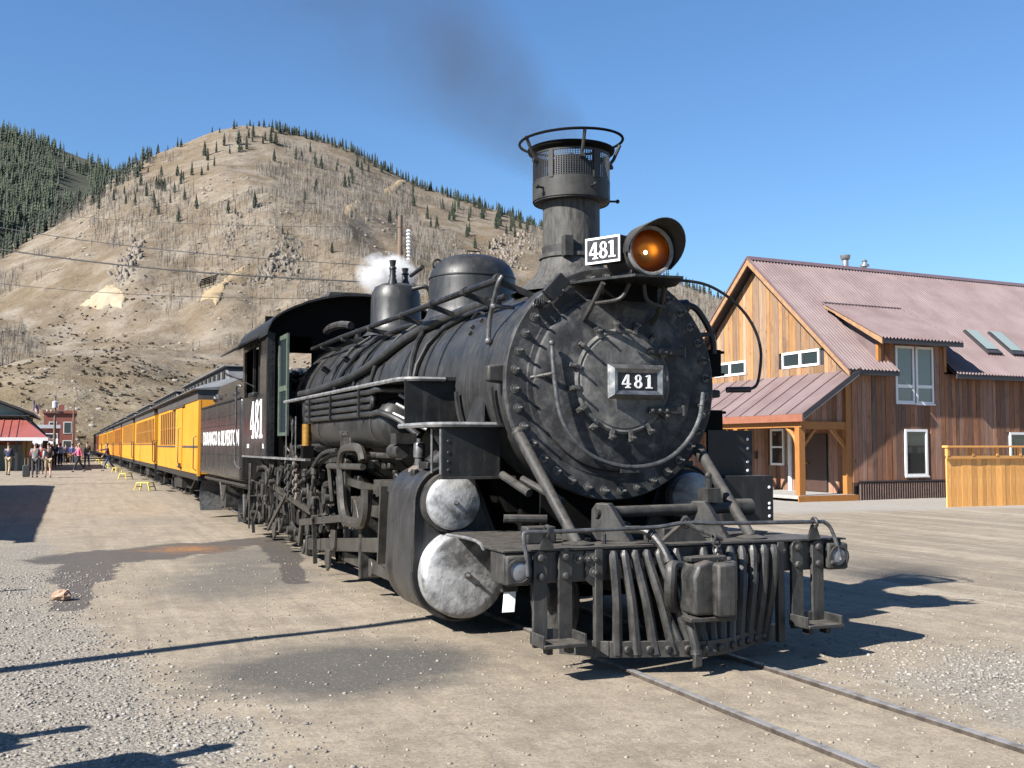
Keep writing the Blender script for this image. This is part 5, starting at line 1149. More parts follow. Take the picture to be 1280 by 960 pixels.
# ---- wheels, outside frame and motion
def wheel(y, r, x0, name='driving_wheel'):
    for s in (-1, 1):
        m = M().lathe([(r + 0.025, 0.0), (r + 0.025, 0.02), (r, 0.025), (r - 0.005, 0.12), (r - 0.06, 0.12), (r - 0.075, 0.09), (r * 0.35, 0.06), (r * 0.30, 0.14), (0.005, 0.14)], (s * (x0 - 0.02), y, r + 0.002), (s, 0, 0), 40, cap=False)
        wl = part(name, m, 'running_gear', LO, smooth=30)
        if name == 'driving_wheel':
            for k in range(10):
                a = 2 * math.pi * k / 10; part('spoke', M().beam((s * (x0 + .05), y + 0.1 * math.cos(a), r + .1 * math.sin(a)), (s * (x0 + .05), y + (r - .07) * math.cos(a), r + (r - .07) * math.sin(a)), 0.05, 0.05, up=(1, 0, 0)), 'running_gear', wl)
        part('tyre', M().lathe([(r + 0.001, 0.03), (r + 0.002, 0.11)], (s * (x0 - 0.02), y, r + 0.002), (s, 0, 0), 40, cap=False), 'dull_steel', wl)
DRV = (11.35, 12.88, 14.41, 15.94)
for y in DRV: wheel(y, 0.56, 0.46)
wheel(8.35, 0.36, 0.46, 'pilot_wheel'); wheel(17.75, 0.36, 0.46, 'trailing_wheel')
for s in (-1, 1):
    fr_ = [(9.92, 0.40), (9.92, 0.86), (16.9, 0.86), (17.2, 0.70), (18.6, 0.70), (18.6, 0.50), (17.2, 0.45), (16.9, 0.38)]
    f_ = part('outside_frame', M().prism(fr_, (s * 0.86, 0, 0), (0, 1, 0), (0, 0, 1), (s * 0.06, 0, 0)), 'soot_shade_black', LO)  # frame colour also carries the shade behind the motion
    for y in DRV:
        part('axle_box', M().bb(s * 0.93 - .05, s * 0.93 + .05, y - 0.17, y + 0.17, 0.36, 0.80), 'running_gear', f_, bevel=0.01)
        part('spring', M().tube([(s * 0.95, y - 0.42, 0.90), (s * .95, y, 1.0), (s * .95, y + 0.42, 0.90)], 0.04, 8), 'running_gear', f_)
    # counterweighted crank discs outside the frame; pins all at one angle
    ang = R_(-62); pin = Vector((0, 0.30 * math.cos(ang), 0.30 * math.sin(ang)))
    for y in DRV:
        c = Vector((s * 1.04, y, 0.56)); cw = ang + math.pi
        poly = [(0.16 * math.cos(cw + R_(d)), 0.16 * math.sin(cw + R_(d))) for d in (-90,)] + [(0.44 * math.cos(cw + R_(d)), 0.44 * math.sin(cw + R_(d))) for d in range(-62, 63, 12)] + [(0.16 * math.cos(cw + R_(90)), 0.16 * math.sin(cw + R_(90))), (pin.y + 0.12 * math.cos(ang + R_(60)), pin.z + 0.12 * math.sin(ang + R_(60))), (pin.y + 0.13 * math.cos(ang), pin.z + 0.13 * math.sin(ang)), (pin.y + 0.12 * math.cos(ang - R_(60)), pin.z + 0.12 * math.sin(ang - R_(60)))]
        part('crank', M().prism(poly, c, (0, 1, 0), (0, 0, 1), (s * 0.09, 0, 0)).cyl(c + Vector((s * .09, 0, 0)), c + Vector((s * .12, 0, 0)), 0.12, n=18), 'running_gear', LO, bevel=0.01)
    # coupling rods
    for y0, y1 in zip(DRV[:-1], DRV[1:]):
        p, q = Vector((s * 1.19, y0, 0.56)) + pin, Vector((s * 1.19, y1, 0.56)) + pin
        part('coupling_rod', M().beam(p, q, 0.05, 0.12).cyl(p - Vector((s * .06, 0, 0)), p + Vector((s * .06, 0, 0)), 0.10, n=18).cyl(q - Vector((s * .06, 0, 0)), q + Vector((s * .06, 0, 0)), 0.10, n=18), 'rod_steel', LO, bevel=0.008)
    p, q = Vector((s * 1.30, 10.75, 0.60)), Vector((s * 1.30, DRV[2], 0.56)) + pin
    part('main_rod', M().beam(p, q, 0.06, 0.15).cyl(q - Vector((s * .07, 0, 0)), q + Vector((s * .07, 0, 0)), 0.13, n=18).box(q + Vector((0, -.05, 0)), (.10, .30, .26)), 'rod_steel', LO, bevel=0.01)
    part('eccentric_crank', M().beam(q + Vector((s * .10, 0, 0)), q + Vector((s * .10, -0.16, 0.30)), 0.05, 0.11), 'rod_steel', LO, bevel=0.01)
    part('eccentric_rod', M().beam(q + Vector((s * .12, -0.16, 0.30)), (s * 1.36, 12.25, 0.78), 0.045, 0.085), 'rod_steel', LO, bevel=0.006)
    # crosshead and its guides
    for z in (0.90, 0.30):
        part('guide_bar', M().bb(s * 1.15 - 0.09, s * 1.15 + 0.09, 9.92, 11.55, z - 0.06, z + 0.06), 'rod_steel', LO, bevel=0.008)
    part('guide_yoke', M().bb(s * 1.0, s * 1.34, 11.52, 11.62, 0.18, 1.05), 'running_gear', LO, bevel=0.01)
    part('crosshead', M().prism([(-0.24, 0.24), (0.24, 0.24), (0.16, 0.10), (0.16, -0.10), (0.24, -0.24), (-0.24, -0.24), (-0.16, -0.10), (-0.16, 0.10)], (s * 1.08, 10.75, 0.60), (0, 1, 0), (0, 0, 1), (s * 0.18, 0, 0)), 'rod_steel', LO, bevel=0.012)
    part('piston_rod', M().cyl((s * 1.085, 9.9, 0.60), (s * 1.085, 10.6, 0.60), 0.045, n=14), 'bright_steel', LO)
    part('combination_lever', M().beam((s * 1.33, 10.72, 0.42), (s * 1.33, 10.62, 1.20), 0.04, 0.08, up=(1, 0, 0)), 'rod_steel', LO)
    part('valve_guide', M().bb(s * 1.10, s * 1.30, 9.90, 11.15, 1.14, 1.25), 'rod_steel', LO, bevel=0.008)
    part('valve_stem', M().cyl((s * 1.2, 9.9, 1.07), (s * 1.2, 10.6, 1.07), 0.03, n=10), 'bright_steel', LO)
    # link frame: a rounded yoke, with the curved link and radius rod in it
    yk = [(11.05, 0.95), (11.02, 1.02), (11.10, 0.86), (11.25, 0.80)]
    loop = [(11.05, 1.15), (11.06, 0.95), (11.14, 0.84), (11.28, 0.79), (11.85, 0.77), (12.00, 0.82), (12.10, 0.94), (12.20, 1.25), (12.22, 1.42), (12.12, 1.54), (11.9, 1.58), (11.45, 1.58), (11.28, 1.53), (11.20, 1.44)]
    part('link_yoke', M().tube(smooth_path([(s * 1.40, a, b) for a, b in loop], 4), 0.048, 8).tube(smooth_path([(s * 1.40, a, b) for a, b in loop[:8]], 4), 0.06, 8), 'rod_steel', LO)
    part('expansion_link', M().prism([(0.0, -0.40), (0.10, -0.36), (0.14, 0.0), (0.10, 0.36), (0.0, 0.40), (-0.06, 0.36), (-0.02, 0.0), (-0.06, -0.36)], (s * 1.30, 12.15, 1.08), (0, 1, 0), (0, 0, 1), (s * 0.08, 0, 0)), 'rod_steel', LO, bevel=0.008)
    part('radius_rod', M().beam((s * 1.32, 12.2, 1.2), (s * 1.32, 10.65, 1.14), 0.04, 0.08), 'rod_steel', LO)
    part('lifting_bar', M().tube([(s * 1.40, 12.85, 1.36), (s * 1.40, 11.2, 1.38)], 0.035, 8).tube([(s * 1.40, 12.80, 1.36), (s * 1.36, 12.8, 0.95)], 0.03, 8), 'rod_steel', LO)
    part('reach_rod', M().beam((s * 1.30, 12.8, 1.45), (s * 1.30, 16.8, 1.25), 0.03, 0.07), 'running_gear', LO)
    part('brake_lever', M().beam((s * 1.32, 14.2, 0.74), (s * 1.36, 17.3, 1.02), 0.04, 0.08).beam((s * 1.36, 17.3, 0.30), (s * 1.36, 15.5, 1.02), 0.03, 0.06), 'rod_steel', LO)
    for y in (12.1, 13.6, 15.2, 16.6): part('brake_hanger', M().beam((s * 0.99, y, 0.95), (s * 0.99, y + .05, 0.22), 0.05, 0.07, up=(1, 0, 0)).box((s * 0.6, y + .02, 0.45), (.12, .10, .34)), 'running_gear', LO)
    part('sand_nozzle', M().tube([(s * 0.9, 12.2, 1.2), (s * 0.75, 12.15, 0.5), (s * 0.55, 12.1, 0.12)], 0.022, 8), 'running_gear', LO)
    part('ash_pan', M().prism([(-0.5, 0.95), (0.5, 0.95), (0.42, 0.35), (-0.42, 0.35)], (s * 0.3, 14.4, 0), (0.6, 0, 0), (0, 0, 1), (0, 2.2, 0)), 'soot_shade_black', LO)
    # underhung lines between the motion and the running board
    part('drain_line', M().tube(smooth_path([(s * 1.30, 10.0, 1.52), (s * 1.28, 10.8, 1.50), (s * 1.28, 12.5, 1.52), (s * 1.30, 13.4, 1.45), (s * 1.35, 14.2, 1.22), (s * 1.34, 15.0, 1.05)]), 0.028, 8), 'running_gear', LO)
    part('drain_line', M().tube(smooth_path([(s * 1.36, 12.6, 1.55), (s * 1.38, 13.3, 1.50), (s * 1.38, 14.0, 1.28), (s * 1.37, 15.2, 1.0), (s * 1.36, 16.2, 0.95)]), 0.025, 8), 'running_gear', LO)
    part('cooling_line', M().tube([(s * 1.1, 12.2, 1.62), (s * 1.1, 16.8, 1.58)], 0.03, 8), 'running_gear', LO)
    part('lubricator', M().bb(s * 1.18, s * 1.38, 11.9, 12.35, 1.55, 1.75).cyl((s * 1.28, 12.0, 1.75), (s * 1.28, 12.0, 1.80), .05, n=10), 'running_gear', LO, bevel=0.02)
    # rear end under the cab
    part('trailing_frame', M().prism([(16.9, 0.55), (18.9, 0.55), (18.9, 0.72), (16.9, 0.72)], (s * 1.12, 0, 0), (0, 1, 0), (0, 0, 1), (s * 0.06, 0, 0)).bb(s * 1.10, s * 1.22, 17.55, 17.95, 0.25, 0.85), 'running_gear', LO, bevel=0.01)
    part('cab_steps', M().bb(s * 1.22, s * 1.40, 18.9, 19.3, 0.32, 0.36).bb(s * 1.22, s * 1.40, 18.9, 19.3, 0.70, 0.74).prism([(18.88, 0.2), (18.95, 0.2), (18.98, 1.30), (18.78, 1.30)], (s * 1.40, 0, 0), (0, 1, 0), (0, 0, 1), (s * 0.02, 0, 0)), 'running_gear', LO, bevel=0.008)
    part('spring_hanger', M().tube([(s * 1.25, 17.1, 1.3), (s * 1.25, 17.1, 0.5)], 0.03, 8).tube([(s * 1.25, 18.4, 1.3), (s * 1.25, 18.4, 0.4)], 0.03, 8).tube([(s * 1.2, 17.1, 1.0), (s * 1.2, 17.75, 1.1), (s * 1.2, 18.4, 1.0)], 0.045, 8), 'running_gear', LO)
    part('injector', M().cyl((s * 1.25, 16.9, 1.20), (s * 1.25, 17.4, 1.20), 0.075, n=14).tube(smooth_path([(s * 1.25, 17.4, 1.2), (s * 1.3, 17.7, 1.15), (s * 1.3, 17.85, 0.9), (s * 1.25, 17.9, 0.6)]), 0.035, 8).tube(smooth_path([(s * 1.25, 16.9, 1.2), (s * 1.25, 16.5, 1.3), (s * 1.2, 16.0, 1.5)]), 0.035, 8), 'running_gear', LO)
    for k in range(3): part('hose_loop', M().tube(smooth_path([(s * (1.30 + .03 * k), 17.0 + .1 * k, 1.40), (s * 1.34, 17.02 + .1 * k, 1.25), (s * 1.34, 17.15 + .1 * k, 1.16), (s * 1.3, 17.35 + .1 * k, 1.18)]), 0.025, 8), 'dusty_black', LO)
# loose fittings crowding the space behind the motion
rr = np.random.default_rng(23)
for k in range(46):
    y = rr.uniform(10.1, 18.4); x = -rr.uniform(0.92, 1.24); z = rr.uniform(0.95, 1.55); L = rr.uniform(.1, .4)
    if k % 3 == 0: part('fitting', M().cyl((x, y, z), (x, y + L, z + rr.uniform(-.05, .05)), rr.uniform(.02, .06), n=10), 'running_gear', LO)
    elif k % 3 == 1: part('fitting', M().box((x, y, z), (rr.uniform(.05, .12), L * .6, rr.uniform(.05, .16))), 'running_gear', LO, bevel=0.01)
    else: part('small_pipe', M().tube(smooth_path([(x, y, z), (x - .05, y + L * .5, z + .06), (x, y + L, z - rr.uniform(0, .4))], 4), 0.016, 6), 'running_gear', LO)

# outboard clutter of the motion: hangers, lever arms, oil cups, hoses
rr = np.random.default_rng(41)
for k in range(60):
    y = rr.uniform(12.4, 19.0); x = -rr.uniform(1.22, 1.44); z = rr.uniform(0.35, 1.36); q = k % 6; mt = 'rod_steel' if k % 4 == 0 else 'running_gear'
    if q == 0: part('hanger', M().beam((x, y, z), (x + .03, y + rr.uniform(-.05, .05), max(.14, z - rr.uniform(.3, .6))), .035, .05, up=(1, 0, 0)).cyl((x - .03, y, z), (x + .05, y, z), .04, n=10), mt, LO)
    elif q == 1: part('lever_arm', M().beam((x, y, z), (x, y + rr.uniform(.3, .7), z + rr.uniform(-.3, .3)), .03, .065).cyl((x - .03, y, z), (x + .04, y, z), .055, n=12), mt, LO, bevel=0.005)
    elif q == 2: part('oil_cup', M().lathe([(.03, 0), (.03, .05), (.045, .055), (.045, .13), (.02, .15)], (x, y, z), (0, 0, 1), 10), mt, LO)
    elif q == 3: part('hose', M().tube(smooth_path([(x, y, z + .1), (x - .03, y + .12, z - .12), (x - .02, y + .28, z - .16), (x, y + .42, z + .02)], 5), .020, 7), 'dusty_black', LO)
    elif q == 4: part('bracket_plate', M().prism([(0, 0), (.22, 0), (.26, -.16), (.14, -.26), (.02, -.2)], (x, y, z), (0, 1, 0), (0, 0, 1), (.03, 0, 0)), mt, LO, bevel=0.006)
    else: part('clevis', M().cyl((x - .04, y, z), (x + .08, y, z), rr.uniform(.03, .07), n=12), mt, LO)
part('drawbar_hose', M().tube(smooth_path([(-1.30, 19.3, 1.0), (-1.36, 19.5, .5), (-1.34, 19.8, .32), (-1.3, 20.2, .7)]), .04, 8).tube(smooth_path([(-1.2, 19.2, .9), (-1.28, 19.4, .4), (-1.24, 19.8, .25), (-1.2, 20.2, .6)]), .035, 8), 'dusty_black', LO)

# ---- main air reservoir and cooling coil (left), pump side tank (right)
for s in (-1, 1):
    tk = part('air_reservoir', M().lathe([(0.02, -0.10), (0.14, -0.085), (0.22, -0.045), (0.25, 0.0), (0.25, 3.3), (0.22, 3.345), (0.14, 3.385), (0.02, 3.4)], (s * 1.16, 10.55, 1.83), (0, 1, 0), 40, cap=False), 'boiler_paint', LO, smooth=40)
    for y in (10.85, 13.4): part('tank_strap', M().lathe([(0.25, 0), (0.258, 0), (0.258, 0.07), (0.25, 0.07)], (s * 1.16, y, 1.83), (0, 1, 0), 40, cap=False), 'dusty_black', tk)
part('tank_lettering', letters('92 GAL', (-1.404, 12.25, 1.72), (0, -1, 0), (0.16, 0, 1), (-1, 0, 0.1), 0.35, 0.05), 'dull_steel', tk, smooth=0)
zs = (1.93, 2.0, 2.075, 2.15)
co = M()
for i, z in enumerate((1.925, 2.0, 2.08, 2.16)): co.tube([(-1.43, 10.75, z - .004 * i), (-1.43, 14.0, z)], 0.030, 8)
cc = part('cooling_coil', co, 'boiler_paint', LO)
for z0, z1, y in ((1.925, 2.0, 14.0), (2.08, 2.16, 14.0), (2.0, 2.08, 10.75)):
    sg = 1 if y > 12 else -1; part('return_bend', M().tube(arc((-1.43, y, (z0 + z1) / 2), (z1 - z0) / 2, -math.pi / 2, math.pi / 2, 8, (0, sg, 0), (0, 0, 1)), 0.030, 8), 'boiler_paint', cc)
part('coil_lead', M().tube(smooth_path([(-1.43, 10.75, 1.92), (-1.42, 10.45, 1.93), (-1.3, 10.2, 1.85), (-1.15, 10.05, 1.7)]), 0.03, 8).tube(smooth_path([(-1.43, 10.75, 2.15), (-1.42, 10.5, 2.16), (-1.2, 10.3, 2.15)]), 0.03, 8), 'boiler_paint', cc)
for y in (11.15, 12.5, 13.7): part('coil_clamp', M().bb(-1.475, -1.40, y - .02, y + .02, 1.89, 2.20), 'black_paint', cc)
for k in range(3): part('tail_pipe', M().tube([(-1.30, 10.2 + .1 * k, 2.10 - .09 * k), (-1.05, 10.0 + .05 * k, 1.92 - .08 * k)], 0.018, 8), 'edge_steel', LO)
part('brass_oiler', M().cyl((-1.42, 14.05, 1.60), (-1.42, 14.05, 1.88), 0.062, n=18), 'brass', LO)
part('oiler_stand', M().bb(-1.48, -1.34, 13.98, 14.14, 1.44, 1.60), 'soot_shade_black', LO)
part('gauge_rods', M().tube([(-1.40, 14.9, 1.42), (-1.40, 14.9, 2.0)], 0.014, 6).tube([(-1.40, 15.6, 1.42), (-1.40, 15.6, 2.15)], 0.012, 6).tube(arc((-1.40, 15.15, 1.92), 0.04, 0, 6.283, 12, (0, 1, 0), (0, 0, 1)), 0.01, 6).tube(smooth_path([(-1.4, 15.15, 1.88), (-1.4, 15.15, 1.7), (-1.4, 15.25, 1.52), (-1.4, 15.45, 1.42)]), 0.012, 6), 'dull_steel', LO)
for y, mt in ((15.35, 'running_gear'), (14.75, 'rust_pipe')):
    c_ = M()
    for i in range(9): c_.tube(arc((-1.42, y, 1.42 - 0.062 * i), 0.042, 0, 2 * math.pi, 12, (1, 0, 0) if i % 2 else (0, 1, 0), (0, 0, 1)), 0.014, 6)
    part('safety_chain', c_, mt, LO)
part('apron_strip', M().bb(-1.47, -1.40, 13.9, 19.45, 1.405, 1.435), 'edge_steel', LO)
part('apron', M().bb(-1.40, -0.9, 14.2, 16.9, 1.40, 1.43), 'soot_shade_black', LO)
part('rear_panel', M().bb(-0.95, -0.9, 14.3, 16.9, 1.43, 2.205), 'soot_shade_black', LO)

# ---- cab
CY0, CY1, CX = 16.92, 19.55, 1.45
cw = []
wall = M().bb(-CX, -CX + 0.04, CY0, CY1, 1.44, 2.42).bb(-CX, -CX + 0.04, CY0, 17.75, 2.42, 3.36).bb(-CX, -CX + 0.04, 19.38, CY1, 2.42, 3.36).bb(-CX, -CX + .04, 17.75, 19.38, 3.22, 3.36)
cs = part('cab_side', wall, 'tender_paint', LO)
wall = M().bb(CX - 0.04, CX, CY0, CY1, 1.44, 2.42).bb(CX - 0.04, CX, CY0, 17.75, 2.42, 3.36).bb(CX - 0.04, CX, 19.38, CY1, 2.42, 3.36)
part('cab_side', wall, 'tender_paint', LO)
part('numerals', numerals('481', (-CX - 0.001, 18.62, 1.72), (0, -1, 0), (0, 0, 1), (-1, 0, 0), 0.62, gap=0.10, wide=0.86, depth=0.003), 'white_paint', cs, smooth=0)
part('stencil', letters('BS', (-CX - 0.001, 18.95, 1.56), (0, -1, 0), (0, 0, 1), (-1, 0, 0), 0.20, 0.07).add(letters('EL', (-CX - .001, 17.35, 1.56), (0, -1, 0), (0, 0, 1), (-1, 0, 0), .14, .07).v, letters('EL', (0, 0, 0), (0, -1, 0), (0, 0, 1), (-1, 0, 0), .14, .07).f), 'white_paint', cs, smooth=0)
# front wall with arch to fit the roof; side lights left open
def roof_z(x): return float(np.interp(abs(x), [0, .3, .6, .91, 1.2, 1.36, 1.43, 1.475, 1.5], [3.99, 3.975, 3.925, 3.83, 3.70, 3.60, 3.52, 3.42, 3.33]))
fw = M()
xs_ = np.linspace(-CX, CX, 25)
for a, b in zip(xs_[:-1], xs_[1:]):
    fw.prism([(a, 3.30), (b, 3.30), (b, roof_z(b) - .03), (a, roof_z(a) - .03)], (0, CY0, 0), (1, 0, 0), (0, 0, 1), (0, 0.035, 0))
fw.bb(-0.78, 0.78, CY0, CY0 + .035, 1.44, 3.30); fw.bb(-CX + .041, -1.30, CY0, CY0 + .035, 1.44, 3.30); fw.bb(1.30, CX - .041, CY0, CY0 + .035, 1.44, 3.30); fw.bb(-1.30, -0.78, CY0, CY0 + .035, 1.44, 1.80)
fw_ = part('cab_front', fw, 'soot_shade_black', LO, smooth=0)
cr = part('cab_corner', M().bb(-CX - 0.012, -CX + 0.10, CY0 - 0.022, CY0 - 0.002, 1.44, 3.34).bb(-CX - 0.016, -CX - .004, CY0 - .022, CY0 + 0.10, 1.44, 3.34), 'black_paint', LO)
for k in range(17): put('rivet', RIVET, (-CX + 0.05, CY0 - 0.022, 1.52 + 0.11 * k), cr)
part('cab_floor', M().bb(-CX + .04, CX - .04, CY0, CY1 + .2, 1.39, 1.43), 'soot_shade_black', LO)
bw = M()                                    # back sheet: open doorway in the middle, rounded windows each side
bw.bb(-CX + .041, -1.08, CY1 - .04, CY1, 1.44, 3.3); bw.bb(-1.08, 1.08, CY1 - .04, CY1, 3.26, 3.9); bw.bb(-0.80, -0.66, CY1 - .04, CY1, 1.44, 3.26); bw.bb(-1.08, -0.80, CY1 - .04, CY1, 1.44, 2.50); bw.bb(0.66, 1.40, CY1 - .04, CY1, 1.44, 3.3)
part('cab_back', bw, 'soot_shade_black', LO)
part('backhead', M().cyl((0, CY0, ZC - .15), (0, CY0 + 0.5, ZC - .15), 0.80, n=32).bb(-0.7, 0.7, CY0, CY0 + .5, 1.44, 2.0), 'soot_shade_black', LO)
ro = []
for yy in (CY0 - 0.20, CY1 + 0.35):
    ro.append([(x, yy, roof_z(x)) for x in np.sign(np.linspace(-1, 1, 31)) * (1 - (1 - np.abs(np.linspace(-1, 1, 31))) ** 1.5) * 1.5])
m = M(); k = 31; top = ro[0] + ro[1]; m.add(top + [(x, y, z - 0.035) for x, y, z in top], [(i, i + 1, k + i + 1, k + i) for i in range(k - 1)] + [(2 * k + i, 3 * k + i, 3 * k + i + 1, 2 * k + i + 1) for i in range(k - 1)] + [(i, 2 * k + i, 2 * k + i + 1, i + 1) for i in range(k - 1)] + [(k + i, k + i + 1, 3 * k + i + 1, 3 * k + i) for i in range(k - 1)] + [(0, k, 3 * k, 2 * k), (k - 1, 3 * k - 1, 4 * k - 1, 2 * k - 1)])
cfr = part('cab_roof', m, 'black_paint', LO, smooth=40)
part('roof_hatch', M().prism([(-0.55, 3.90), (0.55, 3.90), (0.45, 4.06), (-0.45, 4.06)], (0, CY0 + .2, 0), (1, 0, 0), (0, 0, 1), (0, 1.5, 0)), 'dusty_black', cfr, bevel=0.01)
part('awning', M().prism([(0, 0), (0.34, -0.17), (0.345, -0.145), (0, 0.03)], (-1.47, 17.55, 3.33), (-1, 0, 0), (0, 0, 1), (0, 2.2, 0)), 'dusty_black', LO)
part('awning_stay', M().tube([(-1.48, 19.4, 2.75), (-1.75, 19.4, 2.82), (-1.78, 19.3, 2.85), (-1.50, 17.9, 2.55)], 0.010, 6), 'black_paint', LO)
part('window_post', M().bb(-1.46, -1.42, 18.3, 18.36, 2.42, 3.22).bb(-1.46, -1.42, 17.76, 17.80, 2.42, 3.22), 'black_paint', LO)
part('arm_rest', M().bb(-1.53, -1.40, 17.95, 18.45, 2.38, 2.47), 'black_paint', LO, bevel=0.02)
gd = M().bb(-1.30, -1.27, 16.15, 16.90, 1.75, 1.80).bb(-1.30, -1.27, 16.15, 16.90, 3.22, 3.27).bb(-1.30, -1.27, 16.15, 16.24, 1.80, 3.22).bb(-1.30, -1.27, 16.80, 16.90, 1.80, 3.22).bb(-1.30, -1.27, 16.24, 16.80, 2.42, 2.50)
dg_ = part('cab_door', gd, 'green_trim', LO)
part('pane', M().bb(-1.288, -1.282, 16.24, 16.80, 2.50, 3.22).bb(-1.288, -1.282, 16.24, 16.80, 1.80, 2.42), 'glass', dg_)
part('door_hook', M().tube([(-1.29, 16.16, 3.20), (-1.29, 16.9, 3.22)], 0.014, 6), 'green_trim', dg_)
part('reverser', M().beam((-1.05, 17.6, 1.5), (-1.05, 17.3, 2.6), 0.04, 0.07), 'dull_steel', LO)
part('seat_box', M().bb(-1.35, -0.85, 18.3, 19.0, 1.44, 2.05), 'soot_shade_black', LO, bevel=0.03)
part('cab_grab', M().tube(smooth_path([(-1.48, 19.50, 2.64), (-1.53, 19.58, 2.66), (-1.54, 19.72, 2.60), (-1.54, 19.74, 2.2), (-1.54, 19.74, 1.5), (-1.54, 19.70, 1.28), (-1.50, 19.35, 1.20)], 4), 0.016, 8), 'dull_steel', LO)

# ================================================================== tender and coaches
def bogie(root, y, x, mat='running_gear', wr=0.33, wb=0.85, nm='truck'):
    """one truck: side frames, two axles with wheels"""
    m = M()
    for s in (-1, 1):
        m.bb(s * x - .04, s * x + .04, y - wb - .15, y + wb + .15, wr + .20, wr + .30); m.bb(s * x - .04, s * x + .04, y - .18, y + .18, wr - .15, wr + .20)
        m.beam((s * x, y - wb, wr + .20), (s * x, y - .2, wr - .12), .05, .05); m.beam((s * x, y + wb, wr + .20), (s * x, y + .2, wr - .12), .05, .05)
    t = part(nm, m, mat, root, bevel=0.008)
    for q in (-wb, wb):
        for s in (-1, 1):
            part('wheel', M().lathe([(wr + .022, 0), (wr + .022, .02), (wr, .025), (wr, .11), (wr - .05, .11), (wr * .4, .06), (wr * .35, .12), (.004, .12)], (s * .44, y + q, wr + .002), (s, 0, 0), 24, cap=False), mat, t, smooth=30)
            part('journal_box', M().bb(s * x - .08, s * x + .08, y + q - .11, y + q + .11, wr - .10, wr + .16), mat, t, bevel=0.012)
    for s in (-1, 1):
        for k in (-1, 0, 1): part('spring', M().cyl((s * x, y + k * .1, wr - .02), (s * x, y + k * .1, wr + .18), .04, n=8), mat, t)
TE = thing('tender', 'black coal tender lettered in white, coupled behind the locomotive cab', 'tender', (0, 23.1, 0))
TY0, TY1, TX = 19.95, 26.35, 1.43
tb_ = part('tank', M().prism([(-TX, 0.97), (TX, 0.97), (TX, 2.46), (-TX, 2.46)], (0, TY0, 0), (1, 0, 0), (0, 0, 1), (0, TY1 - TY0, 0)), 'tender_paint', TE, bevel=0.05)
part('tank_band', M().bb(-TX - .012, -TX + .02, TY0 + .05, TY1 - .05, 2.44, 2.475), 'black_paint', tb_, bevel=0.004)
for zz in (1.42, 1.62, 2.0, 2.18):
    m = M()
    for k in range(60): m.ball((-TX - .001, TY0 + .1 + k * .105, zz), .010, 5, 4)
    o = part('rivet_row', m, 'tender_paint', tb_); o['kind'] = 'stuff'
for s in (-1, 1):
    part('coal_board', M().prism([(TY0, 2.46), (24.3, 2.46), (23.9, 2.62), (23.3, 2.83), (TY0, 2.83)], (s * 1.38, 0, 0), (0, 1, 0), (0, 0, 1), (-s * .03, 0, 0)), 'tender_paint', TE, bevel=0.005)
part('bunker_back', M().bb(-1.36, 1.36, 24.2, 24.24, 2.46, 2.7), 'tender_paint', TE)
part('lettering', letters('DURANGO & SILVERTON', (-TX - 0.001, 25.75, 1.60), (0, -1, 0), (0, 0, 1), (-1, 0, 0), 5.65, 0.30, 0.003, 0.012), 'white_paint', TE, smooth=0)
r = np.random.default_rng(8); it = []
for _ in range(1500):
    x, y = r.uniform(-1.3, 1.3), r.uniform(20.0, 24.1); top = 2.62 + .42 * (1 - (x / 1.35) ** 2) * (1 - ((y - 21.6) / 2.6) ** 2)
    it.append((STONES[r.integers(5)], np.array([x, y, max(2.5, top + r.uniform(-.08, .04))]), r.uniform(.05, .16), r.uniform(0, 6)))
o = put('coal_load', join_np('coal_load', it, 'coal'), (0, 0, 0), TE); o['kind'] = 'stuff'
part('coal_bed', M().bb(-1.34, 1.34, 20.0, 24.2, 2.3, 2.62), 'coal', TE)
part('tender_frame', M().bb(-1.25, 1.25, TY0 - .1, TY1 + .1, 0.80, 0.965), 'running_gear', TE, bevel=0.01)
bogie(TE, 21.5, 0.95); bogie(TE, 24.9, 0.95)
def curved_plate(y, z0, z1, x0, x1, bow, nm, mat, par):
    """pressed sheet facing forward, bowed toward the rear at the foot"""
    m = M(); n = 6; vs = []
    for q in range(n + 1):
        t = q / n; z = z1 + (z0 - z1) * t; yy = y - bow * (t - .35) ** 2 * 2
        vs += [(x0 - .05 * t, yy, z), (x1, yy + .05, z)]
    k = len(vs); m.add(vs + [(a, b + .015, c) for a, b, c in vs], [(2 * i, 2 * i + 1, 2 * i + 3, 2 * i + 2) for i in range(n)] + [(k + 2 * i, k + 2 * i + 2, k + 2 * i + 3, k + 2 * i + 1) for i in range(n)]); part(nm, m, mat, par, smooth=50)
curved_plate(26.0, .14, .80, -1.45, -1.02, .55, 'deflector', 'dull_steel', TE)
curved_plate(20.4, .22, .72, -1.36, -1.0, .2, 'splash_plate', 'dull_steel', TE)
part('tender_step', M().bb(-1.40, -1.15, 20.0, 20.3, .34, .38), 'running_gear', TE)
part('side_sill_pipe', M().tube([(-1.3, TY0, .88), (-1.3, TY1, .86)], .03, 8).tube(smooth_path([(-1.3, 22.6, .88), (-1.3, 22.9, .6), (-1.3, 23.3, .5), (-1.3, 23.7, .86)]), .025, 8), 'running_gear', TE)
part('tool_box', M().bb(-1.3, -.95, 22.8, 23.7, .35, .78), 'running_gear', TE, bevel=0.01)
part('tender_deck', M().bb(-1.35, 1.35, 24.3, 26.3, 2.461, 2.50).cyl((0, 25.4, 2.5), (0, 25.4, 2.62), .28, n=20), 'black_paint', TE)

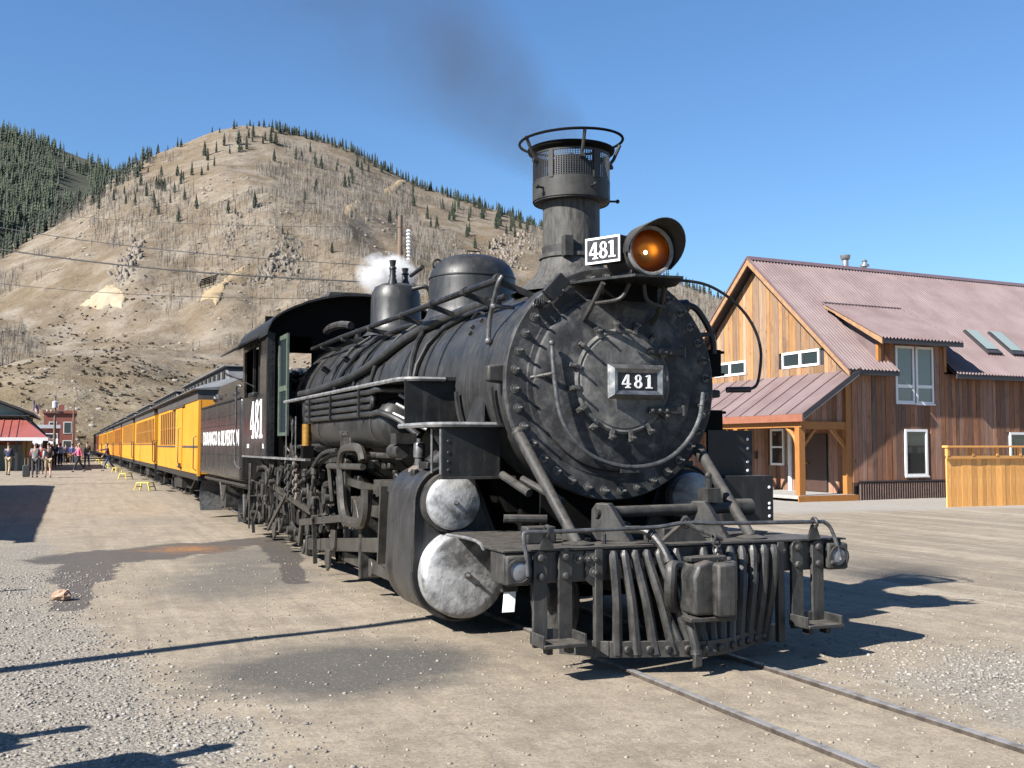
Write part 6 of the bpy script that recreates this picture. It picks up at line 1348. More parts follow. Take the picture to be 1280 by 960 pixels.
def coach(y0, L, kind, label, body='coach_yellow', group='coaches of the waiting train'):
    X, zf, ze, zr = 1.42, 0.92, 2.70, 2.94
    y1 = y0 + L; rt = thing('passenger_coach', label, 'railway coach', (0, (y0 + y1) / 2, 0), group)
    b0, b1 = y0 + (0.0 if kind == 'baggage' else 0.75), y1 - 0.75
    # windows from y of the band (measured from the front), the wall is built round them
    if kind == 'baggage': wins = [(b0 + 6.1 + 0.72 * k, 0.60) for k in range(8)]; wz0, wz1 = 1.62, 2.62
    else:
        n = int((b1 - b0 - .6) / 0.78); wins = [(b0 + .35 + 0.78 * k, 0.62) for k in range(n)]; wz0, wz1 = 1.70, 2.60
    if kind == 'open': wz0 = 1.72; wz1 = 2.66
    wall = M()
    for s in (-1, 1):
        a, c = s * X, s * (X - .05)
        wall.bb(a, c, b0, b1, zf, wz0); wall.bb(a, c, b0, b1, wz1, ze)
        p = b0
        for wy, ww in wins: wall.bb(a, c, p, wy, wz0, wz1); p = wy + ww
        wall.bb(a, c, p, b1, wz0, wz1)
    wall.bb(-X + .05, X - .05, b0, b0 + .05, zf, zr); wall.bb(-X + .05, X - .05, b1 - .05, b1, zf, zr)
    w_ = part('body', wall, body, rt, smooth=0)
    part('belt_rail', M().bb(-X - .015, -X, b0, b1, wz0 - .07, wz0 - .02).bb(X, X + .015, b0, b1, wz0 - .07, wz0 - .02), 'letterboard' if kind == 'baggage' else 'sash_wood', w_, smooth=0)
    for wy, ww in wins:
        g = part('window', M().bb(-X + .008, -X + .04, wy, wy + .05, wz0, wz1).bb(-X + .008, -X + .04, wy + ww - .05, wy + ww, wz0, wz1).bb(-X + .008, -X + .04, wy, wy + ww, (wz0 + wz1) / 2 - .025, (wz0 + wz1) / 2 + .025), 'sash_wood', rt, smooth=0)
        part('pane', M().bb(-X + .022, -X + .028, wy + .05, wy + ww - .05, wz0, wz1), 'glass' if kind != 'open' else 'blind_glass', g, smooth=0)
    part('letterboard', M().bb(-X - .02, X + .02, b0, b1, ze, zr), 'letterboard', rt, smooth=0)
    part('sill', M().bb(-X + .02, X - .02, y0 + .1, y1 - .1, zf - .16, zf - .003), 'coach_dark', rt, smooth=0)
    # roof: shallow curve, raised clerestory, sloped ends
    nx = 13; xs = np.linspace(-1.56, 1.56, nx); e0, e1 = y0 - .05, y1 + .05
    prof = lambda x: zr + .02 + .34 * (1 - (abs(x) / 1.56) ** 2.2)
    rows = [(e0, 0.25), (e0 + .55, 1.0), (e1 - .55, 1.0), (e1, .25)]; vs = [(x, y, zr + .02 + (prof(x) - zr - .02) * k) for y, k in rows for x in xs]
    fs = [(j * nx + i, j * nx + i + 1, (j + 1) * nx + i + 1, (j + 1) * nx + i) for j in range(3) for i in range(nx - 1)]
    bt = len(vs); vs += [(x, y, zr) for y in (e0, e1) for x in (-1.56, 1.56)]
    fs += [(bt, bt + 1, bt + 3, bt + 2)] + [tuple(range(nx)) + (bt + 1, bt)] + [tuple(range(3 * nx, 4 * nx))[::-1] + (bt + 2, bt + 3)] + [(0, nx, 2 * nx, 3 * nx, bt + 2, bt), (nx - 1, 2 * nx - 1, 3 * nx - 1, 4 * nx - 1, bt + 3, bt + 1)]
    ro = part('roof', M().add(vs, fs), 'coach_roof', rt, smooth=40)
    part('clerestory', M().prism([(e0 + .9, 3.18), (e1 - .9, 3.18), (e1 - 1.3, 3.58), (e0 + 1.3, 3.58)], (-.62, 0, 0), (0, 1, 0), (0, 0, 1), (1.24, 0, 0)), 'coach_roof', ro, bevel=0.03)
    part('clerestory_cap', M().bb(-.72, .72, e0 + 1.15, e1 - 1.15, 3.585, 3.63), 'coach_roof', ro, bevel=0.015)
    for k in range(int(L / 1.1)):
        part('vent', M().bb(-.655, -.622, e0 + 1.5 + k * 1.0, e0 + 1.95 + k * 1.0, 3.30, 3.50), 'coach_dark', ro)
    if kind == 'baggage':
        d = part('baggage_door', M().bb(-X - .03, -X - .002, b0 + 3.9, b0 + 5.7, zf + .1, ze - .06), body, rt, bevel=0.006)
        part('door_rail', M().bb(-X - .05, -X - .005, b0 + 3.3, b0 + 7, ze - .055, ze - .02), 'letterboard', d)
        part('door_loop', M().tube([(-X - .03, b0 + 4.2, 1.1), (-X - .09, b0 + 4.2, 1.12), (-X - .09, b0 + 4.2, 2.05), (-X - .03, b0 + 4.2, 2.08)], .015, 6), 'coach_dark', d)
        part('door_step', M().bb(-X - .06, -X, b0 + 3.95, b0 + 4.5, zf + .06, zf + .2), 'coach_dark', d)
        part('corner_post', M().bb(-X - .006, -X + .06, b0 - .006, b0 + .10, zf - .05, ze), body, rt, smooth=0)
    # end platforms with steps, rails, brake wheel
    for ye, s in ((y0, 1), (y1, -1)):
        if kind == 'baggage' and s == 1:
            part('grab_rail', M().tube([(-X - .01, b0 + .25, 1.0), (-X - .08, b0 + .25, 1.05), (-X - .08, b0 + .25, 1.78), (-X - .01, b0 + .25, 1.84)], .014, 6), 'coach_dark', rt)
            continue
        part('platform', M().bb(-X + .1, X - .1, min(ye, ye + s * .75), max(ye, ye + s * .75), zf - .06, zf), 'coach_dark', rt)
        for sx in (-1, 1):
            part('steps', M().bb(sx * 1.18, sx * 1.40, min(ye + s * .1, ye + s * .7), max(ye + s * .1, ye + s * .7), .62, .66).bb(sx * 1.25, sx * 1.46, min(ye + s * .1, ye + s * .7), max(ye + s * .1, ye + s * .7), .34, .38).bb(sx * 1.16, sx * 1.44, ye + s * .08 - .015, ye + s * .08 + .015, .34, .95), 'coach_dark', rt)
            part('grab_rail', M().tube([(sx * 1.43, ye + s * .76, 1.0), (sx * 1.48, ye + s * .74, 1.06), (sx * 1.48, ye + s * .74, 1.75), (sx * 1.43, ye + s * .76, 1.8)], .016, 6), 'coach_dark', rt)
            part('platform_post', M().cyl((sx * 1.25, ye + s * .08, zf), (sx * 1.25, ye + s * .08, zr), .03, n=8), 'coach_dark', rt)
        part('platform_rail', M().bb(-1.2, 1.2, ye + s * .06, ye + s * .09, 1.75, 1.80).bb(-1.2, 1.2, ye + s * .06, ye + s * .09, 1.3, 1.34), 'coach_dark', rt)
    bogie(rt, y0 + 2.3, .92, 'coach_dark', .33, .8); bogie(rt, y1 - 2.3, .92, 'coach_dark', .33, .8)
    part('battery_box', M().bb(-1.25, -.8, (y0 + y1) / 2 - 1.0, (y0 + y1) / 2 + .6, .38, .78), 'coach_dark', rt, bevel=0.02)
    part('truss_rod', M().tube([(-1.1, y0 + 3.4, .75), (-1.1, y0 + 4.6, .42), (-1.1, y1 - 4.6, .42), (-1.1, y1 - 3.4, .75)], .02, 6), 'coach_dark', rt)
    part('air_tank', M().cyl((-1.0, (y0 + y1) / 2 + 1.2, .58), (-1.0, (y0 + y1) / 2 + 2.3, .58), .18, n=14), 'coach_dark', rt)
    return rt
C1 = coach(27.0, 13.6, 'baggage', 'golden yellow baggage coach with sliding door, coupled next to the tender')
C2 = coach(40.9, 14.3, 'coach', 'golden yellow coach with brown sashes, second behind the tender')
coach(55.5, 13.6, 'open', 'golden yellow coach with blinds drawn, third behind the tender')
coach(69.4, 12.6, 'coach', 'orange coach with black roof, fourth behind the tender', 'coach_orange')
km = children_map()
y = 82.4
for i, nm in enumerate(('fifth', 'sixth', 'seventh')):
    copy_tree(C2, (0, y + 7.15 + .15, 0), None, 'golden yellow coach with brown sashes, %s behind the tender' % nm, km); y += 14.6
coach(126.4, 14.3, 'coach', 'maroon coach at the tail of the train', 'coach_maroon'); coach(141.0, 14.3, 'coach', 'maroon coach last of the train, behind another maroon coach', 'coach_maroon')

# ---- yellow boarding stools
def stool(x, y, label, rz):
    r_ = thing('step_stool', label, 'step stool', (x, y, -0.02), 'boarding stools')
    part('top', M().bb(x - .17, x + .17, y - .27, y + .27, .245, .28), 'stool_yellow', r_, bevel=0.006)
    for s in (-1, 1):
        for q in (-1, 1): part('leg', M().beam((x + s * .15, y + q * .24, .245), (x + s * .19, y + q * .33, -.018), .045, .04), 'stool_yellow', r_)
        part('brace', M().beam((x - .17, y + s * .28, .12), (x + .17, y + s * .28, .12), .03, .035), 'stool_yellow', r_)
    r_.rotation_euler = (0, 0, rz)
for i, (x, y) in enumerate(((-1.72, 41.6), (-1.76, 55.6), (-1.62, 69.6), (-1.66, 82.2), (-1.66, 97.0), (-1.66, 111.5))):
    stool(x, y, 'yellow wooden step stool set down at the coach steps, %s from the tender' % ('first', 'second', 'third', 'fourth', 'fifth', 'sixth')[i], (0.9, 0.5, 0.3, 0.2, 0.1, 0.4)[i])

# ================================================================== wooden house
B0 = Vector((17.3, 26.3, 0)); HLd = Vector((math.sin(R_(84.8)), math.cos(R_(84.8)), 0)); HGd = Vector((math.sin(R_(1.5)), math.cos(R_(1.5)), 0))
HO = thing('wooden_house', 'two storey house of brown vertical planks with corrugated maroon metal roof', 'house', B0 + HLd * 6 + HGd * 5)
def H(a, b, z): return B0 + HLd * a + HGd * b + Vector((0, 0, z))
class HM(M):
    """mesh helper in the house's own axes: a along the front, b into the depth"""
    def hb(s, a0, a1, b0, b1, z0, z1):
        return s.add([H(*q) for q in ((a0, b0, z0), (a1, b0, z0), (a1, b1, z0), (a0, b1, z0), (a0, b0, z1), (a1, b0, z1), (a1, b1, z1), (a0, b1, z1))], [(0, 3, 2, 1), (4, 5, 6, 7), (0, 1, 5, 4), (1, 2, 6, 5), (2, 3, 7, 6), (3, 0, 4, 7)])
    def hq(s, pts, t):
        """flat polygon of house points thickened by house vector t"""
        k = len(pts); tv = H(*t) - B0; a = [H(*q) for q in pts]
        return s.add(a + [q + tv for q in a], [tuple(reversed(range(k))), tuple(range(k, 2 * k))] + [(i, (i + 1) % k, k + (i + 1) % k, k + i) for i in range(k)])
RI, EV, SL = 8.0, 3.92, 0.78                # ridge height, eave height at b = -.3
BR = -0.32 + (RI - EV) / SL                 # ridge b
AL = 16.0
def rz_(b): return EV + SL * (b + 0.32) if b <= BR else RI - SL * (b - BR)
BW = 2 * BR                                 # far wall b
core = part('wall_core', HM().hb(0.05, AL, 0.05, BW - .05, -.3, 3.85), 'dark_trim', HO, smooth=0)
part('gable_core', HM().hq([(0.05, 0.05, 3.85), (0.05, BW - .05, 3.85), (0.05, BR, rz_(BR) - .25)], (AL - .1, 0, 0)), 'dark_trim', core, smooth=0)
wf = part('front_wall', HM().hb(0.02, AL, 0.03, 0.06, 0.4, 3.8), 'plank_brown', HO, smooth=0)
gw = part('gable_wall', HM().hb(0.03, 0.06, 0.02, BW - .02, 0.0, 3.8), 'plank_tan', HO, smooth=0)
rr = np.random.default_rng(77)
# front planks; openings: (a0, a1, z0, z1)
OPEN = [(1.80, 3.42, 2.90, 4.66), (2.14, 3.10, 0.66, 2.10), (6.85, 7.95, 0.75, 2.03)]
a = 0.0
while a < 12.5:
    wd = rr.uniform(.15, .24); a1 = a + wd
    top = 4.74 if 1.15 < (a + a1) / 2 < 3.9 else 3.84
    cut = [(0.50, top)]
    for o0, o1, z0, z1 in OPEN:
        if a1 > o0 and a < o1:
            nc = []
            for c0, c1 in cut:
                if z1 <= c0 or z0 >= c1: nc.append((c0, c1)); continue
                if z0 > c0: nc.append((c0, z0))
                if z1 < c1: nc.append((z1, c1))
            cut = nc
    pr = rr.uniform(0, .014)
    for c0, c1 in cut:
        if c1 - c0 > .05: part('plank', HM().hb(a + .006, a1 - .006, -.012 - pr, 0.03, c0, c1), 'plank_brown', wf, smooth=0)
    a = a1
# gable planks above the porch roof and below it
GO = [(1.50, 3.48, 4.10, 4.62), (5.66, 7.70, 4.06, 4.56), (1.20, 2.32, 0.18, 1.96), (3.45, 4.2, 0.95, 2.15)]
b = 0.0
while b < BW:
    wd = rr.uniform(.15, .26); b1 = min(b + wd, BW); top = min(rz_(b), rz_(b1)) - .24; ztop = (rz_(b) - .24, rz_(b1) - .24)
    for lo, hi, mt in ((3.70, None, 'plank_tan'), (0.16, 3.69, 'plank_brown')):
        segs = [(lo, hi)]
        for o0, o1, z0, z1 in GO:
            if b1 > o0 and b < o1:
                nc = []
                for c0, c1 in segs:
                    cc1 = c1 if c1 is not None else top
                    if z1 <= c0 or z0 >= cc1: nc.append((c0, c1)); continue
                    if z0 > c0: nc.append((c0, z0))
                    if z1 < cc1: nc.append((z1, c1))
                segs = nc
        pr = rr.uniform(0, .014)
        for c0, c1 in segs:
            z1a, z1b = (ztop if c1 is None else (c1, c1))
            if min(z1a, z1b) - c0 < .05: continue
            part('plank', HM().hq([(-.012 - pr, b + .006, c0), (-.012 - pr, b1 - .006, c0), (-.012 - pr, b1 - .006, z1b), (-.012 - pr, b + .006, z1a)], (.042 + pr, 0, 0)), mt, gw, smooth=0)
    b = b1
# corrugated roof sheets: one wave mesh per sheet
def sheet(P0, du, dv, waves, amp, mat, parent, name='roof_sheet', thick=0.0):
    """P0 corner; du along the eave, dv up the slope (house vectors as tuples)"""
    n = waves * 6; up = (H(*du) - B0).cross(H(*dv) - B0).normalized(); up = up if up.z > 0 else -up
    v = []
    for j in (0, 1):
        for i in range(n + 1):
            q = H(*(P0[k] + du[k] * i / n + dv[k] * j for k in range(3))); v.append(q + up * (amp * math.sin(2 * math.pi * i / 6)))
    m = M().add(v, [(i, i + 1, n + 2 + i, n + 1 + i) for i in range(n)])
    return part(name, m, mat, parent, smooth=60)
def slab(a0, a1, b0, b1):
    """roof decking under the sheets"""
    return HM().hq([(a0, b0, rz_(b0) - .05), (a1, b0, rz_(b0) - .05), (a1, b1, rz_(b1) - .05), (a0, b1, rz_(b1) - .05)], (0, 0, -.09))
rf = part('roof', slab(-.36, AL, BR, 2 * BR + .36), 'dark_trim', HO, smooth=0)
for q in ((-.36, 1.62, -.36, BR), (1.62, 4.10, 2.05, BR), (4.10, AL, -.36, BR)): part('deck', slab(*q), 'dark_trim', rf, smooth=0)
w_ = 0.84
def sheet_row(a0, a1, b0, b1):
    a = a0
    while a < a1 - .01:
        w = min(w_, a1 - a); k = max(2, int(round(w / .15)))
        sheet((a, b0, rz_(b0)), (w - .002, 0, 0), (0, b1 - b0, rz_(b1) - rz_(b0)), k, .032, 'roof_metal', rf); a += w
sheet_row(-.40, 1.62, -.42, BR)             # left of the dormer cut
sheet_row(1.62, 4.10, 2.05, BR)             # above it
sheet_row(4.10, AL, -.42, BR)
a = -.40
while a < AL:                               # far slope
    sheet((a, BR, RI), (w_ - .002, 0, 0), (0, BR + .4, -SL * (BR + .4)), 6, .032, 'roof_metal', rf); a += w_
part('ridge_cap', HM().hq([(-.42, BR - .2, RI - .10), (-.42, BR, RI + .055), (-.42, BR + .2, RI - .10), (-.42, BR, RI + .03)], (AL + .4, 0, 0)), 'roof_trim', rf, smooth=0)
for a0, a1 in ((-.40, 1.62), (4.10, AL)): part('eave_board', HM().hb(a0, a1, -.40, -.33, rz_(-.40) - .17, rz_(-.40) - .025), 'dark_trim', rf, smooth=0)
for sgn in (0, 1):                          # gable barge boards and soffit
    p, q = ((-.42, rz_(-.42)), (BR, RI)) if sgn == 0 else ((2 * BR + .42, rz_(2 * BR + .42)), (BR, RI))
    part('barge_board', HM().hq([(-.43, p[0], p[1] - .035), (-.43, q[0], q[1] - .035), (-.43, q[0], q[1] - .27), (-.43, p[0], p[1] - .22)], (.045, 0, 0)), 'fascia_wood', rf, smooth=0)
    part('barge_cap', HM().hq([(-.46, p[0], p[1] + .03), (-.46, q[0], q[1] + .03), (-.46, q[0], q[1] - .045), (-.46, p[0], p[1] - .045)], (.03, 0, 0)), 'roof_trim', rf, smooth=0)
# dormer: wall is part of the front planks; shed roof, cheeks
dm = part('dormer', HM().hb(1.15, 3.92, 0.031, 2.2, 3.8, 4.70), 'plank_brown', HO, smooth=0)
def dz(b): return 4.83 + .475 * (b + .55)
part('dormer_deck', HM().hq([(0.82, -.50, dz(-.5) - .05), (4.22, -.50, dz(-.5) - .05), (4.22, 2.25, dz(2.25) - .05), (0.82, 2.25, dz(2.25) - .05)], (0, 0, -.07)), 'fascia_wood', dm, smooth=0)
for k in range(4): sheet((.78 + k * .87, -.58, dz(-.58)), (.868, 0, 0), (0, 2.86, dz(2.28) - dz(-.58)), 6, .032, 'roof_metal', dm, 'dormer_sheet')
part('dormer_fascia', HM().hb(0.80, 4.24, -.56, -.51, dz(-.56) - .17, dz(-.56) - .03), 'dark_trim', dm, smooth=0)
part('dormer_barge', HM().hq([(.775, -.56, dz(-.56) - .03), (.775, 1.75, dz(1.75) - .03), (.775, 1.6, dz(1.6) - .12), (.775, -.56, dz(-.56) - .20)], (.045, 0, 0)), 'fascia_wood', dm, smooth=0)
part('dormer_flashing', HM().hb(0.80, 4.24, 2.24, 2.34, dz(2.28) - .03, dz(2.28) + .05), 'roof_trim', dm, smooth=0)
part('cheek', HM().hq([(1.13, -.02, 3.95), (1.13, 0.03, 4.75), (1.13, 1.7, 5.65)], (.03, 0, 0)), 'roof_metal', dm, smooth=0)
part('cheek_post', HM().hb(1.06, 1.18, -.06, .05, 3.9, 4.70), 'post_wood', dm, smooth=0)
part('cheek_post', HM().hb(3.86, 3.98, -.06, .05, 3.9, 4.70), 'post_wood', dm, smooth=0)
# skylights, flue, vent, snow guard
for a in (6.55, 7.75):
    b0, b1 = .55, 1.65; s_ = part('skylight', HM().hq([(a, b0, rz_(b0) + .02), (a + .68, b0, rz_(b0) + .02), (a + .68, b1, rz_(b1) + .02), (a, b1, rz_(b1) + .02)], (0, -.05, .06)), 'dark_trim', HO, smooth=0)
    part('pane', HM().hq([(a + .07, b0 + .09, rz_(b0 + .09) + .145), (a + .61, b0 + .09, rz_(b0 + .09) + .145), (a + .61, b1 - .08, rz_(b1 - .08) + .145), (a + .07, b1 - .08, rz_(b1 - .08) + .145)], (0, -.004, .005)), 'green_glass', s_, smooth=0)
c = H(4.3, BR + .3, 0); part('flue', M().lathe([(.11, 7.6), (.11, 8.32), (.13, 8.33), (.17, 8.38), (.19, 8.50), (.14, 8.51)], (c.x, c.y, 0), (0, 0, 1), 20), 'galvanised', HO)
c = H(5.25, BR + .3, 0); part('roof_vent', M().lathe([(.07, 7.6), (.07, 8.15), (.16, 8.16), (.16, 8.24), (.08, 8.26), (.08, 8.34), (.12, 8.36), (.04, 8.42)], (c.x, c.y, 0), (0, 0, 1), 18), 'galvanised', HO)
part('snow_guard', HM().hb(10.9, 11.6, 2.6, 2.64, rz_(2.6) + .05, rz_(2.6) + .12), 'dark_trim', HO, smooth=0)
# windows
def win_front(a0, a1, z0, z1, name='window', split=None, mid=None, glass='blind_glass'):
    f = HM(); t = .075
    f.hb(a0, a1, -.045, 0.02, z0, z0 + t); f.hb(a0, a1, -.045, .02, z1 - t, z1); f.hb(a0, a0 + t, -.045, .02, z0 + t, z1 - t); f.hb(a1 - t, a1, -.045, .02, z0 + t, z1 - t)
    if mid: f.hb(a0 + t, a1 - t, -.045, .02, mid - .05, mid + .05)
    w = part(name, f, 'window_white', HO, smooth=0)
    zs = [z0 + t, z1 - t] if not mid else [z0 + t, mid - .05, mid + .05, z1 - t]
    for i in range(0, len(zs), 2): part('pane', HM().hb(a0 + t + .001, a1 - t - .001, -.012, -.004, zs[i] + .001, zs[i + 1] - .001), glass, w, smooth=0)
    part('sill', HM().hb(a0 - .03, a1 + .03, -.07, -.046, z0 - .035, z0 + .012), 'window_white', w, smooth=0)
win_front(1.80, 2.585, 2.90, 4.66, mid=3.42); win_front(2.66, 3.42, 2.88, 4.66, mid=3.42)
win_front(2.14, 3.10, 0.66, 2.10, glass='glass'); win_front(6.85, 7.95, 0.75, 2.03, glass='glass')
def win_gable(b0, b1, z0, z1, a=-.045, split=True, sash=False, mat='window_white'):
    f = HM(); t = .075; bm = (b0 + b1) / 2
    f.hb(a, .02, b0, b1, z0, z0 + t); f.hb(a, .02, b0, b1, z1 - t, z1); f.hb(a, .02, b0, b0 + t, z0 + t, z1 - t); f.hb(a, .02, b1 - t, b1, z0 + t, z1 - t)
    if split: f.hb(a, .02, bm - .06, bm + .06, z0 + t, z1 - t)
    if sash: f.hb(a, .02, b0 + t, b1 - t, (z0 + z1) / 2 - .03, (z0 + z1) / 2 + .03)
    w = part('window', f, mat, HO, smooth=0)
    if split:
        for p, q in ((b0 + t, bm - .06), (bm + .06, b1 - t)): part('pane', HM().hb(a + .03, a + .036, p + .001, q - .001, z0 + t + .001, z1 - t - .001), 'glass', w, smooth=0)
    else:
        for p, q in ((z0 + t, (z0 + z1) / 2 - .03), ((z0 + z1) / 2 + .03, z1 - t)): part('pane', HM().hb(a + .03, a + .036, b0 + t + .001, b1 - t - .001, p + .001, q - .001), 'glass', w, smooth=0)
win_gable(1.50, 3.48, 4.10, 4.62); win_gable(5.66, 7.70, 4.06, 4.56); win_gable(3.45, 4.2, .95, 2.15, split=False, sash=True)
# rusty corrugated skirt
a = .22
while a < 3.9:
    w = min(.8, 3.9 - a); n = max(2, int(w / .09))
    v = []
    for j in (0.0, .50):
        for i in range(n * 4 + 1): v.append(H(a + w * i / (n * 4), -.035 + (.018 if (i % 4) in (0, 1) else -.018), j - .02))
    part('skirt_sheet', M().add(v, [(i, i + 1, n * 4 + 2 + i, n * 4 + 1 + i) for i in range(n * 4)]), 'rusty_sheet', HO, smooth=0); a += w
part('skirt_rail', HM().hb(.18, 3.92, -.06, -.014, .505, .545), 'dark_trim', HO, smooth=0)
# porch along the gable side
PA = -2.05
def pz(a): return 3.86 + (a) * (3.86 - 2.56) / 2.12
pr_ = part('porch_roof', HM().hq([(0.0, -.36, pz(0) - .05), (PA - .1, -.36, pz(PA - .1) - .05), (PA - .1, 10.6, pz(PA - .1) - .05), (0.0, 10.6, pz(0) - .05)], (0, 0, -.10)), 'fascia_wood', HO, smooth=0)
b = -.40
while b < 10.4:
    sheet((PA - .16, b, pz(PA - .16)), (0, .83, 0), (-PA + .14, 0, pz(-.02) - pz(PA - .16)), 11, .011, 'roof_metal', pr_, 'porch_sheet')
    part('seam', HM().hq([(PA - .16, b - .012, pz(PA - .16) + .012), (-.02, b - .012, pz(-.02) + .012), (-.02, b + .012, pz(-.02) + .012), (PA - .16, b + .012, pz(PA - .16) + .012)], (0, 0, .012)), 'roof_trim', pr_, smooth=0); b += .832
part('porch_fascia', HM().hb(PA - .16, PA - .11, -.36, 10.6, pz(PA - .12) - .24, pz(PA - .12) - .025), 'red_fascia', pr_, smooth=0)
part('porch_barge', HM().hq([(PA - .16, -.42, pz(PA - .16) + .02), (0.05, -.42, pz(0.05) + .02), (0.05, -.42, pz(.05) - .14), (PA - .16, -.42, pz(PA - .16) - .16)], (0, .05, 0)), 'dark_trim', pr_, smooth=0)
part('porch_barge_edge', HM().hq([(PA - .12, -.37, pz(PA - .12) - .14), (0.05, -.37, pz(0.05) - .14), (0.05, -.37, pz(.05) - .20), (PA - .12, -.37, pz(PA - .12) - .20)], (0, .05, 0)), 'pale_roof', pr_, smooth=0)
part('porch_beam', HM().hb(PA + .0, PA + .2, -.1, 10.4, 2.13, 2.34), 'post_wood', HO, smooth=0)
part('cross_beam', HM().hb(PA + .2, -.02, .02, .2, 2.08, 2.30), 'post_wood', HO, smooth=0)
for b in (0.0, 3.3, 6.6, 10.0):
    part('porch_post', HM().hb(PA, PA + .22, b, b + .22, .16, 2.13), 'post_wood', HO, smooth=0)
    k = M()
    for s in (-1, 1):
        if b == 0 and s < 0: continue
        k.tube(smooth_path([H(PA + .1, b + .1 + s * .1, 1.45), H(PA + .1, b + .1 + s * .25, 1.85), H(PA + .1, b + .1 + s * .62, 2.13)], 5), .07, 6)
    if k.v: part('knee_brace', k, 'post_wood', HO)
part('knee_brace', M().beam(H(PA + .16, .12, 1.5), H(-1.35, .12, 2.1), .09, .09), 'post_wood', HO)
part('knee_brace', M().beam(H(-.12, .12, 1.5), H(-.75, .12, 2.1), .09, .09), 'post_wood', HO)
part('porch_post', HM().hb(-.23, -.03, 0.0, .20, .16, 3.5), 'post_wood', HO, smooth=0)
a = -1.7                                    # boarded porch end above the cross beam
while a < -.25:
    part('end_board', HM().hq([(a, .09, 2.30), (a + .19, .09, 2.30), (a + .19, .09, pz(a + .19) - .16), (a, .09, pz(a) - .16)], (0, .03, 0)), 'plank_brown', HO, smooth=0); a += .2
part('porch_floor', HM().hb(PA - .1, .02, -.1, 10.4, .06, .16), 'concrete', HO, smooth=0)
part('porch_step', HM().hb(PA - .15, .1, -.14, -.1, -.05, .15), 'post_wood', HO, smooth=0)
dd = part('door', HM().hb(-.03, .02, 1.24, 2.28, .18, 1.92), 'door_brown', HO, smooth=0)
part('door_frame', HM().hb(-.05, .02, 1.20, 1.24, .17, 1.96).hb(-.05, .02, 2.28, 2.32, .17, 1.96).hb(-.05, .02, 1.24, 2.28, 1.92, 1.96), 'dark_trim', dd, smooth=0)
part('handle', M().ball(H(-.07, 2.17, 1.05), .035, 8, 6), 'brass', dd)
part('down_pipe', M().cyl(H(-.08, 3.05, .16), H(-.08, 3.05, 2.2), .07, n=10), 'window_white', HO)
part('wall_lamp', HM().hb(-.09, -.03, 5.0, 5.12, 1.15, 1.4), 'dark_trim', HO)

# ================================================================== orange timber fence by the house
FN = thing('timber_fence', 'bright orange stained board fence with open top rail beside the wooden house', 'fence', H(2, -4, 0))
a = -.15; fa1 = 9.0
while a < fa1:
    w = rr.uniform(.17, .21); part('board', HM().hb(a, a + w - .008, -4.0 - rr.uniform(0, .008), -3.97, -.05 + rr.uniform(-.02, .02), 1.26), 'fence_wood', FN, smooth=0); a += w
part('cap_rail', HM().hb(-.2, fa1, -4.10, -3.90, 1.55, 1.60), 'fence_wood', FN, smooth=0)
part('mid_rail', HM().hb(-.17, fa1, -4.05, -4.005, 1.25, 1.33), 'fence_wood', FN, smooth=0)
a = -.16; k = 0
while a < fa1:
    part('post', HM().hb(a, a + .09, -4.06, -3.965, 1.33, 1.55), 'fence_wood', FN, smooth=0); a += .93; k += 1
a = .15
while a < fa1:
    part('baluster', HM().hb(a, a + .03, -4.0, -3.97, 1.33, 1.55), 'fence_wood', FN, smooth=0); a += .235

# ================================================================== depot side: buildings, poles, cars, people
def gable_shed(name, label, x0, x1, y0, y1, zw, zr, over, wall, roof, parts_fn=None):
    """building with its ridge along Y"""
    xm = (x0 + x1) / 2; rt = thing(name, label, 'building', (xm, (y0 + y1) / 2, 0))
    w = M().bb(x0, x1, y0, y1, -.1, zw)
    for yy in (y0, y1 - .1): w.prism([(x0, zw), (x1, zw), (xm, zr - .1)], (0, yy, 0), (1, 0, 0), (0, 0, 1), (0, .1, 0))
    part('wall', w, wall, rt, smooth=0)
    sl = (zr - zw) / (xm - x0)
    for s in (-1, 1):
        xe = x0 - over if s < 0 else x1 + over; ze = zw - sl * over
        y = y0 - over; n = int((y1 - y0 + 2 * over) / .9)
        for k in range(n):
            ya = y0 - over + k * (y1 - y0 + 2 * over) / n; yb = ya + (y1 - y0 + 2 * over) / n - .004
            part('roof_sheet', M().prism([(ya, 0), (yb, 0), (yb, 1), (ya, 1)], (xe, 0, ze), (0, 1, 0), (xm - xe, 0, zr - ze), (0, 0, .04)).prism([(ya, 0), (ya + .03, 0), (ya + .03, 1), (ya, 1)], (xe, 0, ze + .04), (0, 1, 0), (xm - xe, 0, zr - ze), (0, 0, .03)), roof, rt, smooth=0)
        part('fascia', M().bb(xe - .02, xe + .02, y0 - over, y1 + over, ze - .2, ze - .002), 'dark_trim', rt, smooth=0)
    return rt
def bwin(rt, x, y, z0, z1, w, axis='y', mat='window_white'):
    """window on a wall: axis y = wall faces along X"""
    if axis == 'y':
        f = part('window', M().bb(x - .04, x + .04, y - w / 2, y + w / 2, z0, z1), mat, rt, smooth=0); part('pane', M().bb(x - .05, x + .05, y - w / 2 + .08, y + w / 2 - .08, z0 + .08, z1 - .08), 'glass', f, smooth=0)
    else:
        f = part('window', M().bb(x - w / 2, x + w / 2, y - .04, y + .04, z0, z1), mat, rt, smooth=0); part('pane', M().bb(x - w / 2 + .08, x + w / 2 - .08, y - .05, y + .05, z0 + .08, z1 - .08), 'glass', f, smooth=0)
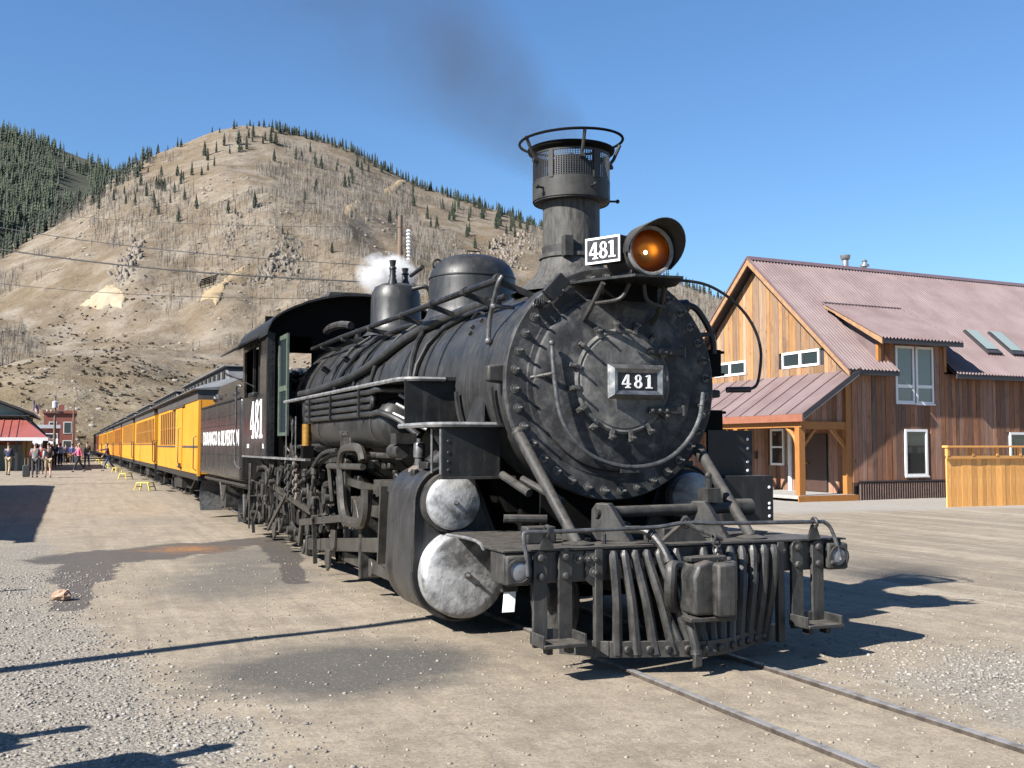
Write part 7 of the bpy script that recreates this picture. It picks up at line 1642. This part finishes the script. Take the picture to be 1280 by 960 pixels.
# long platform building beside the photographer's left; only its shadow and reflection reach the picture
sh_ = gable_shed('platform_building', 'long green platform building with red metal roof, casting the square shade on the dirt', -20.5, -9.6, 19.6, 46.0, 3.7, 7.3, .62, 'depot_green', 'depot_red')
for y in (22, 26, 34, 38, 43): bwin(sh_, -9.6, y, 1.0, 2.4, 1.2)
d_ = part('door', M().bb(-9.64, -9.55, 29.2, 31.4, 0, 2.5), 'door_brown', sh_); part('handle', M().ball((-9.52, 30.2, 1.1), .05, 8, 6), 'brass', d_)
# depot in view at the left edge
dp = thing('depot', 'green depot with dark upper roof and wide red metal porch roof', 'building', (-12, 88, 0))
part('wall', M().bb(-17, -7.15, 80.0, 97, -.1, 3.75), 'depot_green', dp, smooth=0)
part('gable', M().prism([(-17, 3.75), (-7.15, 3.75), (-7.15, 3.8), (-12.1, 5.7), (-17, 3.8)], (0, 80, 0), (1, 0, 0), (0, 0, 1), (0, 17, 0)), 'depot_green', dp, smooth=0)
ur_ = part('upper_roof', M().prism([(-12.1, 5.78), (-6.55, 3.62), (-6.55, 3.78), (-12.1, 5.95)], (0, 79.2, 0), (1, 0, 0), (0, 0, 1), (0, 18.6, 0)).prism([(-12.1, 5.78), (-17.6, 3.62), (-17.6, 3.78), (-12.1, 5.95)], (0, 79.2, 0), (1, 0, 0), (0, 0, 1), (0, 18.6, 0)), 'dark_trim', dp, smooth=0)
part('soffit', M().bb(-17.3, -6.8, 79.3, 79.98, 3.55, 3.62), 'letterboard', ur_)
x = -17.0
while x < -7.3: part('wall_panel', M().bb(x + .01, x + .58, 79.94, 79.999, 2.7, 3.74), 'depot_green', dp, smooth=0); x += .6
pr2 = part('porch_roof', M().prism([(79.95, 3.35), (75.6, 2.02), (75.6, 2.10), (79.95, 3.45)], (-17, 0, 0), (0, 1, 0), (0, 0, 1), (9.8, 0, 0)).add([(-7.2, 79.95, 3.35), (-7.2, 75.6, 2.03), (-5.6, 75.6, 2.03), (-5.6, 97, 2.03), (-7.2, 97, 3.35), (-7.2, 79.95, 3.43), (-7.2, 75.6, 2.10), (-5.6, 75.6, 2.10), (-5.6, 97, 2.10), (-7.2, 97, 3.43)], [(0, 1, 2), (0, 2, 3, 4), (5, 7, 6), (5, 9, 8, 7), (1, 6, 7, 2), (2, 7, 8, 3)]), 'depot_red', dp, smooth=0)
x = -16.9
while x < -7.2: part('roof_rib', M().beam((x, 79.95, 3.47), (x, 75.6, 2.12), .05, .05), 'depot_red', pr2, smooth=0); x += .45
part('porch_fascia', M().bb(-17, -5.58, 75.55, 75.6, 1.9, 2.11).bb(-5.6, -5.55, 75.6, 97, 1.9, 2.11), 'window_white', pr2, smooth=0)
for x, y in ((-15, 75.9), (-11, 75.9), (-7.4, 75.9), (-5.9, 80), (-5.9, 86), (-5.9, 92)): part('porch_post', M().bb(x - .08, x + .08, y - .08, y + .08, -.05, 1.95), 'dark_trim', dp, smooth=0)
part('porch_brace', M().beam((-7.15, 79.9, 3.7), (-5.7, 79.9, 2.2), .12, .12), 'dark_trim', dp)
sg = part('sign_board', M().bb(-8.6, -7.3, 79.86, 79.93, 1.62, 2.0), 'brick_red', dp, smooth=0)
part('sign_face', letters('DEPOT', (-8.45, 79.86, 1.72), (1, 0, 0), (0, 0, 1), (0, -1, 0), 1.0, .18), 'pale_roof', sg, smooth=0) if False else None
bwin(dp, -9.8, 80, .9, 2.0, 1.4, 'x'); bwin(dp, -12.5, 80, .9, 2.0, 1.4, 'x')
part('doorway', M().bb(-6.9 - .28, -7.1, 84, 86, 0, 2.0), 'far_orange', dp)
# street fronts farther off
def block(name, label, x0, x1, y0, y1, z, wall, trim, wins):
    rt = thing(name, label, 'building', ((x0 + x1) / 2, (y0 + y1) / 2, 0)); part('wall', M().bb(x0, x1, y0, y1, -.1, z), wall, rt, smooth=0)
    part('cornice', M().bb(x0 - .15, x1 + .15, y0 - .18, y1 + .1, z, z + .35), trim, rt, smooth=0)
    for wx, z0, z1, w in wins: bwin(rt, wx, y0, z0, z1, w, 'x')
    return rt
b = block('shop', 'orange red shop with pale flat roof edge beyond the depot', -9.0, -5.35, 118, 128, 3.3, 'brick_red', 'pale_roof', [(-6.2, 1.9, 2.8, 1.5)])
part('shop_front', M().bb(-8.8, -5.5, 117.7, 117.95, .2, 1.7), 'far_orange', b, smooth=0); part('awning', M().prism([(0, 0), (-1.2, -.5), (-1.2, -.42), (0, .08)], (-9.0, 117.9, 2.2), (0, 1, 0), (0, 0, 1), (3.6, 0, 0)), 'pale_roof', b, smooth=0)
b = block('brick_building', 'tall red brick building rising behind the orange shop', -7.2, -3.7, 140, 152, 5.4, 'brick_red', 'brick_red', [(-4.6, 3.0, 4.4, .9), (-4.6, .8, 2.2, 1.0), (-6.2, 3.2, 4.4, .9)])
part('parapet', M().bb(-5.6, -5.0, 139.9, 141, 5.7, 6.4), 'brick_red', b)
block('store', 'low brown storefront beside the red brick building', -13, -9.3, 125, 140, 3.0, 'pole_wood', 'dark_trim', [(-10.5, .8, 2.0, 1.4)])

def pole(x, y, h, label, r0=.15, arms=(), name='utility_pole', mat='pole_wood'):
    rt = thing(name, label, 'pole', (x, y, 0)); part('shaft', M().cyl((x, y, -.3), (x, y, h), r0, r0 * .65, n=12), mat, rt)
    for z, w in arms: 
        cr_ = part('crossarm', M().bb(x - w, x + w, y - .16, y - .05, z - .06, z + .06), mat, rt)
        for q in (-.9, -.45, .45, .9): part('insulator', M().lathe([(.03, 0), (.05, .04), (.03, .08), (.05, .11), (.02, .15)], (x + q * w, y - .1, z + .06), (0, 0, 1), 8), 'lamp_white', cr_)
    return rt
p_ = pole(-5.5, 100, 5.8, 'utility pole with a pale transformer can near the orange shop', .13, [(4.4, .7)])
part('transformer', M().lathe([(.05, 4.75), (.22, 4.78), (.24, 5.3), (.05, 5.36)], (-5.5, 99.72, 0), (0, 0, 1), 14), 'pale_roof', p_)
part('lamp_head', M().bb(-5.62, -5.38, 99.4, 99.9, 5.7, 5.82), 'galvanised', p_)
pole(-4.0, 118, 5.6, 'slim bare utility pole farther down the street', .11)
pole(-3.9, 150, 6.0, 'distant utility pole beyond the brick building', .13)
pk = pole(5.86, 35, 9.3, 'tall brown utility pole behind the steam dome with white insulators', .13)
for k in range(9): part('insulator', M().lathe([(.05, 0), (.085, .04), (.05, .09)], (6.12, 34.9, 7.78 + k * .12), (0, 0, 1), 10), 'lamp_white', pk)
part('bracket_arm', M().beam((5.9, 34.95, 8.85), (6.18, 34.9, 8.9), .05, .05).beam((5.86, 34.9, 7.2), (6.05, 34.9, 8.1), .05, .08), 'pole_wood', pk)
pl_ = pole(-14, 46.8, 11.4, 'utility pole behind the platform building carrying the wires over the train', .16, [(11.0, 1.0)])
for i, (z0, z1, r_, lb) in enumerate(((7.0, 10.25, .026, 'thick black overhead wire'), (7.55, 11.15, .014, 'thin overhead wire strung above the thick one'), (6.5, 8.6, .010, 'faint thin overhead wire strung below the thick one'), (8.9, 14.0, .008, 'faint thin overhead wire, highest of the four'))):
    a, b_ = Vector((5.86, 34.9, z0)), Vector((-14, 46.7, min(z1, 11.3)) if i < 3 else (-14, 46.7, 11.4))
    pts = [a.lerp(b_, t) - Vector((0, 0, .55 * math.sin(math.pi * t))) for t in np.linspace(0, 1, 15)]
    tag(part('overhead_wire', M().tube(pts, r_, 5), 'wire_black'), lb + ' crossing before the hillside', 'wire')
pole(-8.5, 7.755, 6.1, 'bare wooden post at the yard edge whose shadow crosses the dirt to the cylinder', .12, name='yard_post')
pole(-8.6, 12.42, 3.1, 'short wooden post at the gravel edge, throwing a short shadow', .06, name='yard_post')
# flag on its staff
fl = thing('flag', 'red and white striped flag with blue canton hanging from a thin staff', 'flag', (-7.1, 96, 0))
part('staff', M().cyl((-7.1, 96, 0), (-7.1, 96, 5.4), .03, n=8), 'galvanised', fl)
def strip(u0, u1, v0, v1, nm, mat, off=0.0):
    """piece of the drooping cloth: u along the fly, v down"""
    P = lambda u, v: (-7.07 + u * .42 + .05 * math.sin(u * 9 + v * 3) + v * .10 * u, 95.98 + .10 * math.sin(u * 11) - off, 5.2 - v * .72 - u * .55)
    m = M(); n = 6; vs = [P(u0 + (u1 - u0) * i / n, v) for v in (v0, v1) for i in range(n + 1)]
    m.add(vs + [(x, y + .006, z) for x, y, z in vs], [(i, i + 1, n + 2 + i, n + 1 + i) for i in range(n)] + [(2 * n + 2 + i, 3 * n + 3 + i, 3 * n + 4 + i, 2 * n + 3 + i) for i in range(n)])
    part(nm, m, mat, fl, smooth=60)
for k in range(13): strip(0, 1, k / 13, (k + 1) / 13, 'stripe', 'cloth_red' if k % 2 == 0 else 'cloth_white')
strip(0, .42, 0, 7 / 13, 'canton', 'cloth_navy', .012)

# ---- parked cars
def car(x, y, rz, paint, label, suv=True):
    rt = thing('parked_car', label, 'car', (x, y, 0)); h = 1.78 if suv else 1.45
    side = [(-2.25, .42), (-2.28, .80), (-2.2, 1.0), (-1.15, 1.10), (-.55, h - .06), (-.2, h), (1.7, h), (2.05, 1.2), (2.2, 1.0), (2.25, .42)]
    def half(w, t, z): return (x + t, y + w, z)
    b = M(); k = len(side); vs = []
    for w, sc in ((-.86, 0), (-.9, 0), (.9, 0), (.86, 0)): pass
    vs = [(x + w * (1 if z < 1.08 else .84), y + t, z) for w in (-.9, .9) for t, z in side]
    b.add(vs, [tuple(range(k)), tuple(reversed(range(k, 2 * k)))] + [(i, k + i, k + (i + 1) % k, (i + 1) % k) for i in range(k)])
    part('body', b, paint, rt, bevel=0.06)
    part('windscreen', M().prism([(-.70, 0), (.70, 0), (.62, 1), (-.62, 1)], (x, y - 1.13, 1.12), (1, 0, 0), (0, .52, h - 1.24), (0, -.02, .012)), 'glass', rt, smooth=0)
    part('rear_window', M().prism([(-.70, 0), (.70, 0), (.62, 1), (-.62, 1)], (x, y + 2.06, 1.22), (1, 0, 0), (0, -.28, h - 1.34), (0, .02, .01)), 'glass', rt, smooth=0)
    for s in (-1, 1):
        part('side_window', M().prism([(-.78, 1.14), (1.75, 1.14), (1.55, h - .12), (-.42, h - .12)], (x + s * .90 * .855, y, 0), (0, 1, 0), (0, 0, 1), (s * .012, 0, 0)), 'glass', rt, smooth=0)
        part('headlight', M().ball((x + s * .66, y - 2.2, .82), .13, 10, 6, (1.2, .5, .8)), 'lamp_white', rt)
        for q in (-1.42, 1.38):
            wl = part('wheel', M().lathe([(.34, 0), (.35, .03), (.35, .19), (.33, .22)], (x + s * .70, y + q, .34), (s, 0, 0), 20), 'tyre', rt, smooth=30); part('rim', M().lathe([(.21, 0), (.2, .02), (.05, .03)], (x + s * .915, y + q, .34), (s, 0, 0), 14), 'galvanised', wl)
    part('bumper', M().bb(x - .88, x + .88, y - 2.36, y - 2.22, .36, .60), 'pale_roof' if paint == 'car_blue' else 'dark_trim', rt, bevel=0.04)
    rt.rotation_euler = (0, 0, rz)
car(-7.5, 97.5, .25, 'car_blue', 'dark blue sport utility car with silver bumper parked beside the depot')
car(-4.9, 112, -.2, 'car_dark', 'black car parked in the street behind the standing crowd', False)
car(-6.6, 113.5, 0.1, 'car_silver', 'silver car parked in front of the orange shop', False)

# ---- people: skinned figures; body is one mesh, clothes and hair are children
def skin_mesh(name, pts, edges, rad, mat, parent, loc, rz, s, root=0):
    me = bpy.data.meshes.new(name); me.from_pydata([tuple(c * s for c in p) for p in pts], edges, []); me.materials.append(MATS[mat])
    o = bpy.data.objects.new(name, me); COL.objects.link(o); o.parent = parent; WL[o] = Vector(loc)
    md = o.modifiers.new('skin', 'SKIN'); md.use_smooth_shade = True
    for i, d in enumerate(me.skin_vertices[0].data):
        r = rad[i]; r = r if isinstance(r, tuple) else (r, r); d.radius = (r[0] * s, r[1] * s); d.use_root = (i == root)
    sb_ = o.modifiers.new('subdivision', 'SUBSURF'); sb_.levels = 1; sb_.render_levels = 1
    return o
EYE = M().ball((0, 0, 0), .011, 6, 4).mesh('eye', 'dark_trim', centre=False)[0]
def person(x, y, face, label, top, legs, hair='hair_brown', h=1.74, stride=0.0, armL=(-12, 15), armR=(-12, 15), lean=0.0, sleeves=None, shorts=False, hat=None, z=0.0, group='people on the platform', arm_out=(8, 8), skirt=False):
    """face = heading in degrees, 0 looks toward -Y (the camera side); arm angles: forward swing, elbow bend"""
    rt = thing('person', label, 'person', (x, y, z), group); s = h / 1.75; rt.rotation_euler = (0, 0, R_(face))
    ln = math.sin(R_(lean))
    def up(zz): return (0, -ln * max(0, zz - .93), zz)
    P, E, Rr = [], [], []
    def v(p, r, par=None):
        P.append(tuple(p)); Rr.append(r)
        if par is not None: E.append((par, len(P) - 1))
        return len(P) - 1
    pel = v((0, 0, .95), (.135, .10)); ab = v(up(1.10), (.125, .09), pel); ch_ = v(up(1.30), (.15, .10), ab); nk = v(up(1.47), .052, ch_); hb_ = v(up(1.555), .066, nk)
    hm = v((0, up(1.65)[1] - .012, 1.65), (.078, .092), hb_); ht = v((0, up(1.73)[1], 1.725), (.062, .072), hm); v((0, up(1.64)[1] - .115, 1.635), .014, hm)
    L = {}
    for sd, k in ((-1, 'L'), (1, 'R')):
        st = stride * sd; hip = v((sd * .085, 0, .90), .085, pel); kn = v((sd * .095, -.42 * math.sin(R_(st)) - .02, .50 + .01), .058, hip)
        bk = -.10 if st < 0 else 0.0
        an = v((sd * .10, -.80 * math.sin(R_(st)) - bk * 1.2, .085 + (.05 if st < -8 else 0)), .038, kn); v((sd * .11, -.80 * math.sin(R_(st)) - bk - .15, .035 + (.02 if st < -8 else 0)), .032, an); L[k] = (P[hip], P[kn], P[an], P[-1])
    Am = {}
    for sd, k, (sw, eb), ao in ((-1, 'L', armL, arm_out[0]), (1, 'R', armR, arm_out[1])):
        shp = up(1.40); sh0 = v((sd * .17, shp[1], 1.405), .058, ch_)
        d = Vector((sd * math.sin(R_(ao)), -math.sin(R_(sw)) * math.cos(R_(ao)), -math.cos(R_(sw)) * math.cos(R_(ao)))); e = Vector(P[sh0]) + d * .29
        d2 = Vector((d.x * .3 - sd * .05, -math.sin(R_(sw + eb)), -math.cos(R_(sw + eb)))).normalized(); w = e + d2 * .25; el = v(e, .042, sh0); wr = v(w, .028, el); hn = v(w + d2 * .08, (.036, .02), wr)
        sdv = d2.cross(Vector((1, 0, 0))).normalized()
        for q, fl_ in enumerate((.075, .085, .08, .06)):
            b0 = w + d2 * .085 + sdv * (.024 - .016 * q); f1 = v(b0 + d2 * fl_ * .5, .0085, hn); v(b0 + d2 * fl_ * .9 + Vector((-sd * .012, 0, 0)), .0075, f1)
        t1 = v(w + d2 * .045 + sdv * .045, .010, hn); v(w + d2 * .08 + sdv * .06, .009, t1); Am[k] = (P[sh0], e, w)
    skin_mesh('body', P, E, Rr, 'skin', rt, (x, y, z), 0, s)
    for sd in (-1, 1):
        o = bpy.data.objects.new('eye', EYE); COL.objects.link(o); o.parent = rt; o.location = (sd * .032 * s, (up(1.65)[1] - .098) * s, 1.662 * s)
    # top
    Q = [(0, 0, .90), up(1.10), up(1.30), up(1.44)]; Eq = [(0, 1), (1, 2), (2, 3)]; Rq = [(.152, .118), (.142, .108), (.170, .120), (.085, .075)]
    for k in 'LR':
        a, e, w = Am[k]; b = len(Q); Q += [a, tuple(e), tuple(Vector(e).lerp(Vector(w), .92 if sleeves is None else .1))]; Eq += [(2, b), (b, b + 1), (b + 1, b + 2)]; Rq += [.072, .054, .040]
    skin_mesh('shirt', Q, Eq, Rq, 'cloth_' + top, rt, (x, y, z), 0, s, 1)
    if sleeves:
        for k in 'LR':
            a, e, w = Am[k]; skin_mesh('sleeve', [tuple(Vector(a).lerp(Vector(e), .1)), tuple(e), tuple(Vector(e).lerp(Vector(w), .9))], [(0, 1), (1, 2)], [.080, .058, .044], 'cloth_' + sleeves, rt, (x, y, z), 0, s)
    T = [(0, 0, .96)]; Et = []; Rt = [(.148, .115)]
    for k in 'LR':
        hp0, kn0, an0, to0 = L[k]; b = len(T); cut = tuple(Vector(kn0).lerp(Vector(an0), .05 if shorts else .93)); T += [hp0, kn0, cut]; Et += [(0, b), (b, b + 1), (b + 1, b + 2)]; Rt += [.100, .073, .07 if shorts else .055]
    skin_mesh('trousers', T, Et, Rt, 'cloth_' + legs, rt, (x, y, z), 0, s)
    for k in 'LR':
        hp0, kn0, an0, to0 = L[k]; skin_mesh('shoe', [(an0[0], an0[1] + .03, to0[2] + .012), (an0[0], an0[1] - .05, to0[2] + .012), (to0[0], to0[1], to0[2])], [(0, 1), (1, 2)], [(.045, .045), (.05, .045), (.042, .034)], 'tyre', rt, (x, y, z), 0, s)
    hy = up(1.68)[1]; skin_mesh('hair', [(0, hy + .045, 1.60), (0, hy + .03, 1.69), (0, hy - .015, 1.748)], [(0, 1), (1, 2)], [(.070, .055), (.086, .085), (.075, .08)], 'cloth_' + hat if hat else hair, rt, (x, y, z), 0, s)
    return rt
person(-7.33, 64.8, 165, 'person in navy pullover and khaki trousers standing before the depot', 'navy', 'khaki', armL=(5, 60), armR=(8, 70), stride=6)
person(-7.75, 84.5, 20, 'person in white shirt and blue jeans beside the dark blue car', 'white', 'jeans', stride=5)
person(-5.87, 59.5, 170, 'grey haired person in grey vest over red sleeves, seen from behind', 'grey', 'darkgrey', 'hair_grey', sleeves='red', armL=(15, 50), armR=(12, 60))
person(-5.25, 59.25, 185, 'person in white and black top with khaki shorts', 'black', 'khaki', 'hair_brown', sleeves='white', shorts=True, armL=(20, 70), armR=(10, 30), stride=7)
person(-5.75, 66.5, 175, 'person in bright red jacket standing behind the grey vested person', 'red', 'darkgrey', 'hair_grey')
person(-5.3, 86, 190, 'tall person in long navy coat standing with hands together', 'navy', 'black', h=1.86, armL=(15, 60), armR=(15, 60))
person(-5.15, 101, 150, 'person in light blue jacket in the far group', 'lightblue', 'darkgrey', h=1.8)
person(-4.6, 102, 200, 'person in lavender top in the far group', 'lavender', 'black', h=1.75)
person(-4.1, 103, 180, 'person in royal blue jacket in the far group', 'royal', 'darkgrey', h=1.75)
person(-4.95, 92, 170, 'person in white shirt and dark trousers between the coat wearer and the far group', 'white', 'navy', h=1.78)
person(-3.72, 106, 160, 'person in plum jacket at the far end of the group', 'plum', 'jeans', h=1.72)
person(-3.76, 71.0, -70, 'person in pink jacket and black trousers walking across the platform', 'pink', 'black', 'hair_grey', stride=24, armL=(25, 40), armR=(-20, 20))
gp = person(-3.07, 88.0, 195, 'person in dark grey jacket and jeans with a shoulder bag', 'charcoal', 'jeans', h=1.9, stride=8)
tag(part('shoulder_bag', M().bb(-2.78, -2.5, 87.9, 88.15, .85, 1.2).tube([(-2.6, 88.0, 1.2), (-2.85, 88.0, 1.62)], .015, 6), 'cloth_black', bevel=0.04), 'black shoulder bag carried by the person in dark grey jacket', 'bag')
person(-2.0, 73.5, -95, 'person in plum top and jeans reaching an arm toward the coach steps', 'plum', 'jeans', 'hair_brown', stride=20, lean=8, armL=(75, 10), armR=(20, 20))
sc_ = thing('suitcase', 'small dark suitcase standing beside the grey vested person', 'suitcase', (-6.25, 60.2, 0)); part('shell', M().bb(-6.45, -6.1, 60.05, 60.3, .02, .62), 'cloth_charcoal', sc_, bevel=0.04); part('handle', M().tube([(-6.35, 60.17, .6), (-6.35, 60.17, .95), (-6.2, 60.17, .95), (-6.2, 60.17, .6)], .015, 6), 'galvanised', sc_)
# two onlookers out of frame at the left, whose shadows fall into it
person(-5.62, 5.5, -60, 'onlooker raising a camera at the gravel edge, nearer the locomotive front', 'charcoal', 'jeans', armL=(55, 85), armR=(55, 85), h=1.72, group='onlookers by the gravel')
person(-6.35, 6.25, -70, 'onlooker with elbows out standing behind the one with the camera', 'navy', 'khaki', armL=(40, 95), armR=(30, 80), h=1.72, group='onlookers by the gravel', arm_out=(35, 35))

# ================================================================== smoke and steam (volumes)
def volume_mat(name, col, dens, sx, sy, noise_scale, cone=False, aniso=0.0, absorb=None, thr=(0.42, 0.7)):
    m = bpy.data.materials.new(name); m.use_nodes = True; t = m.node_tree; t.nodes.clear(); MATS[name] = m
    out = N(t, 'ShaderNodeOutputMaterial'); vol = N(t, 'ShaderNodeVolumePrincipled'); t.links.new(vol.outputs[0], out.inputs['Volume'])
    vol.inputs['Color'].default_value = (*col, 1); vol.inputs['Anisotropy'].default_value = aniso
    if absorb: vol.inputs['Absorption Color'].default_value = (*absorb, 1)
    co = N(t, 'ShaderNodeTexCoord').outputs['Object']; sp = N(t, 'ShaderNodeSeparateXYZ'); t.links.new(co, sp.inputs[0])
    x, y, z = sp.outputs
    if cone:                                   # plume along +X from the stack, widening
        wob = mth(t, 'MULTIPLY', mth(t, 'SUBTRACT', noise(t, co, .9, 3), .5), mth(t, 'MULTIPLY', x, .35))
        rad = mth(t, 'ADD', mth(t, 'MULTIPLY', x, .34), .34)
        yy = mth(t, 'ADD', y, wob); zz = mth(t, 'SUBTRACT', z, mth(t, 'MULTIPLY', wob, .8))
        r = mth(t, 'DIVIDE', mth(t, 'SQRT', mth(t, 'ADD', mth(t, 'MULTIPLY', yy, yy), mth(t, 'MULTIPLY', zz, zz))), rad)
        fall = mth(t, 'SUBTRACT', 1.0, r, clamp=True)
        along = mth(t, 'DIVIDE', 1.0, mth(t, 'ADD', .22, mth(t, 'MULTIPLY', mth(t, 'MULTIPLY', x, x), .62)))
        ends = mth(t, 'MULTIPLY', mth(t, 'MULTIPLY', x, 4.0, clamp=True), mth(t, 'MULTIPLY', mth(t, 'SUBTRACT', sx, x), .4, clamp=True))
        fall = mth(t, 'MULTIPLY', mth(t, 'MULTIPLY', fall, along), ends)
    else:
        r = N(t, 'ShaderNodeVectorMath', operation='LENGTH'); t.links.new(co, r.inputs[0])
        fall = mth(t, 'MULTIPLY', mth(t, 'SUBTRACT', 1.0, mth(t, 'DIVIDE', r.outputs['Value'], sx)), 1.6, clamp=True)
    nz = ramp(t, noise(t, co, noise_scale, 5, .6, .3), [(thr[0], 0.0), (thr[1], 1.0)])
    t.links.new(mth(t, 'MULTIPLY', mth(t, 'MULTIPLY', fall, nz), dens), vol.inputs['Density'])
    return m
L_ = 9.0
volume_mat('smoke', (.10, .09, .085), 2.1, L_, 0, 1.0, cone=True, thr=(.34, .72))
me, c = M().box((L_ / 2, 0, 0), (L_, 7.0, 7.0)).mesh('smoke', 'smoke', 0, centre=False)
o = put('smoke', me, (0.05, SY, 4.22)); dirv = Vector((-.74, .20, .60)).normalized()
o.rotation_euler = dirv.to_track_quat('X', 'Z').to_euler(); o['kind'] = 'stuff'; tag(o, 'thin dark coal smoke drifting from the smokestack', 'smoke')
volume_mat('steam', (.98, .98, .98), 14.0, .42, 0, 4.0, thr=(.38, .62))
me, c = M().ball((0, 0, 0), .43, 20, 12).mesh('steam', 'steam', 0, centre=False)
o = put('steam', me, (.02, 15.5, 4.12)); o.scale = (1.15, .9, .85); o['kind'] = 'stuff'; tag(o, 'white steam puff behind the steam dome safety valves', 'steam')

# ================================================================== one pass: measured paint and soil values are a little brighter than the real ones at this exposure
def scale_albedo(k):
    for nm, m in MATS.items():
        p = m.node_tree.nodes.get('Principled BSDF')
        if p is None or nm in ('lens', 'bulb_lit', 'headlight_bowl'): continue
        kk = 0.9 if nm in ('white_paint', 'window_white', 'lamp_white') else k
        kk = {'hill_soil': k * .95, 'fence_wood': .85}.get(nm, kk)
        i = p.inputs['Base Color']
        if i.is_linked:
            src = i.links[0].from_socket; i2 = mixc(m.node_tree, 1.0, src, (kk, kk, kk), 'MULTIPLY'); m.node_tree.links.new(i2, i)
        else: i.default_value = tuple(c * kk for c in i.default_value[:3]) + (1,)
scale_albedo(0.63)
